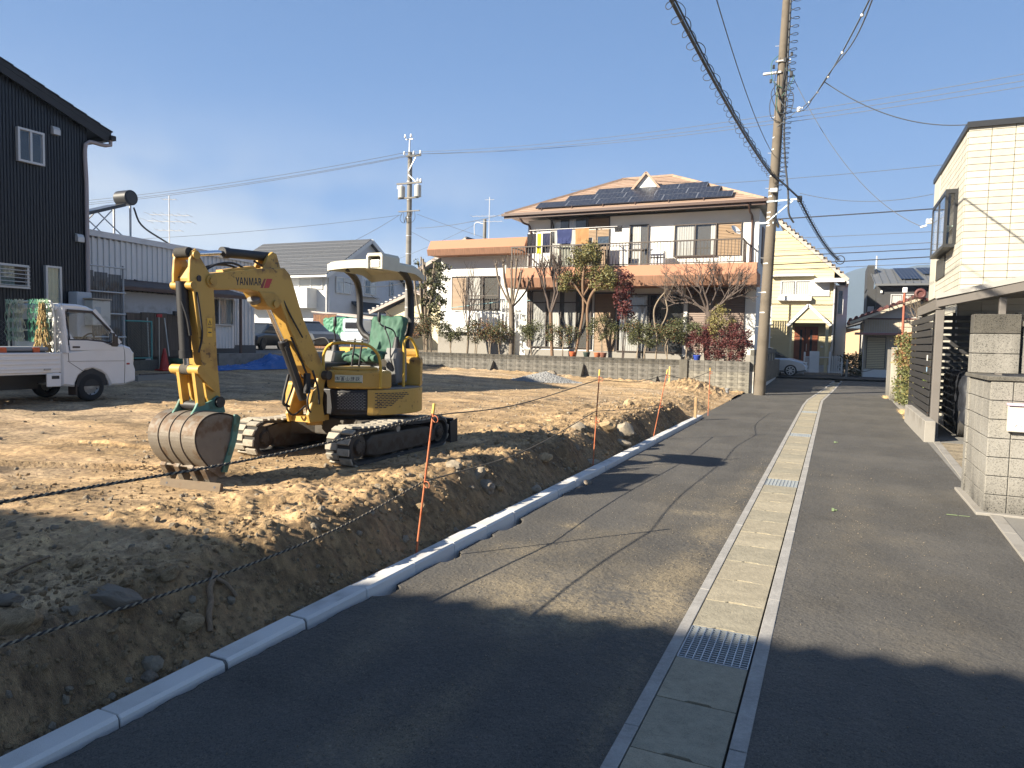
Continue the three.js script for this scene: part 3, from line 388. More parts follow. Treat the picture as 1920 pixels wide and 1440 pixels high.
  mb().tube([[0.7, 0.75, 0.0], [0.69, 1.1, -0.02], [0.68, 1.27, -0.04], [0.68, 1.32, -0.1], [0.68, 1.31, -0.18], [0.7, 1.2, -0.26], [0.7, 1.05, -0.32]], 0.016, 10, 50).build('rear_handrail', X.rail, ex);
  // seat under a green cover
  const seatBase = mb().rbox(0.0, 0.48, 0.75, 0.99, -0.42, 0.12, 0.03, 2).build('seat_box', X.greyp, ex); mb().rbox(0.02, 0.46, 0.99, 1.08, -0.4, 0.1, 0.03, 2).build('seat_cushion', X.black, ex);
  const draped = (w, h, d, wob) => { let g = mergeVertices(new RoundedBoxGeometry(w, h, d, 6, Math.min(w, h, d) * 0.42)); const p = g.attributes.position; for (let i = 0; i < p.count; i++) { const x = p.getX(i), y = p.getY(i), z = p.getZ(i), n = wob * N(x * 9, y * 5, z * 9 + 3) + wob * 0.6 * N(x * 24, y * 9, z * 24); p.setXYZ(i, x * (1 + n), y, z * (1 + n * 2) + n * 0.12); } g.deleteAttribute('normal'); g.deleteAttribute('uv'); g = mergeVertices(g); g.computeVertexNormals(); return g; };
  const sub = (w, h, d, nx, ny, nz, r, wob, sd) => { const g = new THREE.BoxGeometry(w, h, d, nx, ny, nz); g.deleteAttribute('uv'); g.deleteAttribute('normal'); const m = mergeVertices(g), p = m.attributes.position; for (let i = 0; i < p.count; i++) { const v = V(p.getX(i), p.getY(i), p.getZ(i)), c = V(clamp(v.x, -w / 2 + r, w / 2 - r), clamp(v.y, -h / 2 + r, h / 2 - r), clamp(v.z, -d / 2 + r, d / 2 - r)), q = v.clone().sub(c); if (q.length() > r) q.setLength(r); v.copy(c).add(q); const n = wob * (N(v.x * 7 + sd, v.y * 5, v.z * 7) + 0.7 * N(v.x * 19 + sd, v.y * 8, v.z * 19) + 0.4 * N(v.x * 40, v.y * 16 + sd, v.z * 40)); v.addScaledVector(q.length() > 0.001 ? q.normalize() : V(0, 0, 1), n); p.setXYZ(i, v.x, v.y, v.z); } m.computeVertexNormals(); return m; };
  X.sub = sub;
  { const bk = addMesh('seat_back_cover', sub(0.47, 0.5, 0.15, 24, 24, 8, 0.075, 0.03, 2), X.green, ex); bk.position.set(0.25, 1.33, -0.33); bk.rotation.x = -0.2; const bt = addMesh('seat_cover', sub(0.5, 0.11, 0.46, 24, 6, 24, 0.05, 0.03, 7), X.green, ex); bt.position.set(0.2, 1.1, -0.06); bt.rotation.x = 0.1; }
  { const lp = mb().cyl([0.53, 1.03, 0.12], [0.53, 1.03, 0.16], 0.045, 0.045, 18).build('round_cap', X.chrome, ex); }
  // control consoles with bellows and levers
  const bellows = (x, y, z, n = 7, r = 0.06) => { const p = []; for (let i = 0; i <= n; i++) { p.push([r - i * r * 0.07, i * 0.018], [r * 0.78 - i * r * 0.07, i * 0.018 + 0.009]); } p.push([0.001, n * 0.018 + 0.012]); return mb().lathe(p, 18, new THREE.Matrix4().makeTranslation(x, y, z)); };
  for (const [x0, z0, h, lx, lz, ly] of [[0.58, 0.0, 1.2, 0.44, 0.12, 1.56], [-0.2, 0.12, 1.15, -0.12, 0.2, 1.5]]) {
    const c = mb().slab([[z0 - 0.16, 0.8], [z0 - 0.14, h], [z0 + 0.08, h], [z0 + 0.12, h - 0.12], [z0 + 0.04, 0.8]], x0 - 0.075, x0 + 0.075, 0.02).build('control_console', X.greyp, ex);
    bellows(x0, h - 0.005, z0 - 0.03).build('lever_boot', X.black, c);
    mb().tube([[x0, h + 0.1, z0 - 0.03], [mix(x0, lx, 0.2), h + 0.2, z0], [mix(x0, lx, 0.8), ly - 0.1, lz], [lx, ly - 0.06, lz]], 0.009, 6, 16).build('lever', X.black, c); mb().lathe([[0.001, 0], [0.018, 0.01], [0.022, 0.06], [0.017, 0.11], [0.001, 0.125]], 12, new THREE.Matrix4().makeTranslation(lx, ly - 0.07, lz)).build('lever_knob', X.black, c);
  }
  mb().tube([[0.62, 0.95, 0.08], [0.6, 1.1, 0.12], [0.6, 1.25, 0.13], [0.53, 1.42, 0.13]], 0.008, 6, 16).cyl([0.53, 1.41, 0.13], [0.525, 1.45, 0.13], 0.014, 0.012, 8).build('blade_lever', X.black, ex);
  for (const x of [0.2, 0.3]) { const l = mb().tube([[x - 0.02, 0.76, 0.3], [x, 1.0, 0.3], [x + 0.03, 1.3, 0.28]], 0.011, 8, 12).build('travel_lever', X.black, ex); mb().rbox(x - 0.06, x + 0.07, 1.27, 1.285, 0.22, 0.32, 0.006).build('lever_pad', X.greyp, l); }
  mb().rbox(-0.42, -0.02, 0.75, 1.02, -0.3, 0.5, 0.06, 3).build('control_hood', X.black, ex);
  mb().tube([[-0.35, 0.95, 0.55], [-0.32, 1.2, 0.5], [-0.1, 1.3, 0.42], [0.06, 1.22, 0.5]], 0.012, 8, 24).build('guard_bar', X.black, ex);
  // canopy
  for (const [xb, xm, xt] of [[-0.14, -0.3, -0.17], [0.4, 0.46, 0.57]]) mb().tube([[xb, 1.16, -0.52], [xb, 1.3, -0.52], [mix(xb, xm, 0.6), 1.36, -0.52], [xm, 1.46, -0.52], [xm, 1.6, -0.52], [xm, 1.88, -0.5], [mix(xm, xt, 0.3), 2.0, -0.4], [mix(xm, xt, 0.7), 2.08, -0.22], [xt, 2.13, -0.02]], 0.04, 12, 60).build('canopy_post', X.black, ex);
  { const nx = 22, nz = 22, pos = [], id = [], top = (u, v) => { const x = mix(-0.17, 0.63, u), z = mix(0.3, -0.56, v), e = Math.min(u, 1 - u, v, 1 - v); const cr = 1 - 0.35 * Math.pow(Math.abs(u - 0.5) * 2, 2.2) - 0.25 * Math.pow(Math.abs(v - 0.45) * 1.8, 2.4); return [x + (Math.abs(u - 0.5) > 0.46 ? (0.5 - u) * 0.03 : 0), 2.13 + 0.07 * cr - (e < 0.03 ? 0.02 : 0) + (v > 0.75 ? -0.06 * Math.pow((v - 0.75) / 0.25, 1.4) : 0), z]; };
    for (let s = 0; s < 2; s++) for (let j = 0; j <= nz; j++) for (let i = 0; i <= nx; i++) { const p = top(i / nx, j / nz), e = Math.min(i, nx - i, j, nz - j) / nx; pos.push(p[0] * 1, p[1] - (s ? (e < 0.02 ? 0.075 : 0.03) : 0), p[2]); }
    const n = (nx + 1) * (nz + 1); for (let s = 0; s < 2; s++) for (let j = 0; j < nz; j++) for (let i = 0; i < nx; i++) { const a = s * n + j * (nx + 1) + i, b = a + 1, c = a + nx + 1, d = c + 1; s ? id.push(a, c, b, b, c, d) : id.push(a, b, c, b, d, c); }
    const rim = []; for (let i = 0; i <= nx; i++) rim.push(i); for (let j = 1; j <= nz; j++) rim.push(j * (nx + 1) + nx); for (let i = nx - 1; i >= 0; i--) rim.push(nz * (nx + 1) + i); for (let j = nz - 1; j > 0; j--) rim.push(j * (nx + 1)); rim.forEach((a, k) => { const b = rim[(k + 1) % rim.length]; id.push(a, a + n, b, b, a + n, b + n); });
    const g = new THREE.BufferGeometry(); g.setAttribute('position', new THREE.Float32BufferAttribute(pos, 3)); g.setIndex(id); const k = toCreasedNormals(g, 0.7); const can = mb().geo(k).build('canopy_roof', X.cream, ex);
    const lampH = mb().face([[0.4, 2.08], [0.4, 2.22], [0.42, 2.25], [0.6, 2.25], [0.62, 2.22], [0.62, 2.07], [0.59, 2.07], [0.59, 2.2], [0.575, 2.215], [0.445, 2.215], [0.43, 2.2], [0.43, 2.08]].reverse(), -0.02, 0.325, 0.006).box(0.42, 0.6, 2.09, 2.23, 0.0, 0.2).build('lamp_housing', X.cream, can);
    mb().rbox(0.44, 0.58, 2.085, 2.185, 0.2, 0.29, 0.02, 2).build('work_lamp', X.black, can); mb().rbox(0.446, 0.574, 2.092, 2.178, 0.285, 0.312, 0.012, 2).build('lamp_lens', X.lens, can); }
  // boom swing bracket
  const swp = [[0.62, 0.38], [0.86, 0.38], [0.89, 0.47], [0.83, 0.6], [0.77, 0.74], [0.71, 0.93], [0.64, 0.97], [0.58, 0.92], [0.63, 0.78], [0.66, 0.6]]; const sw = mb().slab(swp, 0.04, 0.085, 0.008).slab(swp, -0.245, -0.2, 0.008).box(-0.2, 0.04, 0.38, 0.44, 0.5, 0.82).cyl([-0.08, 0.33, 0.6], [-0.08, 0.72, 0.6], 0.09, 0.09, 20).build('swing_bracket', X.yel2, ex);
  mb().cyl([-0.32, 0.89, 0.645], [0.16, 0.89, 0.645], 0.05, 0.05, 18).build('boom_foot_pin', X.frame, ex);
  mb().rbox(-0.5, -0.3, 0.5, 0.8, 0.3, 0.62, 0.04, 2).build('bracket_cover', X.yel2, ex);
  // boom
  const bp = [[2.25, 1.79], [2.21, 1.835], [2.14, 1.86], [1.88, 1.91], [1.49, 1.98], [1.43, 2.1], [1.385, 2.145], [1.335, 2.13], [1.31, 2.04], [1.23, 2.0], [1.16, 1.92], [1.11, 1.81], [0.99, 1.48], [0.7, 0.95], [0.64, 0.835], [0.6, 0.86], [0.58, 0.9]];
  const boomPoly = [[2.25, 1.79], [2.22, 1.84], [2.14, 1.865], [1.88, 1.91], [1.5, 1.975], [1.25, 2.0], [1.17, 1.94], [1.11, 1.82], [0.97, 1.5], [0.62, 0.95], [0.6, 0.88], [0.65, 0.84], [0.72, 0.85], [0.93, 1.0], [1.17, 1.38], [1.32, 1.64], [1.46, 1.7], [1.58, 1.725], [1.75, 1.745], [2.12, 1.715], [2.21, 1.73]];
  const boom = mb().slab(boomPoly, -0.175, 0.02, 0.008).build('boom', X.yel, ex);
  mb().slab([[1.55, 1.93], [1.45, 2.1], [1.385, 2.145], [1.335, 2.13], [1.27, 1.98], [1.28, 1.9]], -0.15, -0.115, 0.004).slab([[1.55, 1.93], [1.45, 2.1], [1.385, 2.145], [1.335, 2.13], [1.27, 1.98], [1.28, 1.9]], -0.045, -0.01, 0.004).build('cylinder_lug', X.yel, boom);
  mb().slab([[1.62, 1.74], [1.5, 1.6], [1.42, 1.57], [1.34, 1.6], [1.3, 1.66], [1.4, 1.74]], -0.185, 0.03, 0.006).cyl([-0.2, 1.63, 1.4], [0.05, 1.63, 1.4], 0.035, 0.035, 14).build('cylinder_mount', X.yel2, boom);
  mb().slab([[2.0, 1.885], [2.0, 1.91], [1.62, 1.985], [1.58, 1.96]], -0.13, -0.03, 0.006).build('hose_guard', X.yel2, boom);
  { const tg = new TextGeometry('YANMAR', { font, size: 0.072, depth: 0.002, curveSegments: 3 }); tg.computeBoundingBox(); const w = tg.boundingBox.max.x; const m = addMesh('lettering', tg, X.ink, boom); m.rotation.order = 'YZX'; m.rotation.y = Math.PI / 2; m.rotation.z = 0.06; m.scale.x = 0.33 / w; m.position.set(0.0185, 1.778, 1.9);
    mb().slab([[1.545, 1.775], [1.475, 1.782], [1.425, 1.875], [1.505, 1.87]], 0.0185, 0.0205, 0).build('red_flash', X.red, boom); mb().slab([[1.59, 1.773], [1.555, 1.775], [1.515, 1.869], [1.54, 1.867]], 0.0185, 0.0205, 0).build('dark_red_flash', M([0.2, 0.03, 0.03], 0.5), boom); }
  mb().lathe([[0.001, -0.05], [0.05, -0.045], [0.075, 0], [0.07, 0.02], [0.001, 0.03]], 18, new THREE.Matrix4().makeRotationX(0.5).setPosition(-0.08, 1.67, 1.56)).build('boom_lamp', X.greyp, boom);
  mb().cyl([-0.2, 1.79, 2.2], [0.045, 1.79, 2.2], 0.058, 0.058, 20).cyl([0.04, 1.79, 2.2], [0.062, 1.79, 2.2], 0.035, 0.035, 12).build('arm_pin_boss', X.yel2, boom);
  // arm
  const armPoly = [[2.43, 1.84], [2.42, 1.96], [2.395, 2.035], [2.36, 2.055], [2.32, 1.995], [2.2, 1.84], [2.165, 1.72], [2.13, 1.07], [2.085, 0.66], [2.12, 0.6], [2.18, 0.62], [2.25, 0.75], [2.31, 1.07], [2.385, 1.68], [2.42, 1.73], [2.43, 1.77]];
  const arm = mb().slab(armPoly, 0.0, 0.03, 0.004).slab(armPoly, -0.19, -0.16, 0.004).build('arm', X.yel, ex);
  mb().slab([[2.37, 1.62], [2.39, 1.8], [2.34, 1.9], [2.2, 1.82], [2.17, 1.7], [2.14, 1.1], [2.1, 0.66], [2.16, 0.64], [2.23, 0.75], [2.29, 1.07]], -0.165, 0.005, 0.004).build('arm_box', X.yel2, arm);
  mb().cyl([-0.21, 1.8, 2.37], [0.034, 1.8, 2.33], 0.028, 0.028, 18).build('arm_hole', X.ink, arm); mb().cyl([-0.21, 1.735, 2.4], [0.045, 1.735, 2.4], 0.035, 0.035, 14).cyl([-0.21, 2.0, 2.365], [0.045, 2.0, 2.365], 0.038, 0.038, 14).build('arm_pins', X.yel2, arm);
  mb().cyl([-0.155, 2.02, 2.4], [-0.005, 2.02, 2.4], 0.045, 0.045, 16).build('rubber_roller', X.rubber, arm);
  for (const y of [1.42, 1.33]) { const s = mb().box(0.0305, 0.0325, y - 0.038, y + 0.038, 2.19, 2.245).build('warning_label', M([0.72, 0.42, 0.05], 0.5), arm); mb().slab(y > 1.4 ? [[2.237, y - 0.025], [2.198, y - 0.025], [2.2175, y + 0.02]] : [[2.235, y - 0.005], [2.2, y - 0.005], [2.2, y + 0.005], [2.235, y + 0.005]], 0.0327, 0.0337, 0, y > 1.4 ? [[[2.229, y - 0.02], [2.206, y - 0.02], [2.2175, y + 0.008]]] : []).build('label_mark', X.ink, s); }
  // cylinders: [barrel from, barrel to, rod end, radius]
  const ram = (name, a, b, c, r) => { const k = mb().cyl(a, b, r, r, 20).build(name, X.black, ex), d = V(...b).sub(V(...a)).normalize(), q = V(...b); mb().cyl(q.clone().addScaledVector(d, -0.05).toArray(), q.clone().addScaledVector(d, 0.02).toArray(), r * 1.14, r * 1.14, 20).build('gland', X.black, k); mb().cyl(b, c, r * 0.52, r * 0.52, 16).build('rod', X.chrome, k); const e = V(...c); mb().cyl([e.x - 0.05, e.y, e.z], [e.x + 0.05, e.y, e.z], r * 0.95, r * 0.95, 16).build('rod_eye', X.frame, k); return k; };
  ram('arm_cylinder', [-0.08, 2.1, 1.385], [-0.08, 2.075, 1.95], [-0.08, 2.01, 2.365], 0.046);
  ram('bucket_cylinder', [-0.08, 1.77, 2.42], [-0.08, 1.12, 2.38], [-0.08, 1.0, 2.37], 0.05);
  ram('boom_cylinder', [-0.08, 0.64, 0.86], [-0.08, 1.24, 1.16], [-0.08, 1.62, 1.4], 0.048);
  mb().rbox(-0.02, 0.03, 0.7, 0.92, 0.86, 0.93, 0.01).build('cylinder_block', X.black, ex);
  // linkage and bucket
  mb().cyl([-0.25, 1.0, 2.375], [0.1, 1.0, 2.375], 0.042, 0.042, 18).build('link_pin', X.yel2, ex);
  for (const x of [-0.215, 0.055]) { mb().bar([x, 1.0, 2.375], [x, 0.82, 2.17], 0.03, 0.07).build('idler_link', X.yel2, ex); mb().bar([x * 0.7, 1.0, 2.375], [x * 0.7, 0.68, 2.33], 0.035, 0.075).build('bucket_link', X.yel2, ex); }
  mb().cyl([-0.24, 0.7, 2.14], [0.08, 0.7, 2.14], 0.05, 0.05, 18).cyl([-0.2, 0.68, 2.33], [0.04, 0.68, 2.33], 0.04, 0.04, 16).build('bucket_pins', X.black, ex);
  { const outer = new THREE.SplineCurve([[2.13, 0.585], [2.24, 0.62], [2.36, 0.63], [2.47, 0.6], [2.545, 0.53], [2.575, 0.44], [2.56, 0.34], [2.51, 0.25], [2.43, 0.16], [2.345, 0.085]].map(p => new THREE.Vector2(...p))).getPoints(28).map(p => [p.x, p.y]), off = (d) => outer.map((p, i) => { const a = outer[Math.max(0, i - 1)], b = outer[Math.min(outer.length - 1, i + 1)], t = [b[0] - a[0], b[1] - a[1]], l = Math.hypot(...t); return [p[0] - t[1] / l * -d, p[1] + t[0] / l * -d]; });
    const inn = off(0.016); const bk = mb().slab([...outer, ...inn.slice().reverse()], -0.33, 0.24, 0.002).build('bucket', X.steel, ex);
    for (const x of [-0.33, 0.226]) mb().slab([...outer.map(p => [p[0] - 0.004, p[1] - 0.002]), [2.26, 0.1], [2.13, 0.4], [2.09, 0.58]], x, x + 0.014, 0.002).build('side_plate', X.steel, bk);
    for (const x of [-0.2, -0.065, 0.07]) mb().slab([...off(-0.008).slice(1), ...outer.slice(1).reverse()], x - 0.004, x + 0.004, 0).build('weld_ridge', M([0.14, 0.115, 0.09], 0.8), bk);
    mb().slab([[2.25, 0.09], [2.42, 0.17], [2.44, 0.145], [2.3, 0.05], [2.25, 0.05]], -0.335, 0.245, 0.003).build('cutting_edge', X.steel, bk);
    for (const x of [-0.3, -0.13, 0.04, 0.19]) mb().slab([[2.43, 0.175], [2.455, 0.14], [2.37, -0.02], [2.345, -0.02], [2.31, 0.05], [2.36, 0.13]], x - 0.035, x + 0.035, 0.006).build('tooth', X.steel, bk);
    mb().slab([[2.12, 0.6], [2.08, 0.57], [2.13, 0.36], [2.24, 0.09], [2.3, 0.1], [2.19, 0.38], [2.15, 0.6]], 0.24, 0.262, 0.003).build('side_cutter', X.teal, bk);
    for (const x of [-0.2, 0.03]) mb().slab([[2.06, 0.6], [2.09, 0.72], [2.15, 0.76], [2.22, 0.72], [2.28, 0.7], [2.36, 0.73], [2.4, 0.66], [2.45, 0.6], [2.3, 0.58]], x, x + 0.025, 0.004).build('ear_plate', X.teal, bk); }
  // hoses
  const hs = (pts, r = 0.011) => mb().tube(pts, r, 7, pts.length * 6).build('hydraulic_hose', X.hose, ex);
  hs([[-0.02, 0.55, 0.75], [0.02, 0.5, 0.86], [0.05, 0.62, 0.94], [0.03, 0.8, 0.88], [0.0, 1.0, 0.95], [0.02, 1.3, 1.16]]); hs([[-0.14, 0.55, 0.75], [-0.18, 0.46, 0.9], [-0.2, 0.55, 0.98], [-0.16, 0.8, 0.92], [-0.12, 1.0, 1.02]]); hs([[0.0, 0.58, 0.7], [0.09, 0.6, 0.8], [0.09, 0.75, 0.82], [0.04, 0.95, 0.85]]); hs([[-0.2, 0.9, 0.95], [-0.21, 0.6, 1.02], [-0.24, 0.55, 0.9]], 0.016);
  hs([[-0.1, 1.9, 1.62], [-0.09, 1.96, 1.85], [-0.08, 1.95, 2.05], [-0.06, 1.9, 2.22], [-0.04, 1.87, 2.33]]); hs([[-0.05, 1.9, 1.62], [-0.04, 1.98, 1.85], [-0.03, 1.95, 2.08], [-0.02, 1.86, 2.26]]); hs([[-0.06, 2.08, 1.42], [-0.04, 2.0, 1.5], [-0.03, 2.03, 1.62]]); hs([[0.035, 1.68, 2.36], [0.05, 1.5, 2.34], [0.04, 1.3, 2.31], [0.02, 1.15, 2.33]], 0.009); hs([[-0.02, 1.6, 2.47], [0.0, 1.45, 2.43], [0.0, 1.3, 2.4]], 0.014);
  hs([[0.05, 1.3, 1.02], [0.03, 1.55, 1.2], [0.0, 1.75, 1.3]], 0.009); mb().bar([-0.02, 0.75, 0.98], [-0.02, 1.2, 1.2], 0.012, 0.02).build('pressure_pipe', X.black, ex);
  for (const c of ex.children) if (['boom', 'arm', 'arm_cylinder', 'bucket_cylinder', 'boom_cylinder', 'link_pin', 'idler_link', 'bucket_link', 'bucket_pins', 'bucket', 'hydraulic_hose', 'pressure_pipe', 'cylinder_block'].includes(c.name)) c.position.x += 0.06;
  // steel bar lying under the bucket
  const sb = thing('steel_bar', 'muddy flat steel bar lying under the bucket teeth', 'steel bar', [-5.02, lotXZ(-5.02, -4.4) + 0.03, -4.4]); mb().rbox(-0.33, 0.33, -0.04, 0.04, -0.02, 0.02, 0.006).build('bar', M([0.17, 0.13, 0.09], 0.9, { map: T.rust, uv: 0.4 }), sb); for (const x of [-0.25, 0.27]) mb().cyl([x, 0, 0.0195], [x, 0, 0.022], 0.011, 0.011, 10).build('bolt_hole', X.ink, sb); sb.rotation.set(-0.25, 0.08, 0.03);
}
// ---------------------------------------------------------------- building helpers
const W = {
  glass: M([1, 1, 1], 0.03, { phys: true, transmission: 1, thickness: 0, ior: 1.5 }),
  dark: M([0.02, 0.021, 0.022], 0.9), room: M([0.07, 0.068, 0.062], 0.9),
  curtain: M([0.42, 0.41, 0.38], 0.9), paper: M([0.33, 0.33, 0.31], 0.9),
  bronze: M([0.06, 0.045, 0.035], 0.5, { map: T.plain, uv: 0.5 }), alu: M([0.55, 0.54, 0.52], 0.45, { metalness: 0.3 }), whitef: M([0.75, 0.75, 0.73], 0.5), blackf: M([0.022, 0.023, 0.025], 0.45),
  stucco: M([0.76, 0.75, 0.71], 0.92, { map: T.plain, uv: 1.7, bumpMap: T.fine, bumpScale: 0.003 }), stuccoG: M([0.6, 0.6, 0.59], 0.92, { map: T.grime, uv: 2.3 }),
  terra: M([0.37, 0.178, 0.105], 0.8, { map: T.grime, uv: 1.6 }), terraD: M([0.3, 0.16, 0.1], 0.8, { map: T.wood, uv: 0.8 }),
  roofP: M([0.4, 0.28, 0.21], 0.8, { map: T.grime, uv: 0.7 }), roofP2: M([0.34, 0.245, 0.185], 0.8, { map: T.grime, uv: 0.9 }), gutter: M([0.07, 0.038, 0.028], 0.5),
  slat: M([0.3, 0.2, 0.115], 0.6, { map: T.plain, uv: 0.8 }), slatD: M([0.17, 0.11, 0.08], 0.6, { map: T.plain, uv: 0.8 }),
  pv: M([0.012, 0.015, 0.028], 0.32, { map: T.plain, uv: 0.6 }), pvl: M([0.11, 0.12, 0.145], 0.6),
  block: M([0.27, 0.26, 0.24], 0.95, { map: T.block, uv: 2.4, bumpMap: T.rough, bumpScale: 0.008 }), block2: M([0.235, 0.228, 0.21], 0.95, { map: T.block, uv: 2.1, bumpMap: T.rough, bumpScale: 0.006 }), blockD: M([0.14, 0.132, 0.115], 0.95, { map: T.block, uv: 2.2, bumpMap: T.rough, bumpScale: 0.006 }), blockL: M([0.4, 0.38, 0.33], 0.95, { map: T.block, uv: 2.6, bumpMap: T.rough, bumpScale: 0.005 }),
  joint: M([0.3, 0.29, 0.27], 0.95), conc: M([0.27, 0.255, 0.23], 0.92, { map: T.grime, uv: 1.3, bumpMap: T.fine, bumpScale: 0.003 }),
  bark: M([0.2, 0.165, 0.13], 0.95, { map: T.wood, uv: 0.3 }), barkL: M([0.29, 0.24, 0.185], 0.95, { map: T.wood, uv: 0.3 }), barkD: M([0.085, 0.065, 0.055], 0.95), barkR: M([0.24, 0.155, 0.1], 0.95, { map: T.wood, uv: 0.3 }),
  leaf: M([0.1, 0.108, 0.036], 0.6, { side: THREE.DoubleSide }), leafD: M([0.07, 0.075, 0.028], 0.6, { side: THREE.DoubleSide }), leafY: M([0.17, 0.145, 0.045], 0.65, { side: THREE.DoubleSide }), leafR: M([0.085, 0.018, 0.016], 0.65, { side: THREE.DoubleSide }), leafB: M([0.16, 0.075, 0.03], 0.7, { side: THREE.DoubleSide }), straw: M([0.55, 0.4, 0.2], 0.9, { side: THREE.DoubleSide }),
};
class Bld { // a building whose geometry is written in facade coordinates: x along the front, y height above the road, z out of the front
  constructor(name, label, cat, [px, py, pz], ry = 0, sc = px) { this.g = thing(name, label, cat, [px, py, pz], ry); this.o = V(-sc, -py, 0); }
  add(b, name, mat, parent) { const m = b.build(name, mat, parent || this.g); if (m && !parent) m.position.copy(this.o); return m; }
  win({ x0, x1, y0, y1, z = 0, fm = W.bronze, n = 2, cur = [], dep = 0.09, t = 0.045, room = W.dark, name = 'window', mid = 0 }) {
    const f = mb(), w = x1 - x0; f.box(x0, x1, y0, y0 + t, z, z + dep).box(x0, x1, y1 - t, y1, z, z + dep).box(x0, x0 + t, y0 + t, y1 - t, z, z + dep).box(x1 - t, x1, y0 + t, y1 - t, z, z + dep);
    for (let i = 1; i < n; i++) f.box(x0 + w * i / n - t * 0.5, x0 + w * i / n + t * 0.5, y0 + t, y1 - t, z + 0.02, z + dep - 0.01);
    if (mid) f.box(x0 + t, x1 - t, mid - t / 2, mid + t / 2, z + 0.02, z + dep - 0.01);
    const F = this.add(f, name, fm); mb().box(x0 + t * 0.5, x1 - t * 0.5, y0 + t * 0.5, y1 - t * 0.5, z + 0.002, z + 0.012).build('interior', room, F);
    for (let i = 0; i < n; i++) { const a = x0 + w * i / n + (i ? t * 0.5 : t), b = x0 + w * (i + 1) / n - (i < n - 1 ? t * 0.5 : t), zz = z + dep * (i % 2 ? 0.78 : 0.6); mb().box(a, b, y0 + t, y1 - t, zz, zz + 0.005).build('pane', W.glass, F); }
    for (const [a, b, m] of cur) { const k = mb(), xa = mix(x0 + t, x1 - t, a), xb = mix(x0 + t, x1 - t, b), nn = Math.max(3, Math.round((xb - xa) / 0.05)); for (let i = 0; i < nn; i++) { const p = mix(xa, xb, i / nn), q = mix(xa, xb, (i + 1) / nn), d0 = z + 0.025 + 0.012 * (i % 2), d1 = z + 0.025 + 0.012 * ((i + 1) % 2); k.quad([p, y0 + t, d0], [q, y0 + t, d1], [q, y1 - t, d1], [p, y1 - t, d0]); } k.build('curtain', m || W.curtain, F); }
    return F;
  }
  slats({ x0, x1, y0, y1, z = 0, pitch = 0.06, m = W.slat, fm = W.bronze, name = 'shutter' }) { const F = this.add(mb().box(x0, x1, y0, y1, z, z + 0.02).box(x0, x0 + 0.03, y0, y1, z + 0.021, z + 0.06).box(x1 - 0.03, x1, y0, y1, z + 0.021, z + 0.06).box(x0 + 0.031, x1 - 0.031, y1 - 0.03, y1, z + 0.021, z + 0.06), name, fm); const n = Math.round((y1 - y0 - 0.06) / pitch), sg = mb().slab([[0, 0], [0.034, 0.004], [0.016, pitch * 0.85], [0, pitch * 0.85]], 0, x1 - x0 - 0.064, 0).merged(0.8); for (let i = 0; i < n; i++) { const s = addMesh('slat', sg, m, F); s.position.set(x0 + 0.032, y0 + 0.01 + i * pitch, z + 0.021); } return F; }
}
// ---- plants: limbs by recursion, leaves as small folded blades
function limbs(b, p, d, L, r, depth, o, tips) { const n = 3; let a = p.clone(), dir = d.clone(); for (let i = 0; i < n; i++) { const q = a.clone().addScaledVector(dir, L / n); b.cyl(a.toArray(), q.toArray(), r * (1 - 0.25 * i / n), r * (1 - 0.25 * (i + 1) / n), depth > 1 ? 7 : 5, true); a = q; dir.add(V(rr(-1, 1), rr(-0.4, 1) * (o.up || 0.5), rr(-1, 1)).multiplyScalar(o.wig || 0.18)).normalize(); if (depth > 0 && i > 0 && rnd() < (o.side || 0.4)) kid(b, a, dir, L, r, depth, o, tips); } if (depth > 0) { const k = o.fork || 3; for (let i = 0; i < k; i++) kid(b, a, dir, L, r, depth, o, tips); } else tips.push(a.clone()); }
function kid(b, a, dir, L, r, depth, o, tips) { const ax = V(rr(-1, 1), rr(-0.3, 0.3), rr(-1, 1)).normalize(), nd = dir.clone().applyAxisAngle(ax, rr(0.25, o.spread || 0.7)).add(V(0, o.rise || 0.15, 0)).normalize(); limbs(b, a.clone(), nd, L * rr(0.6, 0.85) * (o.shrink || 1), r * rr(0.5, 0.65), depth - 1, o, tips); }
function leaves(pts, n, rad_, size, flat = 1) { const pos = new Float32Array(n * 18); for (let i = 0; i < n; i++) { const c = pts[Math.floor(rnd() * pts.length)], q = V(rr(-1, 1), rr(-1, 1) * flat, rr(-1, 1)); if (q.length() > 1) q.normalize(); const p = c.clone().addScaledVector(q, rad_ * Math.cbrt(rnd())), u = V(rr(-1, 1), rr(-0.6, 0.9), rr(-1, 1)).normalize(), s = u.clone().cross(V(rr(-1, 1), rr(-1, 1), rr(-1, 1))).normalize(), L = size * rr(0.7, 1.3), w = L * 0.36; const A0 = p, B0 = p.clone().addScaledVector(u, L * 0.5).addScaledVector(s, w), C1 = p.clone().addScaledVector(u, L), D = p.clone().addScaledVector(u, L * 0.5).addScaledVector(s, -w); [A0, B0, C1, A0, C1, D].forEach((v, k) => pos.set([v.x, v.y, v.z], i * 18 + k * 3)); } const g = new THREE.BufferGeometry(); g.setAttribute('position', new THREE.BufferAttribute(pos, 3)); g.computeVertexNormals(); return g; }
function leafPart(parent, name, pts, n, r, size, mat, flat) { const b = mb(); b.g.push(leaves(pts, n, r, size, flat)); return b.build(name, mat, parent); }
const cloudPts = (n, f) => { const o = []; while (o.length < n) { const p = f(); if (p) o.push(p); } return o; };

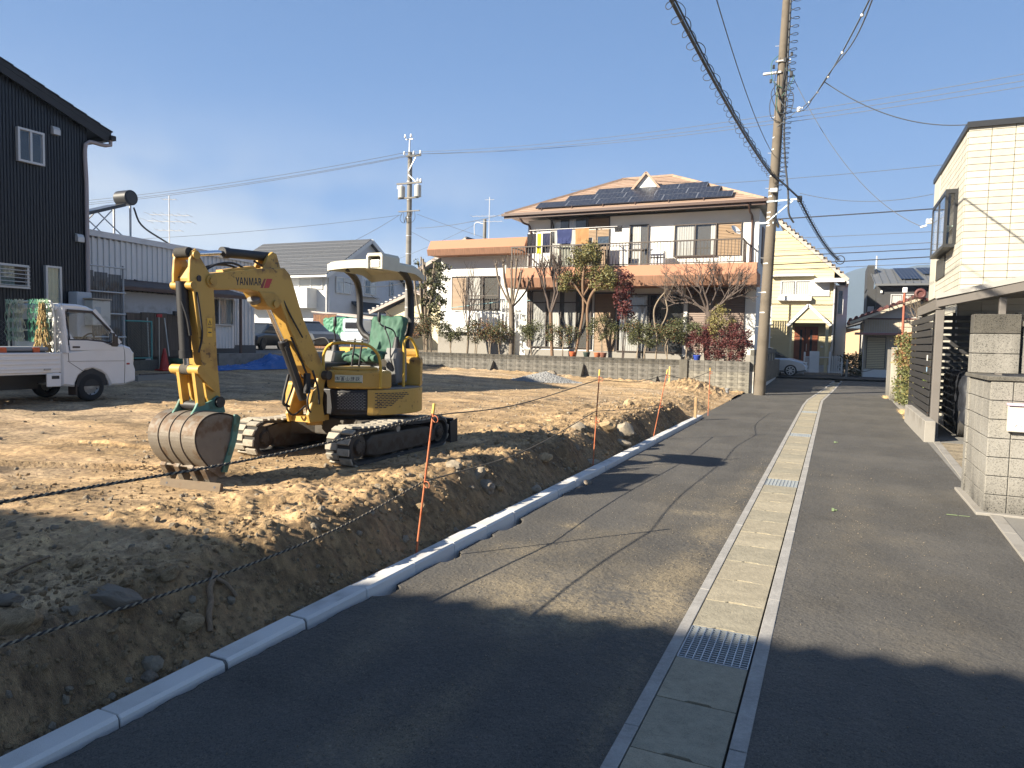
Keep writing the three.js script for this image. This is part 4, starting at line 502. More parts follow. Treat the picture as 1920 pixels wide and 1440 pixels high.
// ---------------------------------------------------------------- garden wall of concrete blocks
{
  const g = thing('garden_block_wall', 'weathered concrete block wall along the far side of the lot', 'wall', [-10.8, 0, -27.1]);
  const bx = (m, name, x0, x1, y0, y1, z0, z1, r = 0.006) => { const k = mb().rbox(x0 + 10.8, x1 + 10.8, y0, y1, z0 + 27.1, z1 + 27.1, r).build(name, m, g); return k; };
  bx(W.joint, 'mortar_core', -18.9, -2.8, -0.1, 1.14, -27.15, -27.038);
  const geo = new RoundedBoxGeometry(0.394, 0.194, 0.15, 1, 0.006); mb().geo(geo); const bg = mb().geo(new RoundedBoxGeometry(0.394, 0.194, 0.15, 1, 0.006)).merged(2.2), bh = mb().geo(new RoundedBoxGeometry(0.194, 0.194, 0.15, 1, 0.006)).merged(0.9);
  for (let r = 0; r < 5; r++) { const y = 1.05 - r * 0.2; for (let i = 0; i < 35; i++) { const x = -5.3 - 0.4 * (i + 0.5); if (y + 0.1 < lotBase(x, -26.8) - 0.12) continue; const m = addMesh('block', bg, r === 0 ? W.blockD : [W.block, W.block, W.block2][Math.floor(rnd() * 3)], g); m.position.set(x + 10.8, y, -0.0 + rr(-0.003, 0.003)); m.rotation.x = rr(-0.004, 0.004); } }
  for (let r = 0; r < 6; r++) { const y = 1.05 - r * 0.2; for (let i = 0; i < 6; i++) { const m = addMesh('block', bg, r < 2 ? W.block : W.blockL, g); m.position.set(-2.98 - 0.4 * i + 10.8, y, 0.01 + rr(-0.003, 0.003)); } }
  for (const [x, z, h] of [[-13.15, 0.42, 0.86], [-9.15, 0.42, 0.86], [-6.2, 0.25, 0.5]]) { const y0 = lotBase(x, -26.7) - 0.15; mb().slab([[0.07, y0], [0.07, h], [0.07 + z * 0.25, h], [0.07 + z, y0 + 0.2], [0.07 + z, y0]], x + 10.8 - 0.07, x + 10.8 + 0.07, 0.006).build('buttress', W.blockD, g); }
  bx(W.blockD, 'wall_pier', -5.3, -5.0, 0, 1.16, -27.2, -26.95);
  mb().box(-16, 8.2, 0.2, 1.05, -14, -0.12).build('garden_soil', A.earth, g);
  // the wall turns along the lane, white rendered below, hollow blocks above
  const w2 = thing('lane_wall', 'white rendered low wall topped with block screens behind the utility pole', 'wall', [-2.72, 0, -32]);
  mb().rbox(-0.08, 0.08, -0.1, 0.78, -6, 4.85, 0.01).build('rendered_base', M([0.6, 0.58, 0.54], 0.92, { map: T.grime, uv: 1.2 }), w2);
  for (let i = 0; i < 27; i++) for (let r = 0; r < 4; r++) { if (r > 0 && r < 3 && i % 4 !== 0) continue; const m = mb().rbox(-0.07, 0.07, 0.782 + r * 0.2, 0.975 + r * 0.2, 4.83 - i * 0.4 - 0.394, 4.83 - i * 0.4, 0.006).build('block', r === 3 ? W.blockD : W.block2, w2); }
  for (let i = 0; i < 27; i++) if (i % 4) mb().box(-0.02, 0.02, 0.982, 1.378, 4.83 - i * 0.4 - 0.39, 4.83 - i * 0.4).build('screen_panel', M([0.36, 0.3, 0.2], 0.9, { map: T.grime, uv: 0.5 }), w2);
}
// ---------------------------------------------------------------- main two storey house
{
  const H = new Bld('main_house', 'white two storey house with terracotta balcony fascia and solar panels on its roof', 'house', [-8, 0.9, -30.4]);
  const a = H.add.bind(H);
  a(mb().box(-13.1, -2.98, 0.9, 4.2, -5, 0).box(-13.1, -2.98, 4.2, 7.25, -5, -0.003), 'wall', W.stucco);
  a(mb().box(-13.12, -2.96, 0.9, 1.35, 0.001, 0.03), 'foundation', W.conc);
  // hip roof: eave y 7.42 at z 0.8, courses of tiles
  const ex0 = -13.95, ex1 = -2.72, ez = 0.8, ey = 7.45, rx0 = -9.4, rx1 = -7.0, rz = -2.4, ry = 9.32, bz = -5.6;
  const rf = a(mb().quad([ex0, ey, ez], [ex1, ey, ez], [rx1, ry, rz], [rx0, ry, rz]).quad([ex1, ey, ez], [ex1, ey, bz], [rx1, ry, rz - 0.5], [rx1, ry, rz]).quad([ex1, ey, bz], [ex0, ey, bz], [rx0, ry, rz - 0.5], [rx1, ry, rz - 0.5]).quad([ex0, ey, bz], [ex0, ey, ez], [rx0, ry, rz], [rx0, ry, rz - 0.5]), 'roof', W.roofP);
  const ny = ry - ey, nz = ez - rz, len = Math.hypot(ny, nz), up = [0, nz / len, ny / len];
  for (let k = 0; k < 17; k++) { const t0 = k / 17, t1 = (k + 1) / 17 - 0.003, L = t => [mix(ex0, rx0, t), mix(ey, ry, t) + up[1] * 0.012, mix(ez, rz, t) + up[2] * 0.012], R = t => [mix(ex1, rx1, t), mix(ey, ry, t) + up[1] * 0.012, mix(ez, rz, t) + up[2] * 0.012]; const lift = (p, d) => [p[0], p[1] + up[1] * d, p[2] + up[2] * d]; mb().quad(lift(L(t0), 0.022), lift(R(t0), 0.022), R(t1), L(t1)).quad(L(t0), R(t0), lift(R(t0), 0.022), lift(L(t0), 0.022)).build('tile_course', k % 3 ? W.roofP : W.roofP2, rf); }
  const rdg = (p, q) => mb().bar(p, q, 0.16, 0.1).build('ridge_cap', W.roofP2, rf); rdg([ex0, ey + 0.03, ez], [rx0, ry + 0.04, rz]); rdg([ex1, ey + 0.03, ez], [rx1, ry + 0.04, rz]); rdg([rx0, ry + 0.05, rz], [rx1, ry + 0.05, rz]);
  a(mb().box(ex0, ex1, ey - 0.06, ey - 0.02, bz, ez), 'soffit', W.stuccoG);
  a(mb().box(ex0 - 0.02, ex1 + 0.02, ey - 0.2, ey + 0.01, ez - 0.03, ez - 0.001).box(ex0 - 0.1, ex1 + 0.1, ey - 0.09, ey + 0.02, ez, ez + 0.11).box(ex1 - 0.002, ex1 + 0.1, ey - 0.14, ey + 0.02, bz, ez), 'eave_gutter', W.gutter);
  // small gable on the roof
  const dg = a(mb().face([[-8.45, 8.5], [-7.3, 8.5], [-7.88, 9.2]], -0.98, -0.93).quad([-8.45, 8.5, -0.94], [-7.88, 9.2, -0.94], [-7.88, 9.2, -2.6], [-8.45, 8.5, -1.5]).quad([-7.88, 9.2, -0.94], [-7.3, 8.5, -0.94], [-7.3, 8.5, -1.5], [-7.88, 9.2, -2.6]), 'roof_gable', W.stucco);
  mb().bar([-8.56, 8.44, -0.88], [-7.88, 9.24, -0.88], 0.16, 0.09).bar([-7.2, 8.44, -0.88], [-7.88, 9.24, -0.88], 0.16, 0.09).build('bargeboard', W.roofP, dg);
  // solar panels lying on the front slope: rows of modules
  const onRoof = (x, t, d) => [x, mix(ey, ry, t) + up[1] * d, mix(ez, rz, t) + up[2] * d];
  [[0.07, 0.245, -12.5, -4.0, 6], [0.25, 0.425, -11.3, -4.6, 5], [0.43, 0.6, -10.1, -5.2, 4]].forEach(([t0, t1, xa, xb, n]) => { for (let i = 0; i < n; i++) { const p = mix(xa, xb, i / n) + 0.012, q = mix(xa, xb, (i + 1) / n) - 0.012, sk = 0.0; const pan = a(mb().quad(onRoof(p, t0, 0.13), onRoof(q, t0, 0.13), onRoof(q + sk, t1, 0.13), onRoof(p + sk, t1, 0.13)).quad(onRoof(p, t0, 0.08), onRoof(q, t0, 0.08), onRoof(q, t0, 0.13), onRoof(p, t0, 0.13)).quad(onRoof(q, t0, 0.08), onRoof(q, t1, 0.08), onRoof(q, t1, 0.13), onRoof(q, t0, 0.13)), 'solar_panel', W.pv); const gl = mb(); const nl = 7; for (let k = 0; k <= nl; k++) { const x = mix(p, q, k / nl); gl.bar(onRoof(x, t0, 0.132), onRoof(x, t1, 0.132), k % nl ? 0.008 : 0.022, 0.004); } for (let k = 0; k <= 4; k++) gl.bar(onRoof(p, mix(t0, t1, k / 4), 0.132), onRoof(q, mix(t0, t1, k / 4), 0.132), 0.008, 0.004); gl.build('cell_grid', W.pvl, pan); mb().cyl(onRoof(p + 0.3, t0 - 0.01, 0.0), onRoof(p + 0.3, t0 + 0.005, 0.12), 0.03, 0.03, 6).build('panel_foot', W.gutter, pan); } });
  a(mb().tube([[-12.2, 7.6, 0.6], [-12.15, 7.35, 0.75], [-11.85, 7.2, 0.4], [-11.83, 6.9, 0.07], [-11.83, 6.2, 0.06]], 0.035, 7, 30), 'cable_conduit', W.blackf);
  // upper floor openings
  H.win({ x0: -11.96, x1: -10.24, y0: 4.95, y1: 7.25, n: 2, cur: [[0, 0.25], [0.5, 0.7]], mid: 6.75, room: W.room }); H.slats({ x0: -10.2, x1: -9.2, y0: 4.95, y1: 7.25, m: W.slat });
  H.win({ x0: -8.3, x1: -7.46, y0: 4.95, y1: 6.82, n: 1, cur: [[0.15, 0.6]], mid: 5.75, name: 'balcony_door', room: W.room }); H.win({ x0: -6.36, x1: -4.62, y0: 5.4, y1: 6.74, n: 2, cur: [[0, 0.47, W.paper], [0.88, 1]], room: W.room, dep: 0.11 }); H.slats({ x0: -4.6, x1: -3.64, y0: 5.4, y1: 6.74, m: W.slat });
  // balcony: two fold terracotta fascia, rail
  const fas = a(mb().slab([[1.4, 4.95], [1.45, 4.93], [1.62, 4.5], [1.55, 4.1], [0.0, 4.1], [0.0, 4.6], [1.3, 4.62], [1.3, 4.95]], -13.5, -2.85, 0.01), 'balcony_fascia', W.terra); mb().slab([[1.625, 4.5], [1.63, 4.48], [1.565, 4.08], [1.55, 4.09]], -13.52, -2.83, 0).build('lower_fold', W.terraD, fas);
  const rail = a(mb().box(-13.35, -3.4, 5.86, 5.91, 1.28, 1.34).box(-13.35, -3.4, 4.98, 5.02, 1.29, 1.33).box(-3.45, -3.4, 5.86, 5.91, 0, 1.28).box(-13.35, -13.3, 5.86, 5.91, 0, 1.28), 'balcony_rail', W.bronze); const bal = mb().box(-0.011, 0.011, 5.02, 5.86, -0.011, 0.011).merged(0.5); for (let i = 0; i <= 74; i++) { const m = addMesh('baluster', i % 11 ? bal : mb().box(-0.025, 0.025, 4.95, 5.9, -0.025, 0.025).merged(0.5), M.bz || (M.bz = W.bronze), rail); m.position.set(-13.3 + i * 9.85 / 74, 0, 1.31); } for (let i = 1; i < 9; i++) { const m = addMesh('baluster', bal, W.bronze, rail); m.position.set(-3.425, 0, i * 0.145); }
  // ground floor
  H.slats({ x0: -13.05, x1: -12.88, y0: 1.5, y1: 4.05 }); H.slats({ x0: -13.0, x1: -12.85, y0: 1.45, y1: 4.0, m: W.slatD, name: 'shutter_box' }); H.win({ x0: -12.82, x1: -9.92, y0: 1.45, y1: 4.05, n: 4, cur: [[0, 0.23, W.paper], [0.3, 0.47], [0.55, 0.75, W.paper]], mid: 3.5, room: W.room }); H.slats({ x0: -9.8, x1: -8.82, y0: 1.35, y1: 3.95, m: W.slat });
  H.win({ x0: -8.75, x1: -5.88, y0: 1.35, y1: 3.85, n: 2, cur: [[0.03, 0.46, W.paper]], mid: 3.35, room: W.dark }); a(mb().box(-5.86, -5.7, 1.2, 4.1, 0, 0.1), 'white_pillar', W.stucco);
  H.slats({ x0: -5.68, x1: -3.4, y0: 1.4, y1: 3.75, m: M([0.22, 0.155, 0.12], 0.5, { map: T.plain, uv: 1 }), pitch: 0.075, name: 'roller_shutter' }); a(mb().rbox(-5.75, -3.35, 3.76, 4.06, 0, 0.28, 0.04), 'shutter_housing', W.gutter);
  a(mb().tube([[-3.3, 7.3, 0.85], [-3.3, 7.05, 0.5], [-3.25, 6.9, 0.12], [-3.25, 5.0, 0.08]], 0.045, 8, 30), 'downpipe', W.gutter); a(mb().tube([[-13.2, 7.3, 0.8], [-13.2, 7.1, 0.3], [-13.0, 7.0, 0.1], [-13.0, 4.9, 0.08]], 0.045, 8, 30), 'downpipe', W.gutter);
  a(mb().box(-2.975, -2.93, 5.2, 6.7, -2.4, -1.2), 'side_shutter', W.slatD);
  // balcony fittings
  const dish = a(mb().lathe([[0.001, -0.05], [0.12, -0.03], [0.22, 0.02], [0.23, 0.03], [0.12, -0.01], [0.001, -0.03]], 22, new THREE.Matrix4().makeRotationFromEuler(new THREE.Euler(1.15, 0.5, -0.9)).setPosition(-3.75, 6.25, 1.1)), 'satellite_dish', W.whitef); mb().tube([[-3.72, 6.2, 1.05], [-3.5, 6.15, 1.15], [-3.45, 5.9, 1.3]], 0.02, 6, 10).tube([[-3.8, 6.1, 1.15], [-4.0, 6.15, 1.45], [-4.05, 6.2, 1.5]], 0.012, 6, 8).build('dish_mount', W.bronze, dish);
  a(mb().cyl([-12.5, 6.6, 1.25], [-8.5, 6.6, 1.25], 0.016, 0.016, 6).cyl([-12.5, 6.57, 0.9], [-8.5, 6.57, 0.9], 0.016, 0.016, 6), 'laundry_pole', W.alu); for (const x of [-12.3, -9.45]) a(mb().cyl([x, 5.0, 1.1], [x, 6.7, 1.1], 0.025, 0.025, 8).bar([x, 6.55, 0.85], [x, 6.55, 1.3], 0.03, 0.03), 'pole_stand', W.bronze);
  a(mb().rbox(-7.2, -6.62, 5.02, 5.62, 0.35, 0.65, 0.04, 2), 'outdoor_unit', W.whitef); a(mb().box(-7.22, -6.6, 5.3, 5.36, 0.652, 0.66), 'unit_grille', W.blackf);
  // laundry, each piece hanging on its own
  const cloth = (label, x, w, h, m, sd, name = 'laundry', top = 6.59, z = 1.25) => { const nx = 10, ny = 10, b = mb(), P = (i, j) => { const u = i / nx, v = j / ny; return [x + w * (u - 0.5) * (1 - 0.08 * v), top - h * v, z - 30.4 + 0.04 * N(u * 4 + sd, v * 2.5) * (0.3 + v)]; }; for (let j = 0; j < ny; j++) for (let i = 0; i < nx; i++) b.quad(P(i, j + 1), P(i + 1, j + 1), P(i + 1, j), P(i, j)); const t = b.build(name, m); return tag(t, label, 'laundry', 'laundry hanging on the balcony'); };
  const C = (c) => M(c, 0.9, { side: THREE.DoubleSide });
  cloth('brown bath towel hanging over the balcony pole', -10.05, 0.62, 0.8, C([0.33, 0.17, 0.07]), 3); cloth('navy blue shirt spread on the balcony pole', -10.85, 0.7, 0.62, C([0.02, 0.03, 0.1]), 5); cloth('grey trousers hanging below the navy shirt', -10.8, 0.42, 1.15, C([0.26, 0.27, 0.22]), 6, 'laundry', 6.1, 1.15);
  cloth('bright yellow jacket between dark garments on the balcony', -12.02, 0.2, 0.88, C([0.75, 0.68, 0.02]), 7, 'laundry', 6.45); [[-12.5, 'black coat at the end of the laundry row', [0.012, 0.012, 0.016]], [-12.26, 'black coat beside the yellow jacket', [0.015, 0.013, 0.02]], [-11.78, 'navy coat beside the yellow jacket', [0.015, 0.02, 0.05]], [-11.6, 'dark navy coat next to the spread navy shirt', [0.02, 0.022, 0.05]]].forEach(([x, l, c], i) => cloth(l, x, 0.19, 0.86, C(c), i + 20, 'laundry', 6.45)); cloth('row of dark socks under the short pole', -9.1, 0.5, 0.42, C([0.03, 0.05, 0.08]), 11, 'laundry', 6.2); cloth('dark cap shaped bundle hanging at the pole end', -8.45, 0.34, 0.26, C([0.015, 0.015, 0.018]), 12, 'laundry', 6.62); cloth('pale grey shirt hanging beside the tan shutter', -9.75, 0.28, 0.55, C([0.4, 0.4, 0.36]), 13, 'laundry', 6.2, 1.1);
}
{ // the lower wing to the left of the house
  const H = new Bld('house_wing', 'white flat roofed wing with terracotta parapet beside the main house', 'house', [-16, 0.9, -31.2]), a = H.add.bind(H);
  a(mb().box(-18.15, -13.15, 0.9, 6.0, -6, 0), 'wall', W.stucco); const f = a(mb().slab([[0.65, 6.55], [0.95, 6.1], [0.85, 5.82], [-0.2, 5.82], [-0.2, 6.55]], -18.4, -13.2, 0.01), 'parapet_fascia', W.terra); mb().slab([[0.953, 6.1], [0.96, 6.09], [0.865, 5.8], [0.85, 5.81]], -18.42, -13.18, 0).build('lower_fold', W.terraD, f);
  H.win({ x0: -16.62, x1: -14.9, y0: 3.2, y1: 4.85, n: 2, cur: [[0, 0.4]], room: W.room }); H.slats({ x0: -17.5, x1: -16.66, y0: 3.2, y1: 4.85 }); const r = a(mb().box(-16.7, -14.8, 3.85, 3.9, 0.25, 0.3).box(-16.7, -14.8, 3.2, 3.24, 0.25, 0.3), 'window_rail', W.bronze); for (let i = 0; i <= 16; i++) mb().box(-16.7 + i * 0.117, -16.68 + i * 0.117, 3.24, 3.85, 0.26, 0.28).build('baluster', W.bronze, r);
  a(mb().box(-17.6, -15.0, 2.1, 3.12, 0.5, 0.56), 'white_panel', W.stucco); a(mb().box(-18.1, -14, 0.95, 2.1, -0.5, 0.3), 'undercroft_wall', W.conc); a(mb().tube([[-14.5, 5.8, 0.1], [-14.5, 4.9, 0.15], [-14.42, 4.5, 0.2], [-14.42, 1.2, 0.2]], 0.06, 8, 20), 'downpipe', W.stuccoG);
  const sf = a(mb().bar([-16, 2.0, 0.9], [-16, 3.0, 0.9], 0.03, 0.03).bar([-13.3, 2, 0.9], [-13.3, 3.2, 0.9], 0.03, 0.03).box(-16, -13.3, 3.0, 3.04, 0.88, 0.92), 'white_fence', W.whitef); for (let i = 0; i < 14; i++) mb().box(-15.9 + i * 0.19, -15.84 + i * 0.19, 2.1, 3.0, 0.89, 0.91).build('picket', W.whitef, sf);
  a(mb().tube([[-17.2, 3.25, 0.8], [-14.2, 3.55, 0.9], [-12.8, 3.6, 0.9]], 0.02, 6, 12), 'drying_pole', M([0.15, 0.3, 0.32], 0.5));
}
// ---------------------------------------------------------------- garden trees and shrubs along the wall
{
  const GY = 1.05, grp = 'trees and shrubs in the raised garden';
  const tree = (name, label, x, z, f) => { const t = thing(name, label, 'tree', [x, GY, z], 0, grp); f(t); return t; };
  const bare = (t, h, r, d, o, mat, sc = 0.5) => { const b = mb(), tips = []; limbs(b, V(0, -0.05, 0), V(rr(-0.05, 0.05), 1, rr(-0.05, 0.05)).normalize(), h, r, d, o, tips); b.build('trunk', mat, t); return tips; };
  tree('pollarded_tree', 'bare pollarded tree with knobbly upright stubs in front of the house', -12.75, -28.0, t => { const b = mb(); b.tube([[0, -0.05, 0], [0.02, 1.2, 0], [-0.03, 2.25, 0]], 0.115, 9, 16); const br = mb(); for (const [dx, h, dz] of [[-0.75, 1.75, 0.1], [-0.55, 1.9, -0.2], [-0.35, 1.7, 0.2], [-0.05, 1.85, 0], [0.25, 1.9, 0.15], [0.75, 1.05, -0.1], [0.5, 1.4, 0.2], [-0.2, 1.4, -0.3]]) { br.tube([[0, 2.1, 0], [dx * 0.45, 2.15 + h * 0.3, dz * 0.5], [dx * 0.85, 2.2 + h * 0.65, dz], [dx, 2.2 + h, dz]], 0.042, 7, 14); br.geo(new THREE.SphereGeometry(0.062, 8, 6), new THREE.Matrix4().makeTranslation(dx, 2.2 + h, dz)); for (let k = 0; k < 3; k++) br.cyl([dx, 2.2 + h, dz], [dx + rr(-0.15, 0.15), 2.2 + h + rr(0.1, 0.3), dz + rr(-0.1, 0.1)], 0.02, 0.008, 4); } b.build('trunk', W.bark, t); br.build('crown', W.bark, t); });
  tree('bare_tree', 'slim bare tree with reddish bark and fine twigs before the living room window', -10.95, -28.0, t => { const tips = []; const b = mb(), c = mb(); b.tube([[0.12, -0.05, 0], [0.05, 1, 0], [0, 1.9, 0]], 0.075, 8, 14); for (const [dx, dz] of [[-0.35, 0.1], [0.1, -0.1], [0.42, 0.1]]) limbs(c, V(0, 1.85, 0), V(dx, 1, dz).normalize(), 0.9, 0.06, 3, { fork: 3, spread: 0.55, rise: 0.3, side: 0.5 }, tips); b.build('trunk', W.barkR, t); c.build('crown', W.barkD, t); });
  tree('evergreen_tree', 'leafy evergreen tree with two tan trunks in front of the terracotta fascia', -9.55, -28.1, t => { const b = mb(); b.tube([[0.25, -0.05, 0], [0.22, 1.2, 0], [0.2, 2.2, 0], [0.45, 2.75, 0.1], [0.85, 3.1, 0.1]], 0.065, 8, 26).tube([[-0.3, -0.05, 0.1], [-0.12, 0.9, 0.1], [0, 2.0, 0], [-0.05, 3.2, 0], [0.05, 4.1, 0]], 0.055, 8, 26).tube([[0.2, 2.2, 0], [-0.35, 3.0, 0.1], [-0.7, 3.3, 0]], 0.045, 7, 14).tube([[0, 2.6, 0], [0.4, 3.4, -0.2], [0.5, 3.8, -0.2]], 0.04, 7, 14); b.build('trunk', W.barkR, t); const cl = cloudPts(80, () => { const p = V(rr(-1.1, 1.6), rr(2.7, 4.75), rr(-0.6, 0.6)); const k = Math.hypot((p.x - 0.05) / 0.7, (p.y - 4.0) / 0.85, p.z / 0.6), k2 = Math.hypot((p.x - 0.95) / 0.65, (p.y - 3.25) / 0.45, p.z / 0.6), k3 = Math.hypot((p.x + 0.65) / 0.5, (p.y - 3.15) / 0.5, p.z / 0.5); return Math.min(k, k2, k3) < 1 ? p : null; }); leafPart(t, 'crown', cl, 4200, 0.24, 0.075, W.leafY, 0.8); leafPart(t, 'inner_leaves', cl, 2600, 0.24, 0.075, W.leaf, 0.8); });
  tree('red_nandina', 'tall feathery shrub with dark red leaves beside the dark window', -7.75, -28.0, t => { const b = mb(); for (let i = 0; i < 5; i++) b.tube([[rr(-0.1, 0.1), -0.05, 0], [rr(-0.1, 0.1), 1.3, rr(-0.1, 0.1)], [rr(-0.25, 0.25), 2.8, rr(-0.1, 0.1)]], 0.018, 5, 8); b.build('stems', W.barkD, t); leafPart(t, 'crown', cloudPts(50, () => V(rr(-0.45, 0.45) * rr(0.4, 1), rr(1.7, 3.5), rr(-0.35, 0.35))), 1500, 0.17, 0.09, W.leafR); });
  tree('bare_sapling', 'pale forked bare sapling in front of the dark window', -6.4, -27.8, t => { const b = mb(), tips = [], c = mb(); b.tube([[0, -0.05, 0], [0.02, 1.0, 0], [-0.05, 1.3, 0], [-0.12, 2.0, 0], [0.05, 2.4, 0], [0.3, 2.7, 0]], 0.035, 7, 24).tube([[0.02, 1.15, 0], [0.3, 1.6, 0], [0.4, 2.0, 0], [0.32, 2.4, 0]], 0.03, 7, 16); for (const [x, y, dx] of [[0.3, 2.7, 0.3], [0.32, 2.4, -0.2], [0.32, 2.4, 0.5], [0.3, 2.7, -0.1]]) limbs(c, V(x, y, 0), V(dx, 1, rr(-0.2, 0.2)).normalize(), 0.5, 0.015, 2, { fork: 2, spread: 0.45 }, tips); b.build('trunk', W.barkL, t); c.build('crown', W.bark, t); });
  tree('twiggy_plum', 'dense bare twiggy tree in front of the brown roller shutter', -4.55, -28.2, t => { const tips = [], b = mb(), c = mb(); b.tube([[0.1, -0.05, 0], [0, 0.9, 0], [0.1, 1.6, 0], [0.05, 2.2, 0]], 0.12, 9, 18); for (const [dx, dy, dz] of [[-0.9, 1, 0.1], [-0.4, 1, 0.3], [0.2, 1, -0.2], [0.9, 0.9, 0.1], [0.6, 0.4, 0.3], [-0.9, 0.45, -0.1], [0.1, 1, 0.4]]) limbs(c, V(0.04, rr(1.6, 2.2), 0), V(dx, dy, dz).normalize(), 0.85, 0.05, 4, { fork: 2, spread: 0.9, rise: 0.1, side: 0.5, wig: 0.3 }, tips); b.build('trunk', W.barkD, t); c.build('crown', W.barkD, t); });
  tree('multi_stem_tree', 'tall thinly leaved tree of many pale upright stems by the white wing', -17.2, -28.2, t => { const b = mb(); for (let i = 0; i < 15; i++) { const a = rr(-0.55, 0.75), k = rr(-0.3, 0.3); b.tube([[rr(-0.06, 0.1), -0.05, 0], [a * 0.2, 1.2, k * 0.3], [a * 0.6, 2.4, k], [a + rr(-0.1, 0.1), rr(3.2, 4.4), k]], rr(0.018, 0.05), 6, 14); } b.build('trunk', W.barkL, t); leafPart(t, 'crown', cloudPts(60, () => { const p = V(rr(-0.4, 1.15), rr(1.6, 4.2), rr(-0.5, 0.5)); return p.x > 0.05 || rnd() < 0.25 ? p : null; }), 1900, 0.2, 0.11, W.leafD); });
  tree('bare_twig_shrub', 'bare reddish twig shrub standing before the wing window', -14.9, -28.0, t => { const tips = [], c = mb(), b = mb(); b.tube([[0, -0.05, 0], [0.05, 0.9, 0], [0.02, 1.5, 0]], 0.05, 7, 12); for (let i = 0; i < 8; i++) limbs(c, V(0.02, rr(1.0, 1.7), 0), V(rr(-0.5, 0.5), 1, rr(-0.3, 0.3)).normalize(), 1.0, 0.022, 3, { fork: 2, spread: 0.4, rise: 0.4, side: 0.4, shrink: 0.95 }, tips); b.build('trunk', W.bark, t); c.build('crown', W.barkD, t); });
  const shrubs = [[-18.6, 1.4, 'B', 'thin brownish shrub'], [-17.9, 1.6, 'B', 'upright brownish shrub'], [-16.6, 1.7, 'D', 'small topiary shrub'], [-15.7, 1.4, 'D', 'sparse young shrub'], [-14.4, 1.5, 'D', 'leafy dark shrub'], [-13.7, 1.55, 'B', 'bushy mixed shrub'], [-13.2, 1.5, 'D', 'round headed shrub'], [-11.7, 1.5, 'D', 'ball headed shrub'], [-10.35, 1.45, 'D', 'leaning round shrub'], [-8.55, 1.75, 'D', 'broad leafy shrub'], [-7.2, 1.65, 'D', 'tall leafy shrub'], [-6.85, 1.4, 'D', 'narrow shrub'], [-5.95, 1.6, 'D', 'dark crooked stemmed shrub'], [-5.2, 1.75, 'D', 'dense dark camellia'], [-4.75, 1.5, 'R', 'low red leaved bush'], [-4.1, 1.45, 'R', 'wide red leaved bush'], [-3.65, 1.6, 'R', 'red leaved bush at the wall corner'], [-3.95, 2.1, 'Y', 'olive green bush above the red leaved bushes'], [-3.3, 1.35, 'R', 'last red leaved bush by the utility pole']];
  const by = ['beside the wing', 'in front of the wing', 'by the many stemmed tree', 'before the white panel', 'beside the bare twig shrub', 'before the white pickets', 'by the pollarded tree', 'below the living room window', 'by the twin trunks', 'beside the tan shutter', 'below the red nandina', 'by the forked sapling', 'before the dark window', 'below the roller shutter', 'under the twiggy plum', 'at the foot of the twiggy plum', '', '', ''];
  shrubs.forEach(([x, h, k, l], i) => { const t = thing('garden_shrub', (l + ' ' + by[i]).trim(), 'shrub', [x, GY, -27.7 + rr(-0.25, 0.15)], 0, grp); const b = mb(); const st = k === 'R' ? 6 : 2; for (let q = 0; q < st; q++) b.tube([[rr(-0.08, 0.08), -0.05, 0], [rr(-0.08, 0.08), h * 0.35, rr(-0.05, 0.05)], [rr(-0.25, 0.25), h * 0.75, rr(-0.1, 0.1)]], k === 'R' ? 0.012 : 0.022, 5, 8); b.build('stem', W.barkL, t); const y0 = k === 'R' ? 0.1 : h * 0.42, R = k === 'R' ? 0.55 : k === 'Y' ? 0.5 : rr(0.5, 0.8); const pts = cloudPts(26, () => { const p = V(rr(-R, R), rr(y0, h), rr(-0.35, 0.35)); return Math.hypot(p.x / R, (p.y - (y0 + h) / 2) / (h - y0) * 2, p.z / 0.4) < 1 ? p : null; }); leafPart(t, 'crown', pts, k === 'B' ? 900 : k === 'R' ? 2600 : 1900, 0.2, 0.058, { D: W.leafD, B: W.leafB, R: W.leafR, Y: W.leafY }[k]); if (k === 'D' || k === 'B') leafPart(t, 'lighter_leaves', pts, 420, 0.24, 0.055, i % 2 ? W.leaf : W.leafB); });
  const pot = (x, c, label) => { const p = mb().lathe([[0.001, 0], [0.1, 0], [0.14, 0.2], [0.15, 0.2], [0.15, 0.23], [0.12, 0.23], [0.11, 0.18], [0.001, 0.18]], 16).build('flower_pot', M(c, 0.8)); p.position.set(x, GY + 0.05, -27.5); tag(p, label, 'flower pot', 'flower pots on the garden wall'); };
  pot(-9.75, [0.5, 0.12, 0.04], 'orange red round flower pot by the twin trunks'); pot(-8.7, [0.42, 0.14, 0.06], 'terracotta flower pot below the tan shutter'); pot(-8.45, [0.2, 0.08, 0.05], 'brown flower pot beside the terracotta one'); pot(-4.75, [0.02, 0.05, 0.3], 'blue pot among the red leaved bushes'); pot(-9.15, [0.03, 0.05, 0.04], 'dark planter at the foot of the tan shutter');
}
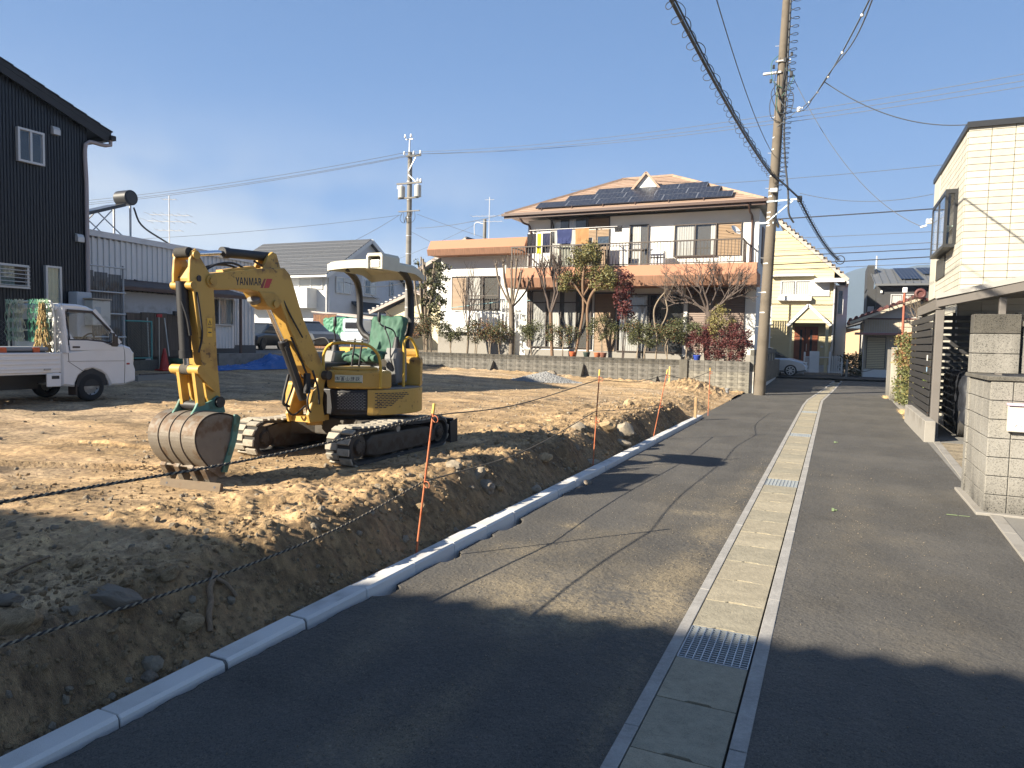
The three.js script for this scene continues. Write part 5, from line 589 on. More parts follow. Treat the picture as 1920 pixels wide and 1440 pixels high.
// ---------------------------------------------------------------- left side: dark house, warehouse, yard clutter
const L = {
  blk: M([0.018, 0.021, 0.028], 0.42, { metalness: 0.2, map: T.plain, uv: 1.2 }), blkR: M([0.022, 0.022, 0.024], 0.6, { map: T.plain, uv: 1 }),
  pipe: M([0.36, 0.31, 0.3], 0.6), sheet: M([0.74, 0.745, 0.74], 0.5, { metalness: 0.15, map: T.grime, uv: 2.2 }), sheetG: M([0.2, 0.21, 0.22], 0.6, { map: T.rust, uv: 1.3 }), trimG: M([0.38, 0.39, 0.4], 0.6, { map: T.grime, uv: 1 }), brown: M([0.1, 0.06, 0.045], 0.6),
  ply: M([0.17, 0.135, 0.11], 0.9, { map: T.wood, uv: 1.2 }), tealP: M([0.1, 0.3, 0.27], 0.6), mesh: M([0.13, 0.2, 0.17], 0.6), tarp: M([0.025, 0.11, 0.33], 0.55, { side: THREE.DoubleSide }), cone: M([0.45, 0.03, 0.02], 0.6, { map: T.grime, uv: 0.4 }),
};
// corrugated sheet in facade coordinates: ribs run up
const corr = (x0, x1, yb, yt, pitch, d, z = 0) => { const b = mb(), n = Math.round((x1 - x0) / pitch), P = []; for (let i = 0; i < n; i++) { const x = x0 + i * pitch; P.push([x, 0], [x + pitch * 0.4, 0], [x + pitch * 0.5, d], [x + pitch * 0.9, d]); } P.push([x1, 0]); for (let i = 0; i + 1 < P.length; i++) { const [a, p] = P[i], [c, q] = P[i + 1]; b.quad([a, yb(a), z + p], [c, yb(c), z + q], [c, yt(c), z + q], [a, yt(a), z + p]); } return b; };
{
  const B = new Bld('dark_house', 'tall house clad in black ribbed metal with white framed windows', 'house', [-18, 0.4, -9], Math.PI / 2, 9), a = B.add.bind(B);
  const ridge = 7.4, top = x => x > ridge ? 7.02 + (12.55 - x) * 0.342 : 7.02 + (12.55 - ridge) * 0.342 - (ridge - x) * 0.342;
  a(corr(2.2, 12.55, () => 0.4, x => top(x), 0.075, 0.018), 'ribbed_wall', L.blk); a(mb().box(2.2, 12.55, 0.4, 7.0, -9, -0.01), 'wall_core', L.blk); a(mb().face([[2.2, 6.99], [12.55, 6.99], [ridge, top(ridge)]], -9, -0.02), 'gable_core', L.blk);
  const rf = a(mb().bar([ridge, top(ridge) + 0.16, -4.4], [13.1, top(13.1) + 0.16, -4.4], 9.2, 0.12).bar([ridge, top(ridge) + 0.16, -4.4], [1.6, top(1.6) + 0.16, -4.4], 9.2, 0.12), 'roof', L.blkR); for (let i = 0; i < 16; i++) { const s = mix(ridge, 13.12, i / 16), e = mix(ridge, 13.12, (i + 1) / 16) + 0.02; mb().bar([s, top(s) + 0.225, -4.4], [e, top(e) + 0.245, -4.4], 9.24, 0.025).build('shingle_course', L.blkR, rf); }
  a(mb().bar([ridge, top(ridge) + 0.04, 0.17], [13.05, top(13.05) + 0.04, 0.17], 0.05, 0.24), 'bargeboard', L.blkR); a(mb().box(13.06, 13.2, 6.84, 6.96, -8.6, 0.26), 'eave_gutter', L.blkR);
  const wn = (o) => B.win({ fm: W.alu, z: 0.02, t: 0.05, dep: 0.1, ...o });
  wn({ x0: 10.76, x1: 11.39, y0: 5.77, y1: 6.57, cur: [] }); wn({ x0: 9.6, x1: 10.96, y0: 2.74, y1: 3.31, cur: [[0.5, 0.8, M([0.14, 0.2, 0.18], 0.8)]] }); wn({ x0: 11.36, x1: 11.76, y0: 1.35, y1: 3.36, n: 1, cur: [[0, 1, M([0.14, 0.24, 0.21], 0.8)]] });
  const bars = a(mb().box(9.6, 10.96, 2.74, 2.77, 0.125, 0.15), 'window_bars', W.alu); for (let i = 0; i < 6; i++) mb().cyl([9.6, 2.81 + i * 0.09, 0.14], [10.96, 2.81 + i * 0.09, 0.14], 0.012, 0.012, 6).build('bar', W.alu, bars);
  for (const [s, y] of [[11.7, 6.62], [12.28, 4.05]]) { const v = a(mb().slab([[0, y], [0.13, y], [0.13, y + 0.12], [0.09, y + 0.19], [0, y + 0.22]], s - 0.09, s + 0.09, 0.01), 'vent_hood', W.alu); }
  a(mb().tube([[13.12, 6.86, 0.14], [13.12, 6.72, 0.14], [12.95, 6.68, 0.1], [12.55, 6.67, 0.08], [12.48, 6.6, 0.07], [12.48, 5.5, 0.07], [12.48, 3, 0.07], [12.48, 0.4, 0.07]], 0.05, 9, 50), 'downpipe', L.pipe);
  const hp = a(mb().rbox(11.95, 12.35, 1.6, 2.75, 0.05, 0.4, 0.02), 'water_heater_cabinet', M([0.42, 0.44, 0.46], 0.6)); const ac = a(mb().rbox(12.12, 12.62, 1.9, 2.55, 0.42, 0.75, 0.03, 2), 'outdoor_unit', M([0.6, 0.58, 0.52], 0.6, { map: T.grime, uv: 0.6 })); mb().box(12.18, 12.34, 2.2, 2.38, 0.751, 0.754).build('rating_plate', M([0.4, 0.42, 0.42], 0.6), ac); mb().box(12.1, 12.64, 2.56, 2.6, 0.4, 0.78).build('unit_lid', M([0.4, 0.33, 0.25], 0.8), ac);
}
{
  const B = new Bld('warehouse', 'long low warehouse clad in pale corrugated sheet', 'warehouse', [-20.5, 0.5, -16], Math.PI / 2, 16), a = B.add.bind(B);
  const top = x => mix(4.8, 4.6, (x - 11) / 10); a(corr(10.5, 21.0, () => 1.35, top, 0.19, 0.035), 'corrugated_wall', L.sheet); a(mb().box(10.5, 21.0, 0.4, 4.55, -9, -0.02), 'wall_core', L.sheet); a(mb().box(10.5, 21.02, 0.4, 1.35, 0, 0.05), 'footing', M([0.1, 0.1, 0.1], 0.9)); a(mb().face([[10.4, top(10.4) - 0.12], [21.1, top(21.1) - 0.12], [21.1, top(21.1) + 0.06], [10.4, top(10.4) + 0.06]], 0.0, 0.1), 'verge_trim', L.sheet); a(mb().box(10.4, 21.1, 4.56, 4.62, -9, 0.0), 'roof', L.sheet);
  // lean-to against it
  const lz = 0.9; a(mb().box(14.3, 19.15, 1.3, 2.95, 0.06, lz - 0.02), 'lean_to_core', L.trimG); a(corr(16.8, 19.1, () => 1.25, () => 2.98, 0.14, 0.02, lz - 0.01), 'lean_to_siding', L.sheet); a(mb().box(14.8, 16.8, 2.35, 2.98, lz - 0.015, lz + 0.005), 'upper_panel', M([0.5, 0.52, 0.55], 0.7, { map: T.grime, uv: 1 })); a(mb().box(14.2, 14.8, 1.2, 2.98, lz - 0.015, lz + 0.01), 'grey_panel', L.trimG);
  a(mb().slab([[0.0, 3.42], [1.3, 3.12], [1.32, 3.06], [0.0, 3.3]], 14.2, 19.5, 0.01), 'lean_to_roof', M([0.13, 0.1, 0.09], 0.7, { map: T.rust, uv: 1 })); a(mb().box(14.2, 19.45, 3.0, 3.1, 1.28, 1.36), 'roof_gutter', L.brown); a(mb().bar([19.05, 0.5, 1.25], [19.05, 3.1, 1.25], 0.07, 0.07), 'brown_post', L.brown);
  B.win({ x0: 17.7, x1: 19.0, y0: 2.05, y1: 3.0, z: lz + 0.01, fm: W.alu, cur: [[0.02, 0.3], [0.5, 0.98, M([0.26, 0.28, 0.26], 0.8)]], room: W.room });
  for (let i = 0; i < 4; i++) a(mb().rbox(14.82 + i * 0.48, 15.29 + i * 0.48, 1.0, 2.35 + rr(-0.03, 0.03), lz + 0.03, lz + 0.06, 0.004), 'plywood_board', L.ply);
  a(mb().cyl([16.0, 3.3, 0.2], [16.5, 3.2, 0.5], 0.03, 0.03, 6).cyl([15.7, 3.4, 0.15], [16.2, 3.3, 0.15], 0.035, 0.035, 6), 'wall_bracket', W.blackf);
}
{ // steel pipe frame with rusty sheets between the two buildings
  const B = new Bld('pipe_screen', 'pipe frame holding grey rusty sheet metal beside the dark house', 'screen', [-18.6, 0.5, -13.3], Math.PI / 2, 13.3), a = B.add.bind(B);
  for (const s of [12.7, 13.95]) a(mb().cyl([s, 0.5, 0.06], [s, 3.62, 0.06], 0.03, 0.03, 8), 'upright_pipe', L.trimG); for (const y of [3.55, 2.85, 2.25, 1.6]) a(mb().cyl([12.6, y, 0.09], [14.0, y, 0.09], 0.024, 0.024, 8), 'cross_pipe', W.alu);
  for (let i = 0; i < 3; i++) a(corr(12.7 + i * 0.42, 13.1 + i * 0.42, () => 0.5, () => 3.42 - 0.03 * i, 0.08, 0.015, 0), 'sheet_panel', L.sheetG);
}
const chain = (b, s0, s1, y0, y1, p, r) => { const w = s1 - s0, h = y1 - y0; for (let k = -Math.ceil(h / p); k < w / p; k++) for (const dir of [1, -1]) { let a = s0 + k * p, c = a + h, ya = y0, yc = y1; if (a < s0) { ya += s0 - a; a = s0; } if (c > s1) { yc -= c - s1; c = s1; } if (c - a > 0.02) dir > 0 ? b.cyl([a, ya, 0], [c, yc, 0], r, r, 3, true) : b.cyl([s0 + s1 - a, ya, 0.004], [s0 + s1 - c, yc, 0.004], r, r, 3, true); } };
{
  const B = new Bld('chain_fence', 'teal framed chain link fence panel in front of the plywood boards', 'fence', [-18.9, 0.55, -14.6], Math.PI / 2, 14.6), a = B.add.bind(B), m = mb();
  a(mb().cyl([15.15, 0.6, 0], [15.15, 2.1, 0], 0.026, 0.026, 8), 'fence_post', L.tealP); a(mb().cyl([13.0, 0.6, 0], [13.0, 2.1, 0], 0.026, 0.026, 8), 'fence_post', L.tealP); a(mb().cyl([13.0, 2.08, 0], [15.15, 2.08, 0], 0.022, 0.022, 8).cyl([13.0, 0.98, 0], [15.15, 0.98, 0], 0.018, 0.018, 8), 'fence_rail', L.tealP); chain(m, 13.05, 15.12, 1.0, 2.06, 0.085, 0.0035); a(m, 'wire_mesh', L.mesh); a(mb().rbox(12.8, 15.3, 0.4, 0.92, -0.08, 0.08, 0.01), 'fence_footing', W.blockD);
  const D = new Bld('chain_fence', 'dark chain link fence behind the pickup bed', 'fence', [-16.6, 0.45, -7.8], Math.PI / 2, 7.8), n = mb(); chain(n, 6.4, 10.2, 0.6, 1.95, 0.1, 0.004); D.add(n, 'wire_mesh', M([0.1, 0.11, 0.12], 0.6)); for (const s of [6.4, 8.3, 10.2]) D.add(mb().cyl([s, 0.4, 0], [s, 2.0, 0], 0.025, 0.025, 8), 'fence_post', L.trimG);
}
{ // tools leaning on the boards
  const X0 = -19.25; const tool = (label, s, f) => { const t = thing('hand_tool', label, 'tool', [X0, lotY(X0, -s), -s], Math.PI / 2, 'tools leaning on the plywood boards'); f(t); };
  tool('long wooden handled shovel leaning on the plywood', 15.25, t => { mb().cyl([0, 0.35, 0.1], [0.05, 1.6, -0.02], 0.018, 0.018, 7).build('handle', M([0.5, 0.48, 0.42], 0.7), t); mb().rbox(-0.12, 0.12, 0.02, 0.35, 0.09, 0.11, 0.01).build('blade', W.alu, t); });
  tool('rake with red head end up leaning on the boards', 15.6, t => { mb().cyl([0, 0, 0.12], [0.1, 1.65, 0], 0.014, 0.014, 7).build('handle', M([0.55, 0.5, 0.4], 0.7), t); mb().rbox(0.02, 0.2, 1.6, 1.7, -0.03, 0.03, 0.01).build('head', X.red, t); });
  tool('pale pole leaning on the plywood boards', 16.0, t => { mb().cyl([0, 0.4, 0.08], [-0.1, 1.6, 0], 0.016, 0.016, 7).build('handle', M([0.6, 0.6, 0.56], 0.6), t); }); tool('sledge hammer standing head up at the board end', 16.4, t => { mb().cyl([0, 0.1, 0.08], [-0.02, 1.75, 0], 0.017, 0.017, 7).build('handle', L.ply, t); mb().rbox(-0.16, 0.14, 1.72, 1.86, -0.06, 0.06, 0.02, 2).build('head', W.blackf, t); });
  const cn = thing('traffic_cone', 'faded red traffic cone by the plywood boards', 'traffic cone', [-18.6, lotY(-18.6, -15.35, false), -15.35]); mb().lathe([[0.001, 0.68], [0.03, 0.68], [0.035, 0.66], [0.15, 0.05], [0.16, 0.03]], 22).build('cone_body', L.cone, cn); mb().rbox(-0.2, 0.2, 0, 0.04, -0.2, 0.2, 0.015).build('base', L.cone, cn);
  for (const [z, c, l, w] of [[-15.85, [0.03, 0.1, 0.06], 'dark green plastic tray tipped beside the cone', 0.24], [-16.45, [0.04, 0.13, 0.08], 'green plastic garden seat beside the tray', 0.28], [-17.0, [0.3, 0.03, 0.12], 'crimson plastic basin at the end of the clutter', 0.22]]) { const t = thing('plastic_tub', l, 'tub', [-18.6, lotY(-18.6, z, false), z], 0.4, 'plastic tubs by the warehouse'); mb().lathe([[0.001, 0.02], [w * 0.7, 0.02], [w, 0.34], [w * 1.08, 0.34], [w * 1.08, 0.31], [w * 0.76, 0], [0.001, 0]], 20).build('tub_body', M(c, 0.5), t); mb().lathe([[w * 1.02, 0.33], [w * 1.1, 0.335], [w * 1.1, 0.36], [w * 1.02, 0.36]], 20).build('rim', M(c, 0.5), t); if (z === -16.45) mb().rbox(-0.22, 0.22, 0.36, 0.62, -0.18, -0.12, 0.03).build('backrest', M(c, 0.5), t); }
  const pk = thing('concrete_beam', 'long pale concrete beam lying on the dirt ahead of the pickup', 'beam', [-16.5, lotY(-16.5, -13.6, false), -13.6], 0.1); mb().rbox(-0.09, 0.09, 0, 0.15, -0.95, 0.95, 0.01).build('beam', W.conc, pk); mb().rbox(-0.04, 0.03, 0.152, 0.19, -0.6, 0.8, 0.004).build('timber_strip', L.ply, pk);
  // blue tarpaulin crumpled on the ground
  const nx = 70, nz = 46, pos = [], id = []; for (let j = 0; j <= nz; j++) for (let i = 0; i <= nx; i++) { const u = i / nx, v = j / nz, s = 16.9 + u * 3.6, t = -18.4 + (v - 0.5) * 1.2 * (0.4 + 0.9 * u) + 0.12 * N(u * 7, v * 4), x = t, z = -s + 0.15 * N(v * 5, u * 9, 2), e = sstep(0, 0.12, Math.min(v, 1 - v)) * sstep(0, 0.05, Math.min(u, 1 - u)); const h = e * (0.05 + 0.42 * sstep(0.5, 0.8, u) * (0.6 + 0.5 * N(u * 6, v * 5, 4)) + 0.1 * Math.abs(N(u * 9, v * 8, 5)) + 0.07 * Math.abs(N(u * 22, v * 18, 6))); pos.push(x, lotY(x, z, false) + 0.02 + h, z); } for (let j = 0; j < nz; j++) for (let i = 0; i < nx; i++) { const k = j * (nx + 1) + i; id.push(k, k + 1, k + nx + 1, k + 1, k + nx + 2, k + nx + 1); } const g = new THREE.BufferGeometry(); g.setAttribute('position', new THREE.Float32BufferAttribute(pos, 3)); g.setIndex(id); const k = toCreasedNormals(g, 0.5); tag(addMesh('blue_tarp', k, L.tarp), 'crumpled blue tarpaulin lying on the ground behind the boom', 'tarpaulin');
  const lg = thing('retaining_kerb', 'low concrete retaining wall at the back corner of the lot', 'wall', [-19.3, 0.4, -23.5]); for (let i = 0; i < 5; i++) mb().rbox(-0.12, 0.12, 0.0, 0.68, 5.5 - i * 2.0 - 1.99, 5.5 - i * 2.0, 0.01).build('wall_segment', W.conc, lg); 
  mb().box(-40, -19.4, 0.3, 1.02, -60, -18).build('neighbour_yard', M([0.16, 0.155, 0.15], 0.95, { map: T.speck, uv: 2 })); tag(scene.children[scene.children.length - 1], 'raised grey yard of the neighbours behind the retaining wall', 'yard', null, 'structure');
}
{ // solar water heater and aerial on the warehouse roof
  const S = thing('solar_water_heater', 'solar water heater with round black tank on a steel stand', 'water heater', [-22, 4.6, -15.6], Math.PI / 2); mb().bar([-1.6, 0.45, 0], [0.75, 1.35, 0], 0.9, 0.1).build('collector', M([0.06, 0.06, 0.06], 0.3, { map: T.plain, uv: 0.5 }), S); mb().cyl([0.95, 1.62, -0.1], [0.95, 1.62, 0.45], 0.25, 0.25, 28).build('tank', W.blackf, S); mb().cyl([0.95, 1.62, 0.45], [0.95, 1.62, 0.47], 0.2, 0.18, 28).build('tank_cap', M([0.05, 0.05, 0.05], 0.5), S);
  for (const z of [-0.4, 0.4]) mb().cyl([0.95, 0, z], [0.95, 1.4, z], 0.035, 0.035, 8).cyl([-0.6, 0, z], [-0.6, 0.8, z], 0.03, 0.03, 8).cyl([0.95, 0.1, z], [-0.2, 0.95, z], 0.02, 0.02, 6).cyl([-0.6, 0.1, z], [0.3, 1.1, z], 0.02, 0.02, 6).build('stand', W.alu, S); mb().tube([[1.0, 1.3, 0.5], [1.25, 0.8, 0.5], [2.2, 0.35, 0.5], [3.4, -0.05, 0.4], [4.0, -0.15, 0.3]], 0.03, 7, 30).build('hose', W.blackf, S);
}
const aerial = (name, label, x, y, z, h, ry, el) => { const t = thing(name, label, 'antenna', [x, y, z], ry); mb().cyl([0, 0, 0], [0, h, 0], 0.022, 0.018, 7).build('mast', W.alu, t); for (const [yy, L0, n, w, dir] of el) { const b = mb(); b.cyl([-L0 / 2, yy, 0], [L0 / 2, yy, 0], 0.012, 0.012, 5); for (let i = 0; i < n; i++) { const px = mix(-L0 / 2, L0 / 2, n > 1 ? i / (n - 1) : 0.5), ww = w * mix(1, 0.7, i / n); b.cyl([px, yy + 0.01, -ww / 2], [px, yy + 0.01, ww / 2], 0.007, 0.007, 4); } b.build('aerial_elements', W.alu, t); } return t; };
aerial('roof_antenna', 'tall television aerial on the warehouse roof', -23.9, 4.6, -20, 2.5, 0.5, [[1.75, 1.5, 6, 1.0], [1.5, 1.7, 5, 1.3], [1.15, 0.9, 4, 0.7], [2.35, 0.5, 4, 0.4]]);
// ---------------------------------------------------------------- kei pickup
{
  const t = thing('kei_pickup', 'small white pickup truck with nets and a grey tool box in its bed', 'truck', [-13.33, 0.445, -8.6]);
  const body = M([0.78, 0.79, 0.79], 0.28, { phys: true, clearcoat: 0.5, clearcoatRoughness: 0.15, map: T.plain, uv: 1.5 }), gap = M([0.03, 0.03, 0.03], 0.8), trim = M([0.035, 0.025, 0.022], 0.5), tire = M([0.018, 0.018, 0.019], 0.9, { map: T.plain, uv: 0.2 }), rimM = M([0.36, 0.37, 0.37], 0.5, { metalness: 0.5, map: T.grime, uv: 0.3 });
  // profile given as (distance ahead, height); z local = -(d - 8.6)
  const q = P => P.map(([d, y]) => [-(d - 8.6), y]);
  const arch = (cd, r, y0) => { const o = []; for (let a = 168; a >= 12; a -= 13) o.push([cd - r * Math.cos(rad(a)) * -1 * -1, y0 + r * Math.sin(rad(a))]); return o; };
  const low = [[8.26, 0.31], [8.26, 0.92], [9.47, 1.06], [9.64, 1.0], [9.7, 0.9], [9.715, 0.66], [9.75, 0.56], [9.75, 0.34], [9.48, 0.27], [9.2, 0.27], [9.17, 0.36], [9.1, 0.47], [9.0, 0.55], [8.85, 0.6], [8.7, 0.575], [8.58, 0.48], [8.52, 0.36], [8.51, 0.28]];
  const cabLow = mb().slab(q(low).reverse(), -0.72, 0.72, 0.035).build('cab_body', body, t);
  // greenhouse: pillars and roof leaving window openings
  const tum = (b, pts, w0, w1) => b; // narrow the cab upward
  const roof = mb().slab(q([[8.22, 1.66], [8.22, 1.75], [8.28, 1.79], [8.6, 1.79], [8.8, 1.765], [8.93, 1.71], [9.0, 1.64], [8.92, 1.64]]).reverse(), -0.64, 0.64, 0.03).build('cab_roof', body, t);
  for (const s of [-1, 1]) { const x0 = s * 0.705, x1 = s * 0.66; mb().bar([x0 * 0.985, 0.9, -(8.31 - 8.6)], [s * 0.625, 1.72, -(8.29 - 8.6)], 0.06, 0.17).bar([x0 * 0.985, 1.08, -(9.42 - 8.6)], [s * 0.615, 1.71, -(8.94 - 8.6)], 0.055, 0.065).build('pillar', body, t); 
    const dr = mb().slab(q([[8.42, 0.95], [8.4, 1.13], [8.74, 1.13], [9.05, 1.1], [9.34, 1.0], [9.34, 0.95]]).reverse(), s * 0.722 - 0.012, s * 0.722 + 0.004, 0.004).build('door_sill', body, t);
    const pts = [[8.42, 1.14], [8.4, 1.62], [8.45, 1.665], [8.86, 1.665], [8.94, 1.63], [9.27, 1.25], [9.37, 1.05], [9.06, 1.12], [8.76, 1.14]], X3 = y => s * (0.722 - (y - 1.0) * 0.135); const gl = mb(), fr = mb(); for (let i = 1; i + 1 < pts.length; i++) { const T3 = [pts[0], pts[i], pts[i + 1]].map(([d, y]) => [X3(y), y, -(d - 8.6)]); gl.tri(T3[0], T3[1], T3[2]); } gl.build('door_glass', W.glass, t); pts.forEach(([d, y], i) => { const [d2, y2] = pts[(i + 1) % pts.length]; fr.cyl([X3(y) + s * 0.004, y, -(d - 8.6)], [X3(y2) + s * 0.004, y2, -(d2 - 8.6)], 0.013, 0.013, 6); }); fr.build('window_seal', trim, t); 
    mb().bar([X3(1.67) + s * 0.02, 1.67, -(8.42 - 8.6)], [X3(1.66) + s * 0.02, 1.66, -(8.9 - 8.6)], 0.03, 0.045).bar([X3(1.66) + s * 0.02, 1.65, -(8.9 - 8.6)], [X3(1.3) + s * 0.02, 1.32, -(9.22 - 8.6)], 0.03, 0.03).build('rain_visor', trim, t); }
  mb().quad([-0.6, 1.68, -(8.97 - 8.6)], [0.6, 1.68, -(8.97 - 8.6)], [0.69, 1.08, -(9.45 - 8.6)], [-0.69, 1.08, -(9.45 - 8.6)]).build('windscreen', W.glass, t);
  mb().box(-0.65, 0.65, 0.35, 1.1, -(8.34 - 8.6), -(8.28 - 8.6)).box(-0.62, 0.62, 1.5, 1.72, -(8.31 - 8.6), -(8.26 - 8.6)).box(-0.65, -0.45, 1.1, 1.5, -(8.32 - 8.6), -(8.27 - 8.6)).box(0.45, 0.65, 1.1, 1.5, -(8.32 - 8.6), -(8.27 - 8.6)).build('cab_back', body, t); mb().box(-0.45, 0.45, 1.1, 1.5, -(8.3 - 8.6), -(8.295 - 8.6)).build('rear_window', W.glass, t);
  for (const x of [-0.33, 0.33]) { const s = mb().rbox(x - 0.22, x + 0.22, 0.7, 1.45, 0.12, 0.22, 0.05, 2).rbox(x - 0.22, x + 0.22, 0.7, 0.82, -0.3, 0.2, 0.04, 2).build('cab_seat', M([0.16, 0.17, 0.18], 0.9), t); mb().rbox(x - 0.12, x + 0.12, 1.42, 1.62, 0.13, 0.2, 0.04, 2).build('headrest', M([0.16, 0.17, 0.18], 0.9), s); } mb().rbox(-0.62, 0.62, 0.9, 1.08, -0.78, -0.5, 0.05, 2).build('dashboard', trim, t); mb().geo(new THREE.TorusGeometry(0.17, 0.016, 8, 24), new THREE.Matrix4().makeRotationX(-0.6).setPosition(0.33, 1.12, -0.4)).build('steering_wheel', trim, t);
  // door cut lines, handle, lamp, mirror
  mb().tube([[0.718, 1.15, -(8.37 - 8.6)], [0.723, 0.95, -(8.38 - 8.6)], [0.7225, 0.74, -(8.39 - 8.6)]], 0.004, 5, 10).tube([[0.7225, 0.74, -(8.39 - 8.6)], [0.7225, 0.56, -(8.66 - 8.6)]], 0.004, 5, 4).tube([[0.712, 1.1, -(9.46 - 8.6)], [0.7225, 0.9, -(9.5 - 8.6)], [0.7225, 0.3, -(9.49 - 8.6)]], 0.004, 5, 12).cyl([0.7225, 0.75, -(8.36 - 8.6)], [0.7225, 0.74, -(9.5 - 8.6)], 0.003, 0.003, 5).build('panel_gaps', gap, t);
  mb().rbox(0.715, 0.732, 0.99, 1.025, -(8.6 - 8.6), -(8.46 - 8.6), 0.005).build('door_handle', trim, t); mb().rbox(0.7, 0.73, 0.665, 0.7, -(9.61 - 8.6), -(9.54 - 8.6), 0.012, 2).build('side_marker', M([0.35, 0.03, 0.02], 0.3), t); mb().rbox(0.56, 0.7, 0.68, 0.92, -(9.725 - 8.6), -(9.66 - 8.6), 0.03, 2).build('headlight', M([0.7, 0.72, 0.68], 0.15, { metalness: 0.4 }), t); mb().rbox(-0.7, -0.56, 0.68, 0.92, -(9.725 - 8.6), -(9.66 - 8.6), 0.03, 2).build('headlight', M([0.7, 0.72, 0.68], 0.15, { metalness: 0.4 }), t);
  const mr = mb().rbox(0.74, 0.86, 1.08, 1.28, -(9.22 - 8.6), -(9.16 - 8.6), 0.025, 2).build('door_mirror', trim, t); mb().box(0.752, 0.848, 1.095, 1.265, -(9.158 - 8.6), -(9.155 - 8.6)).build('mirror_glass', X.chrome, mr); mb().bar([0.7, 1.1, -(9.28 - 8.6)], [0.77, 1.14, -(9.2 - 8.6)], 0.05, 0.08).rbox(0.7, 0.74, 1.02, 1.22, -(9.36 - 8.6), -(9.22 - 8.6), 0.015).build('mirror_arm', trim, mr);
  mb().cyl([0.62, 1.2, -(8.36 - 8.6)], [0.68, 2.05, -(8.28 - 8.6)], 0.004, 0.003, 5).build('radio_aerial', trim, t);
  // bed
  const bed = mb().box(-0.7, 0.7, 0.53, 0.57, -(8.22 - 8.6), 2.3).build('bed_floor', body, t);
  for (const s of [-1, 1]) { const sd = mb().slab([[-(8.24 - 8.6), 0.56], [-(8.24 - 8.6), 0.91], [2.3, 0.91], [2.3, 0.56]], s * 0.715 - 0.02, s * 0.715 + 0.012, 0.006).build('bed_side', body, t); for (const y of [0.885, 0.8, 0.72, 0.635]) mb().rbox(s * 0.73 - 0.006, s * 0.73 + 0.008, y - 0.018, y + 0.018, 0.37, 2.28, 0.006).build('pressed_rib', body, sd); for (const z of [0.55, 1.4]) mb().rbox(s * 0.738 - 0.004, s * 0.738 + 0.012, 0.6, 0.63, z, z + 0.12, 0.004).build('latch', rimM, sd); mb().rbox(s * 0.72 - 0.02, s * 0.735 + 0.008, 0.3, 0.545, 0.36, 0.62, 0.02).build('under_panel', body, sd); mb().rbox(s * 0.735, s * 0.745, 0.44, 0.5, 0.4, 0.54, 0.012).build('fuel_opening', gap, sd); }
  mb().box(-0.7, 0.7, 0.56, 0.9, 2.28, 2.31).build('tailgate', body, t); mb().box(-0.35, -0.28, 0.36, 0.5, -0.9, 2.3).box(0.28, 0.35, 0.36, 0.5, -0.9, 2.3).box(-0.3, 0.3, 0.25, 0.45, 0.5, 1.2).build('chassis', X.black, t);
  const wheelG = [mb().lathe([[0.15, -0.075], [0.2, -0.082], [0.245, -0.07], [0.262, -0.045], [0.265, 0], [0.262, 0.045], [0.245, 0.07], [0.2, 0.082], [0.15, 0.075]], 36).merged(0.2), mb().lathe([[0.155, 0.07], [0.172, 0.078], [0.168, 0.06], [0.15, 0.03], [0.125, 0.028], [0.11, 0.04], [0.06, 0.045], [0.05, 0.06], [0.03, 0.065], [0.001, 0.065]], 32).merged(0.3)];
  for (const [x, d, s] of [[0.63, 8.83, 1], [-0.63, 8.83, -1], [0.63, 6.95, 1], [-0.63, 6.95, -1]]) { const w = addMesh('wheel', wheelG[0], tire, t); w.position.set(x, 0.262, -(d - 8.6)); w.rotation.z = -s * Math.PI / 2; const r = addMesh('rim', wheelG[1], rimM, w); for (let k = 0; k < 10; k++) { const a = k * 0.6283, h = mb().cyl([0.138 * Math.cos(a), 0.02, 0.138 * Math.sin(a)], [0.138 * Math.cos(a), 0.034, 0.138 * Math.sin(a)], 0.014, 0.014, 8).build('rim_hole', gap, w); } }
  mb().box(0.5, 0.72, 0.12, 0.32, 0.06, 0.085).build('mud_flap', trim, t); mb().slab([[-0.55, 0.28], [-0.5, 0.5], [-0.25, 0.62], [0.02, 0.5], [0.07, 0.28]], -0.7, 0.7, 0).build('wheel_well', gap, t);
  // head rack
  const rk = mb().tube([[-0.66, 0.6, 0.42], [-0.66, 1.5, 0.42], [-0.58, 1.82, 0.42], [0.58, 1.82, 0.42], [0.66, 1.5, 0.42], [0.66, 0.6, 0.42]], 0.02, 8, 60, false, true).cyl([-0.64, 1.3, 0.42], [0.64, 1.3, 0.42], 0.015, 0.015, 6).cyl([-0.62, 1.7, 0.42], [0.62, 1.7, 0.42], 0.015, 0.015, 6).build('head_rack', M([0.66, 0.64, 0.55], 0.6), t);
  // load: each its own thing
  const base = t.position, at = (x, y, z) => [base.x + x, base.y + y, base.z + z];
  const bx = thing('tool_box', 'long grey plastic tool box with orange latches in the pickup bed', 'tool box', at(0.4, 0.57, 1.1)); mb().rbox(-0.24, 0.24, 0, 0.36, -0.55, 0.6, 0.03, 2).build('box_body', M([0.07, 0.075, 0.085], 0.6), bx); mb().rbox(-0.26, 0.26, 0.36, 0.44, -0.58, 0.63, 0.03, 2).build('lid', M([0.2, 0.22, 0.24], 0.6), bx); for (const z of [-0.35, 0.2]) mb().rbox(0.255, 0.28, 0.3, 0.43, z - 0.06, z + 0.06, 0.01).build('latch', M([0.5, 0.09, 0.02], 0.5), bx);
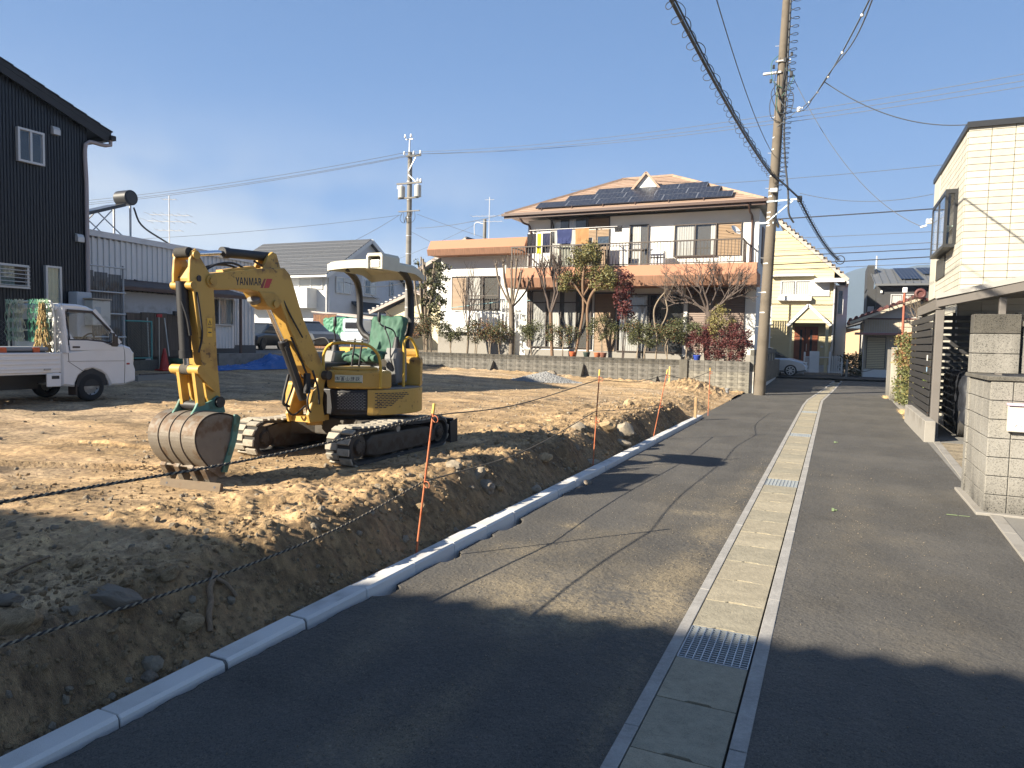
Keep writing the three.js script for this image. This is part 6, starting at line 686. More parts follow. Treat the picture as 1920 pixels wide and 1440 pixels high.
  const net = (label, x0, x1, sd, col_) => { const g = thing('green_net', label, 'net', at((x0 + x1) / 2, 1.1, 0.47), 0, 'nets hung on the pickup rack'); const b = mb(), cx = (x0 + x1) / 2, n = 9, m = 9, P = (i, j) => [mix(x0, x1, i / n) - cx + 0.05 * N(i * 0.7 + sd, j * 0.5), 0.76 - j * 0.085 - 0.03 * Math.abs(N(i * 0.5, sd)), 0.02 + 0.06 * N(i * 0.9, j * 0.9, sd)]; for (let j = 0; j < m; j++) for (let i = 0; i < n; i++) { b.cyl(P(i, j), P(i + (j % 2 ? 0 : 1), j + 1), 0.0055, 0.0055, 4, true); b.cyl(P(i + 1, j), P(i + (j % 2 ? 1 : 0), j + 1), 0.0055, 0.0055, 4, true); } b.build('mesh', M(col_, 0.7), g); };
  net('pale green netting hung at the outer end of the rack', -0.62, -0.28, 3, [0.28, 0.4, 0.3]); net('whitish netting hung beside the cab window', -0.36, -0.1, 9, [0.5, 0.52, 0.4]); net('dark green netting hung over the rear window', 0.02, 0.36, 5, [0.08, 0.28, 0.18]); net('bright green netting bunched at the rack corner', 0.3, 0.62, 15, [0.2, 0.36, 0.22]);
  const br = thing('straw_bundle', 'brown straw bundle tied upright on the pickup rack', 'bundle', at(0.48, 0.95, 0.52)); { const b = mb(); for (let i = 0; i < 420; i++) { const y = 0.85 * Math.pow(rnd(), 1.0), r = 0.05 + 0.13 * (1 - y / 0.85), a = rr(0, 6.28), x = r * Math.cos(a) * rr(0.4, 1), z = r * 0.7 * Math.sin(a) * rr(0.4, 1); b.cyl([x, y, z], [x * 1.3 + rr(-0.03, 0.03), y - rr(0.06, 0.12), z * 1.3 + rr(-0.03, 0.03)], 0.011, 0.003, 4, true); } b.build('straw', M([0.34, 0.24, 0.1], 0.9), br); }
  const bm = thing('blue_broom', 'blue broom head sticking up from the pickup bed', 'broom', at(-0.6, 0.6, 0.75)); mb().cyl([0, 0, 0], [0.0, 0.62, 0], 0.014, 0.014, 7).build('handle', W.alu, bm); { const b = mb(); for (let i = 0; i < 60; i++) { const u = rr(-1, 1), v = rr(-1, 1); b.cyl([u * 0.05, 0.62, v * 0.02], [u * 0.11, 0.86 + rr(-0.02, 0.02), v * 0.04], 0.007, 0.006, 4, true); } b.build('bristles', M([0.04, 0.14, 0.55], 0.7), bm); }
  const hc = thing('green_hose', 'coil of green hose on the pickup bed', 'hose', at(-0.1, 0.72, 1.15)); { const p = []; for (let i = 0; i < 70; i++) { const a = i * 0.5; p.push([0.26 * Math.cos(a) + 0.02 * N(i, 1), 0.12 + 0.0022 * i + 0.03 * N(i * 0.3, 5), 0.26 * Math.sin(a)]); } mb().tube(p, 0.013, 6, 260).build('coil', M([0.03, 0.3, 0.14], 0.5), hc); }
}
// ---------------------------------------------------------------- rope fence on orange steel pins
{
  const or = M([0.55, 0.17, 0.07], 0.6, { map: T.rust, uv: 0.3 }), dk = M([0.035, 0.03, 0.028], 0.9), tan = M([0.24, 0.2, 0.14], 0.9);
  const st = [[-2.93, 0.4, 1.2, -2.93, 1.12, 1.2], [-2.94, 0.0, -4.7, -2.83, 1.2, -4.78], [-2.95, 0.0, -9.25, -2.9, 1.33, -9.29], [-2.94, 0.0, -12.7, -2.72, 1.24, -12.76], [-2.75, 0.0, -17.75, -2.74, 1.14, -17.75]];
  const lb = ['orange pin behind the viewer', 'orange rope pin leaning at the kerb beside the excavator', 'orange rope pin at the kerb before the boulders', 'orange rope pin leaning beside the two tan boulders', 'orange rope pin past the end of the kerb'];
  st.forEach(([a, b, c, d, e, f], i) => { if (!i) return; const t = thing('rope_pin', lb[i], 'stake', [a, b, c], 0, 'orange pins carrying the rope'); const D = V(d - a, e - b, f - c); mb().cyl([0, -0.1, 0], D.toArray(), 0.0085, 0.0085, 8).build('rod', or, t); mb().cyl(D.clone().multiplyScalar(0.965).toArray(), D.clone().multiplyScalar(1.03).toArray(), 0.012, 0.012, 8).build('cap', M([0.7, 0.45, 0.1], 0.5), t); for (const k of [0.93, 0.5]) { const p = []; const c0 = D.clone().multiplyScalar(k); for (let q = 0; q <= 16; q++) { const an = q / 16 * 7.2; p.push([c0.x + 0.03 + 0.028 * Math.cos(an + 3), c0.y + 0.012 * q / 16 - 0.005 + 0.028 * Math.sin(an), c0.z + 0.012 * Math.sin(an * 0.5)]); } mb().tube(p, 0.004, 5, 30).build('pigtail_loop', or, t); } });
  const rope = (name, label, pts, near) => { const c = new THREE.CatmullRomCurve3(pts.map(p => V(...p)), false, 'centripetal'), Ln = c.getLength(); const t = thing(name, label, 'rope', pts[0], 0, 'ropes strung between the pins'), o = V(...pts[0]); if (near) { const n = Math.round(Ln / 0.004), ps = c.getSpacedPoints(n); for (const [ph, m, nm] of [[0, dk, 'dark_strand'], [Math.PI, tan, 'pale_strand']]) { const q = []; for (let i = 0; i <= n; i++) { const T0 = ps[Math.min(n, i + 1)].clone().sub(ps[Math.max(0, i - 1)]).normalize(), s = T0.clone().cross(Y1).normalize(), u = s.clone().cross(T0), a = ph + i * 0.004 / 0.045 * 2 * Math.PI; q.push(ps[i].clone().addScaledVector(s, 0.0038 * Math.cos(a)).addScaledVector(u, 0.0038 * Math.sin(a)).sub(o)); } mb().geo(new THREE.TubeGeometry(new THREE.CatmullRomCurve3(q), n, 0.0046, 5)).build(nm, m, t); } } else mb().geo(new THREE.TubeGeometry(new THREE.CatmullRomCurve3(c.getSpacedPoints(40).map(p => p.sub(o))), 60, 0.0055, 6)).build('strand', M([0.1, 0.085, 0.065], 0.9), t); };
  rope('rope', 'upper twisted rope running past the bucket', [[-2.93, 1.1, 1.2], [-2.93, 1.07, -1.67], [-2.93, 1.05, -2.8], [-2.9, 1.07, -3.66], [-2.85, 1.14, -4.77]], true); rope('rope', 'lower twisted rope sagging over the shaded bank', [[-2.93, 0.6, 1.2], [-2.93, 0.5, -1.65], [-2.93, 0.46, -2.6], [-2.9, 0.49, -3.66], [-2.89, 0.62, -4.73]], true);
  rope('rope', 'upper rope between the first and second pins', [[-2.85, 1.14, -4.77], [-2.86, 1.1, -6.3], [-2.91, 1.23, -9.28]]); rope('rope', 'lower rope between the first and second pins', [[-2.89, 0.62, -4.73], [-2.87, 0.6, -6.6], [-2.93, 0.8, -9.27]]); rope('rope', 'upper rope between the second and third pins', [[-2.91, 1.23, -9.28], [-2.82, 1.13, -11], [-2.74, 1.18, -12.75]]); rope('rope', 'lower rope between the second and third pins', [[-2.93, 0.8, -9.27], [-2.85, 0.7, -11], [-2.79, 0.64, -12.72]]); rope('rope', 'rope hanging from the third pin to the last pin', [[-2.74, 1.18, -12.75], [-2.74, 1.02, -15], [-2.74, 1.08, -17.75]]);
  for (const [x, z, h, l, c] of [[-2.84, -16.5, 0.5, 'short tan wooden stake at the end of the kerb', [0.45, 0.3, 0.16]], [-5.35, -25.5, 0.68, 'yellow survey stake standing before the garden wall', [0.62, 0.5, 0.22]]]) { const t = thing('wooden_stake', l, 'stake', [x, lotY(x, z, false), z]); mb().rbox(-0.028, 0.028, -0.1, h, -0.028, 0.028, 0.004).build('shaft', M(c, 0.85, { map: T.wood, uv: 0.3 }), t); mb().cyl([0, h, 0], [0, h + 0.02, 0], 0.03, 0.004, 4).build('tip', M(c, 0.85), t); }
  const dp = thing('drain_pipe_stub', 'short grey pipe standing up by the earth heap', 'pipe', [-3.25, lotY(-3.25, -24.9, false), -24.9]); mb().lathe([[0.055, -0.1], [0.055, 0.22], [0.075, 0.22], [0.075, 0.28], [0.06, 0.28], [0.05, -0.1]], 18).build('pipe', M([0.2, 0.2, 0.2], 0.6), dp);
}
// ---------------------------------------------------------------- right side
{
  // edging kerb
  const g = new THREE.Group(); g.name = 'edging_kerb'; scene.add(g); tag(g, 'narrow concrete edging along the walled side of the lane', 'kerb', null, 'structure');
  for (let i = 0; i < 30; i++) { const z0 = 1.0 - i * 0.9, z1 = z0 - 0.893; const m = mb().plan([[edgeR(z0) - 0.005, z0], [edgeR(z0) + 0.11, z0], [edgeR(z1) + 0.11, z1], [edgeR(z1) - 0.005, z1]].reverse(), -0.12, 0.02, 0.004).build('edging_block', W.conc, g); }
  const pv = mb(); pv.quad([1.4, 0.008, 4], [9, 0.008, 4], [9, 0.008, -30], [1.85, 0.008, -30]); tag(pv.build('forecourt', M([0.2, 0.19, 0.17], 0.95, { map: T.conc, uv: 1.3, bumpMap: T.fine, bumpScale: 0.003 })), 'grey concrete forecourts behind the edging', 'pavement', null, 'structure');
  const dirt = mb().plan([[1.75, -10.9], [3.6, -10.9], [3.6, -15.2], [1.85, -15.2]].reverse(), 0.009, 0.016).build('gravel_strip', M([0.34, 0.28, 0.19], 0.95, { map: T.soil, uv: 1 })); tag(dirt, 'sandy strip of worn concrete in front of the carport', 'ground', null, 'structure');
  // corner wall of concrete blocks
  const w = thing('block_corner_wall', 'mossy grey concrete block wall corner with a mailbox', 'wall', [1.5, 0, -9.5]); const B0 = (m, x0, x1, y0, y1, z0, z1, nm = 'block') => mb().rbox(x0 - 1.5, x1 - 1.5, y0, y1, z0 + 9.5, z1 + 9.5, 0.007).build(nm, m, w);
  B0(W.joint, 1.53, 1.63, 0, 1.42, -10.18, -8.92, 'mortar_core'); B0(W.joint, 1.55, 4.6, 0, 1.42, -9.0, -8.9, 'mortar_core');
  for (let r = 0; r < 7; r++) { const y0 = 0.02 + r * 0.2, y1 = y0 + 0.193; for (let i = 0; i < 3; i++) B0(W.block, 1.515, 1.64, y0, y1, -8.885 - (i + 1) * 0.4 + 0.006, -8.885 - i * 0.4); B0(W.block, 1.5, 1.66, y0, y1, -10.25, -10.09); const off = 0; B0(W.block, 1.52, 1.715, y0, y1, -9.02, -8.88); for (let i = 0; i < 7; i++) B0(W.block, 1.721 + i * 0.4, 2.115 + i * 0.4, y0, y1, -9.02 + rr(-0.002, 0.002), -8.878); }
  B0(W.blockD, 1.48, 4.55, 1.424, 1.47, -9.05, -8.86, 'coping'); B0(W.blockD, 1.48, 1.7, 1.424, 1.468, -10.27, -9.055, 'coping'); B0(W.conc, 1.44, 4.6, -0.05, 0.03, -10.3, -8.8, 'footing');
  for (let r = 0; r < 3; r++) B0(r === 2 ? W.blockD : W.block, 1.5, 1.97, 1.472 + r * 0.235, 1.7 + r * 0.235, -10.25, -10.0);
  const upper = []; for (let i = 0; i < 4; i++) { const x = 2.0 + i * 0.4; const sh = [[x, 1.475], [x + 0.39, 1.475], [x + 0.39, 2.02], [x, 2.02]], h = [[x + 0.09, 1.56], [x + 0.3, 1.56], [x + 0.3, 1.66], [x + 0.2, 1.66], [x + 0.2, 1.75], [x + 0.09, 1.75]].reverse(); const k = mb().face(sh.map(p => [p[0] - 1.5, p[1]]), -10.2 + 9.5, -10.05 + 9.5, 0.005, [h.map(p => [p[0] - 1.5, p[1]])]).build('lattice_block', W.block, w); }
  B0(W.blockD, 1.98, 3.7, 2.025, 2.09, -10.22, -10.02, 'coping'); B0(W.blockD, 2.08, 3.6, 2.12, 2.16, -10.2, -10.06, 'coping');
  const mbx = thing('mailbox', 'cream mailbox mounted on the block wall', 'mailbox', [1.86, 0.9, -8.87]); mb().rbox(-0.19, 0.6, 0, 0.27, 0, 0.06, 0.012, 2).build('box_front', M([0.52, 0.49, 0.43], 0.45), mbx); mb().rbox(-0.2, 0.61, 0.272, 0.3, 0, 0.085, 0.008).build('flap', M([0.55, 0.4, 0.5], 0.4), mbx); mb().rbox(-0.1, 0.5, 0.14, 0.24, 0.0605, 0.064, 0.004).build('name_panel', W.whitef, mbx); mb().geo(new THREE.TorusGeometry(0.025, 0.005, 6, 18, Math.PI), new THREE.Matrix4().makeTranslation(-0.1, 0.06, 0.062)).build('lock_mark', M([0.5, 0.5, 0.5], 0.4), mbx);
  // slat fence on a low concrete sill, carport above
  const f = thing('slat_fence', 'black horizontal slat fence on a concrete sill beside the lane', 'fence', [1.8, 0, -18]); mb().rbox(-0.2, -0.02, -0.05, 0.4, -1.4, 2.75, 0.015).build('concrete_sill', W.conc, f); const sg = mb().rbox(-0.012, 0.012, 0, 0.125, -2.35, 1.75, 0.004).merged(1); const slM = M([0.03, 0.029, 0.029], 0.5, { map: T.plain, uv: 1 }); for (let i = 0; i < 14; i++) { const m = addMesh('slat', sg, slM, f); m.position.set(-0.05, 0.33 + i * 0.152, 0.0); m.rotation.x = 0.0; } for (const z of [-2.2, -0.3, 1.65]) mb().box(-0.035, 0.0, 0.3, 2.45, z - 0.03, z + 0.03).build('fence_post', slM, f); mb().rbox(-0.075, -0.062, 1.5, 1.62, 1.2, 1.36, 0.01).build('sensor_box', W.alu, f); mb().rbox(-0.072, -0.062, 1.28, 1.38, 1.25, 1.32, 0.01).build('small_plate', M([0.3, 0.45, 0.6], 0.4), f);
  const f2 = thing('slat_fence', 'black slat screen across the back of the carport', 'fence', [2.6, 0, -19.3]); const sg2 = mb().rbox(-0.75, 1.2, 0, 0.11, -0.012, 0.012, 0.004).merged(1); for (let i = 0; i < 15; i++) { const m = addMesh('slat', sg2, slM, f2); m.position.set(0, 0.25 + i * 0.155, 0); } for (const x of [-0.7, -0.1, 0.5, 1.1]) mb().box(x - 0.03, x + 0.03, 0, 2.6, -0.05, -0.013).build('fence_post', slM, f2);
  const cpM = M([0.16, 0.145, 0.13], 0.5, { map: T.plain, uv: 1 }), c = thing('carport', 'beige aluminium carport over a covered car', 'carport', [2.4, 0, -16.3]); 
  mb().rbox(-0.64, -0.5, 0, 2.5, 0.2, 0.36, 0.01).build('post', cpM, c); mb().rbox(-0.62, -0.5, 0, 2.5, -3.4, -3.26, 0.01).build('post', cpM, c); mb().rbox(0.12, 0.22, 0, 2.65, 1.75, 1.85, 0.01).build('post', cpM, c); mb().bar([-0.56, 2.62, -3.3], [-0.56, 2.62, 0.35], 0.14, 0.2).build('side_beam', cpM, c); mb().bar([-0.6, 2.64, 0.3], [0.75, 2.86, 3.2], 0.1, 0.17).build('front_beam', cpM, c); mb().bar([-0.6, 2.76, 0.34], [0.8, 2.97, 3.25], 0.16, 0.09).build('roof_gutter', M([0.3, 0.29, 0.27], 0.5), c);
  mb().quad([-0.6, 2.78, -3.4], [-0.6, 2.78, 0.3], [0.75, 3.0, 3.2], [2.5, 3.05, 3.2]).quad([-0.6, 2.78, -3.4], [2.5, 3.05, 3.2], [2.5, 3.05, -3.4], [2.5, 3.05, -3.4]).build('roof_sheet', M([0.2, 0.17, 0.14], 0.4), c);
  // covered car under the carport
  const cc = thing('covered_car', 'dark blue covered car parked under the carport', 'car', [2.95, 0.02, -17.4]); { const g2 = X.sub(1.35, 1.15, 2.6, 20, 16, 30, 0.22, 0.05, 3); const m = addMesh('car_cover', g2, M([0.016, 0.018, 0.024], 0.6), cc); m.position.y = 0.72; for (const z of [-0.8, 0.9]) mb().cyl([-0.66, 0.28, z], [-0.5, 0.28, z], 0.27, 0.27, 24).build('wheel', X.rubber, cc); }
  // plants and post by the lane
  const po = thing('wall_stub', 'weathered upright concrete slab at the end of the hedge', 'wall', [1.86, 0, -27.2]); mb().rbox(-0.1, 0.1, -0.05, 1.78, -0.12, 0.12, 0.015).build('slab', W.blockL, po); mb().rbox(-0.09, 0.12, -0.05, 1.7, -2.2, -0.13, 0.01).build('wall', W.block, po);
  const hd = thing('evergreen_hedge', 'yellowing evergreen hedge beside the slat fence', 'hedge', [2.15, 0, -24.6]); { const b = mb(); for (let i = 0; i < 14; i++) { const z = rr(-2, 1.8), x = rr(-0.2, 0.3); b.tube([[x, -0.05, z], [x + rr(-0.05, 0.05), 0.8, z], [x + rr(-0.15, 0.15), 1.8, z + rr(-0.1, 0.1)]], 0.018, 5, 8); } b.build('stems', W.barkL, hd); const P = () => V(rr(-0.28, 0.38), rr(0.12, 2.1) , rr(-2.2, 2.0)); leafPart(hd, 'foliage', cloudPts(150, P), 5200, 0.2, 0.085, W.leaf); leafPart(hd, 'yellow_foliage', cloudPts(120, P), 3600, 0.2, 0.08, W.leafY); leafPart(hd, 'brown_foliage', cloudPts(80, () => V(rr(-0.28, 0.38), rr(1.2, 2.2), rr(-2.2, 2.0))), 1300, 0.2, 0.08, W.leafB); }
  const bt = thing('bare_tree', 'small bare tree with thorny twigs above the hedge', 'tree', [2.5, 0, -25.6]); { const b = mb(), c2 = mb(), tips = []; b.tube([[0, -0.05, 0], [0.02, 1.2, 0], [0, 2.0, 0]], 0.05, 7, 12); for (let i = 0; i < 7; i++) limbs(c2, V(0, rr(1.6, 2.1), 0), V(rr(-0.7, 0.7), 1, rr(-0.6, 0.6)).normalize(), 0.6, 0.025, 3, { fork: 2, spread: 0.7, side: 0.5 }, tips); b.build('trunk', W.bark, bt); c2.build('crown', W.bark, bt); }
  const pl = thing('planter', 'pink planter with a green shrub at the hedge foot', 'planter', [2.2, 0.01, -21.7]); mb().lathe([[0.001, 0.02], [0.13, 0.02], [0.15, 0.2], [0.17, 0.2], [0.17, 0.17], [0.15, 0], [0.001, 0]], 4, new THREE.Matrix4().makeScale(1.5, 1, 1)).build('trough', M([0.5, 0.27, 0.2], 0.8), pl); mb().rbox(-0.13, 0.13, 0.2, 0.42, -0.1, 0.1, 0.02).build('white_pot', M([0.55, 0.52, 0.45], 0.8), pl); leafPart(pl, 'foliage', cloudPts(20, () => V(rr(-0.15, 0.2), rr(0.4, 0.95), rr(-0.2, 0.2))), 420, 0.13, 0.07, M([0.16, 0.22, 0.05], 0.6, { side: THREE.DoubleSide }));
  const tuft = (x, z, l, n) => { const b = mb(); for (let i = 0; i < n; i++) { const a = rr(0, 6.28), r = rr(0.02, 0.2), h = rr(0.04, 0.13), ox = rr(-0.1, 0.1), oz = rr(-0.35, 0.35); b.tri([ox - 0.004, 0.0, oz], [ox + 0.004, 0.0, oz], [ox + r * Math.cos(a), h, oz + r * Math.sin(a)]); } const m = b.build('dry_grass_tuft', W.straw); m.position.set(x, 0.005, z); tag(m, l, 'grass tuft', 'dry grass along the edging'); }; tuft(1.78, -21.6, 'dry straw coloured grass tuft spilling over the edging', 500); tuft(1.77, -19.6, 'long dry grass tuft beside the concrete sill', 620); tuft(1.72, -27.9, 'small dry grass tuft beside the concrete slab', 120);
  // tiled white house
  const H = new Bld('tiled_house', 'flat roofed house faced with cream rectangular wall tiles', 'house', [2.6, 0, -19.55]), a = H.add.bind(H);
  const core = a(mb().box(2.62, 9.5, 0, 6.85, -6.1, -0.02), 'wall_core', M([0.42, 0.4, 0.33], 0.9)); a(mb().box(2.56, 9.6, 6.85, 6.98, -6.2, 0.08), 'parapet_cap', W.blackf);
  const tileF = mb().geo(new RoundedBoxGeometry(0.445, 0.144, 0.024, 1, 0.005)).merged(0.9), tm = [0, 1, 2].map(i => M([[0.53, 0.5, 0.415], [0.5, 0.47, 0.39], [0.55, 0.52, 0.44]][i], 0.75, { map: T.plain, uv: 0.8, bumpMap: T.rough, bumpScale: 0.006 })); const fr = a(mb().box(2.6, 4.4, 2.2, 2.21, -0.02, -0.01), 'front_tiles', W.conc), sd = a(mb().box(2.6, 2.61, 2.2, 2.21, -7, -0.02), 'side_tiles', W.conc); let n = 0; for (let j = 0; j < 30; j++) for (let i = 0; i < 5; i++) { if (n++ > 300) break; const m = addMesh('wall_tile', tileF, tm[Math.floor(rnd() * 3)], fr); m.position.set(2.83 + i * 0.455, 2.42 + j * 0.153, 0); } n = 0; for (let j = 0; j < 29; j++) for (let i = 0; i < 10; i++) { const z = -0.27 - i * 0.455, y = 2.42 + j * 0.153; if (z < -1.0 && z > -3.9 && y > 4.05 && y < 5.75 && i > 1) { if (y > 4.3) continue; } const m = addMesh('wall_tile', tileF, tm[Math.floor(rnd() * 3)], sd); m.position.set(2.6, y, z); m.rotation.y = -Math.PI / 2; } a(mb().box(2.598, 2.63, 2.3, 6.85, -6.1, -4.8), 'side_panel', tm[0]);
  a(mb().box(2.612, 2.64, 0, 2.34, -6.1, 0), 'lower_side', tm[1]); a(mb().box(2.64, 9.5, 0, 2.34, -0.02, 0.004), 'lower_front', tm[1]); a(mb().box(4.9, 9.5, 2.34, 6.85, -0.02, 0.004), 'front_rest', tm[0]);
  // projecting window on the lane side
  const bw = a(mb().box(2.34, 2.6, 4.28, 4.36, -3.8, -1.1).box(2.34, 2.6, 5.6, 5.7, -3.8, -1.1).box(2.34, 2.4, 4.36, 5.6, -1.2, -1.1).box(2.34, 2.4, 4.36, 5.6, -3.8, -3.7).box(2.54, 2.6, 4.36, 5.6, -1.2, -1.1).box(2.34, 2.38, 4.36, 5.6, -2.45, -2.35), 'bay_window', W.blackf); mb().box(2.4, 2.54, 4.36, 5.6, -1.16, -1.155).build('front_pane', W.glass, bw); mb().box(2.355, 2.36, 4.36, 5.6, -3.7, -1.2).build('side_pane', W.glass, bw); mb().box(2.585, 2.598, 4.3, 5.65, -3.78, -1.15).build('interior', W.room, bw); mb().box(2.5, 2.52, 4.4, 5.5, -3.2, -2.2).build('curtain', W.curtain, bw); mb().box(2.42, 2.56, 4.8, 4.83, -2.3, -1.25).build('shelf', M([0.3, 0.4, 0.35], 0.6), bw);
  a(mb().box(2.56, 2.6, 3.7, 4.27, -4.3, -2.6), 'lower_window', W.blackf); a(mb().rbox(2.4, 2.56, 5.6, 5.75, -6.0, -5.85, 0.02).cyl([2.42, 5.55, -5.9], [2.25, 5.5, -5.9], 0.03, 0.03, 6), 'wire_anchor', W.whitef);
}
// ---------------------------------------------------------------- houses at the end of the lane
const F = {
  yell: M([0.66, 0.565, 0.34], 0.85, { map: T.plain, uv: 1.5 }), yell2: M([0.62, 0.53, 0.32], 0.85, { map: T.plain, uv: 1.1 }), door: M([0.26, 0.07, 0.025], 0.55, { map: T.wood, uv: 0.6 }), roofG: M([0.16, 0.13, 0.11], 0.85, { map: T.grime, uv: 0.6 }), white: M([0.72, 0.72, 0.7], 0.6, { map: T.plain, uv: 1 }), slate: M([0.075, 0.08, 0.09], 0.7, { map: T.grime, uv: 0.7 }), slate2: M([0.1, 0.105, 0.115], 0.7, { map: T.grime, uv: 0.5 }), cream: M([0.66, 0.59, 0.4], 0.9, { map: T.plain, uv: 1.5 }), charc: M([0.045, 0.046, 0.048], 0.8, { map: T.plain, uv: 1 }), mroof: M([0.12, 0.125, 0.13], 0.5, { map: T.plain, uv: 1 }), redroof: M([0.12, 0.04, 0.035], 0.6, { map: T.grime, uv: 0.6 }), beige: M([0.5, 0.43, 0.32], 0.85, { map: T.plain, uv: 1 }), grass: M([0.1, 0.1, 0.03], 0.9), pale: M([0.62, 0.64, 0.67], 0.9, { map: T.plain, uv: 2 }),
};
// laid boards on a facade, each a part
const boards = (B, parent, x0, x1, y0, y1, p, m, z = 0.0, cut) => { const n = Math.round((y1 - y0) / p); for (let i = 0; i < n; i++) { const ya = y0 + i * p; let a = x0, b = x1; if (cut) { [a, b] = cut(ya + p * 0.5); if (b - a < 0.1) continue; } mb().slab([[z, ya], [z + 0.022, ya + 0.004], [z + 0.008, ya + p - 0.008], [z, ya + p - 0.008]], a, b, 0).build('siding_board', m, parent); } };
{
  const s = 44 / 37, X9 = x => x * s, Y9 = y => 1.74 + (y - 1.74) * s;
  const B = new Bld('yellow_house', 'pale yellow gabled house with brown door and small porch roof', 'house', [-2, 0.2, -44]), a = B.add.bind(B);
  const w = a(mb().face([[-6.5, 0.2], [-0.2, 0.2], [-0.2, 6.0], [-2.9, 8.4], [-6.5, 5.6]], -7, -0.001), 'wall', F.yell); boards(B, w, -4.0, -0.2, 0.75, 8.4, 0.2, F.yell2, 0, y => [-4.0, y < 6.0 ? -0.2 : -0.2 - (y - 6.0) * 1.12]);
  a(mb().box(-6.5, -0.18, 0.2, 0.72, -7, 0.035), 'foundation', F.white);
  const rf = a(mb().bar([-3.2, 8.9, -3.2], [0.45, 5.55, -3.2], 7.8, 0.12), 'roof', F.roofG); a(mb().bar([-3.2, 8.82, 0.72], [0.5, 5.42, 0.72], 0.06, 0.22), 'bargeboard', M([0.45, 0.4, 0.35], 0.85, { map: T.grime, uv: 0.5 })); for (let i = 0; i < 16; i++) { const t = i / 16; mb().bar([mix(-3.1, 0.4, t), mix(8.88, 5.66, t), -7], [mix(-3.1, 0.4, t), mix(8.88, 5.66, t), 0.75], 0.2, 0.1).build('roof_course', F.roofG, rf); }
  a(mb().box(-1.2, 0.35, 5.35, 5.55, 0.0, 0.7), 'eave_box', F.white); a(mb().bar([0.5, 5.3, 0.8], [0.5, 5.3, -7], 0.1, 0.14), 'eave_gutter', W.alu);
  B.win({ x0: X9(-2.51), x1: X9(-1.17), y0: Y9(4.18), y1: Y9(4.9), z: 0.03, fm: F.white, cur: [[0, 0.45], [0.52, 1]], room: W.room }); B.slats({ x0: X9(-1.15), x1: X9(-0.34), y0: Y9(4.14), y1: Y9(4.93), z: 0.03, m: F.white, fm: F.white, pitch: 0.2, name: 'white_shutter' }); a(mb().rbox(X9(-2.6), X9(-1.1), Y9(3.92), Y9(4.13), 0.03, 0.3, 0.02), 'flower_box', F.white); a(mb().box(X9(-3.0), X9(-1.05), Y9(5.1), Y9(5.16), 0.02, 0.35), 'window_canopy', F.white);
  const pr = a(mb().face([[X9(-1.95), Y9(2.85)], [X9(-0.28), Y9(2.85)], [X9(-1.2), Y9(3.62)]], 1.05, 1.1), 'porch_gable', F.yell); mb().bar([X9(-2.1), Y9(2.72), 0.55], [X9(-1.2), Y9(3.72), 0.55], 1.25, 0.08).bar([X9(-0.2), Y9(2.75), 0.55], [X9(-1.2), Y9(3.72), 0.55], 1.25, 0.08).build('porch_roof', F.roofG, pr); mb().bar([X9(-2.1), Y9(2.7), 1.17], [X9(-1.2), Y9(3.68), 1.17], 0.05, 0.16).bar([X9(-0.2), Y9(2.72), 1.17], [X9(-1.2), Y9(3.68), 1.17], 0.05, 0.16).build('porch_trim', F.white, pr); mb().rbox(X9(-0.42), X9(-0.28), 0.2, Y9(2.84), 0.95, 1.1, 0.01).rbox(X9(-1.97), X9(-1.86), 0.2, Y9(2.84), 0.95, 1.1, 0.01).build('porch_post', F.yell2, pr);
  const dr = a(mb().rbox(X9(-1.8), X9(-0.75), 0.5, Y9(2.7), 0.03, 0.08, 0.01), 'front_door', F.door); for (const x of [-1.55, -1.1]) mb().box(X9(x), X9(x + 0.1), 1.0, Y9(2.55), 0.082, 0.088).build('door_glass', W.dark, dr); mb().box(X9(-1.33), X9(-1.3), 0.55, Y9(2.68), 0.081, 0.09).build('door_gap', W.dark, dr); mb().cyl([X9(-1.24), 1.5, 0.13], [X9(-1.24), 1.9, 0.13], 0.015, 0.015, 6).build('handle', W.alu, dr); a(mb().rbox(X9(-0.2), X9(-0.06), 1.5, 1.75, 0.03, 0.15, 0.01), 'mailbox', W.alu); a(mb().box(X9(-0.62), X9(-0.5), 1.7, 1.8, 0.04, 0.06), 'name_plate', F.white);
  a(mb().box(-0.2, 0.55, 0.2, 5.3, -6.5, -1.2).box(0.0, 0.35, 0.2, 5.2, -1.2, -0.7), 'side_bay', F.pale); a(mb().tube([[-0.15, 5.3, 0.1], [-0.15, 3, 0.08], [-0.15, 0.4, 0.08]], 0.05, 7, 16), 'downpipe', W.alu); B.win({ x0: 0.02, x1: 0.33, y0: 3.6, y1: 5.0, z: -0.7, fm: F.white, n: 1 });
  a(mb().box(-4.4, -3.3, 2.9, 3.0, 0.3, 1.3).box(-4.4, -3.35, 2.2, 2.26, 0.2, 1.0).cyl([-3.4, 0.3, 1.2], [-3.4, 5.2, 1.2], 0.05, 0.05, 8), 'side_balcony', F.white); for (let i = 0; i < 8; i++) a(mb().box(-4.3 + i * 0.13, -4.24 + i * 0.13, 3.0, 4.0, 1.2, 1.24), 'baluster', F.white);
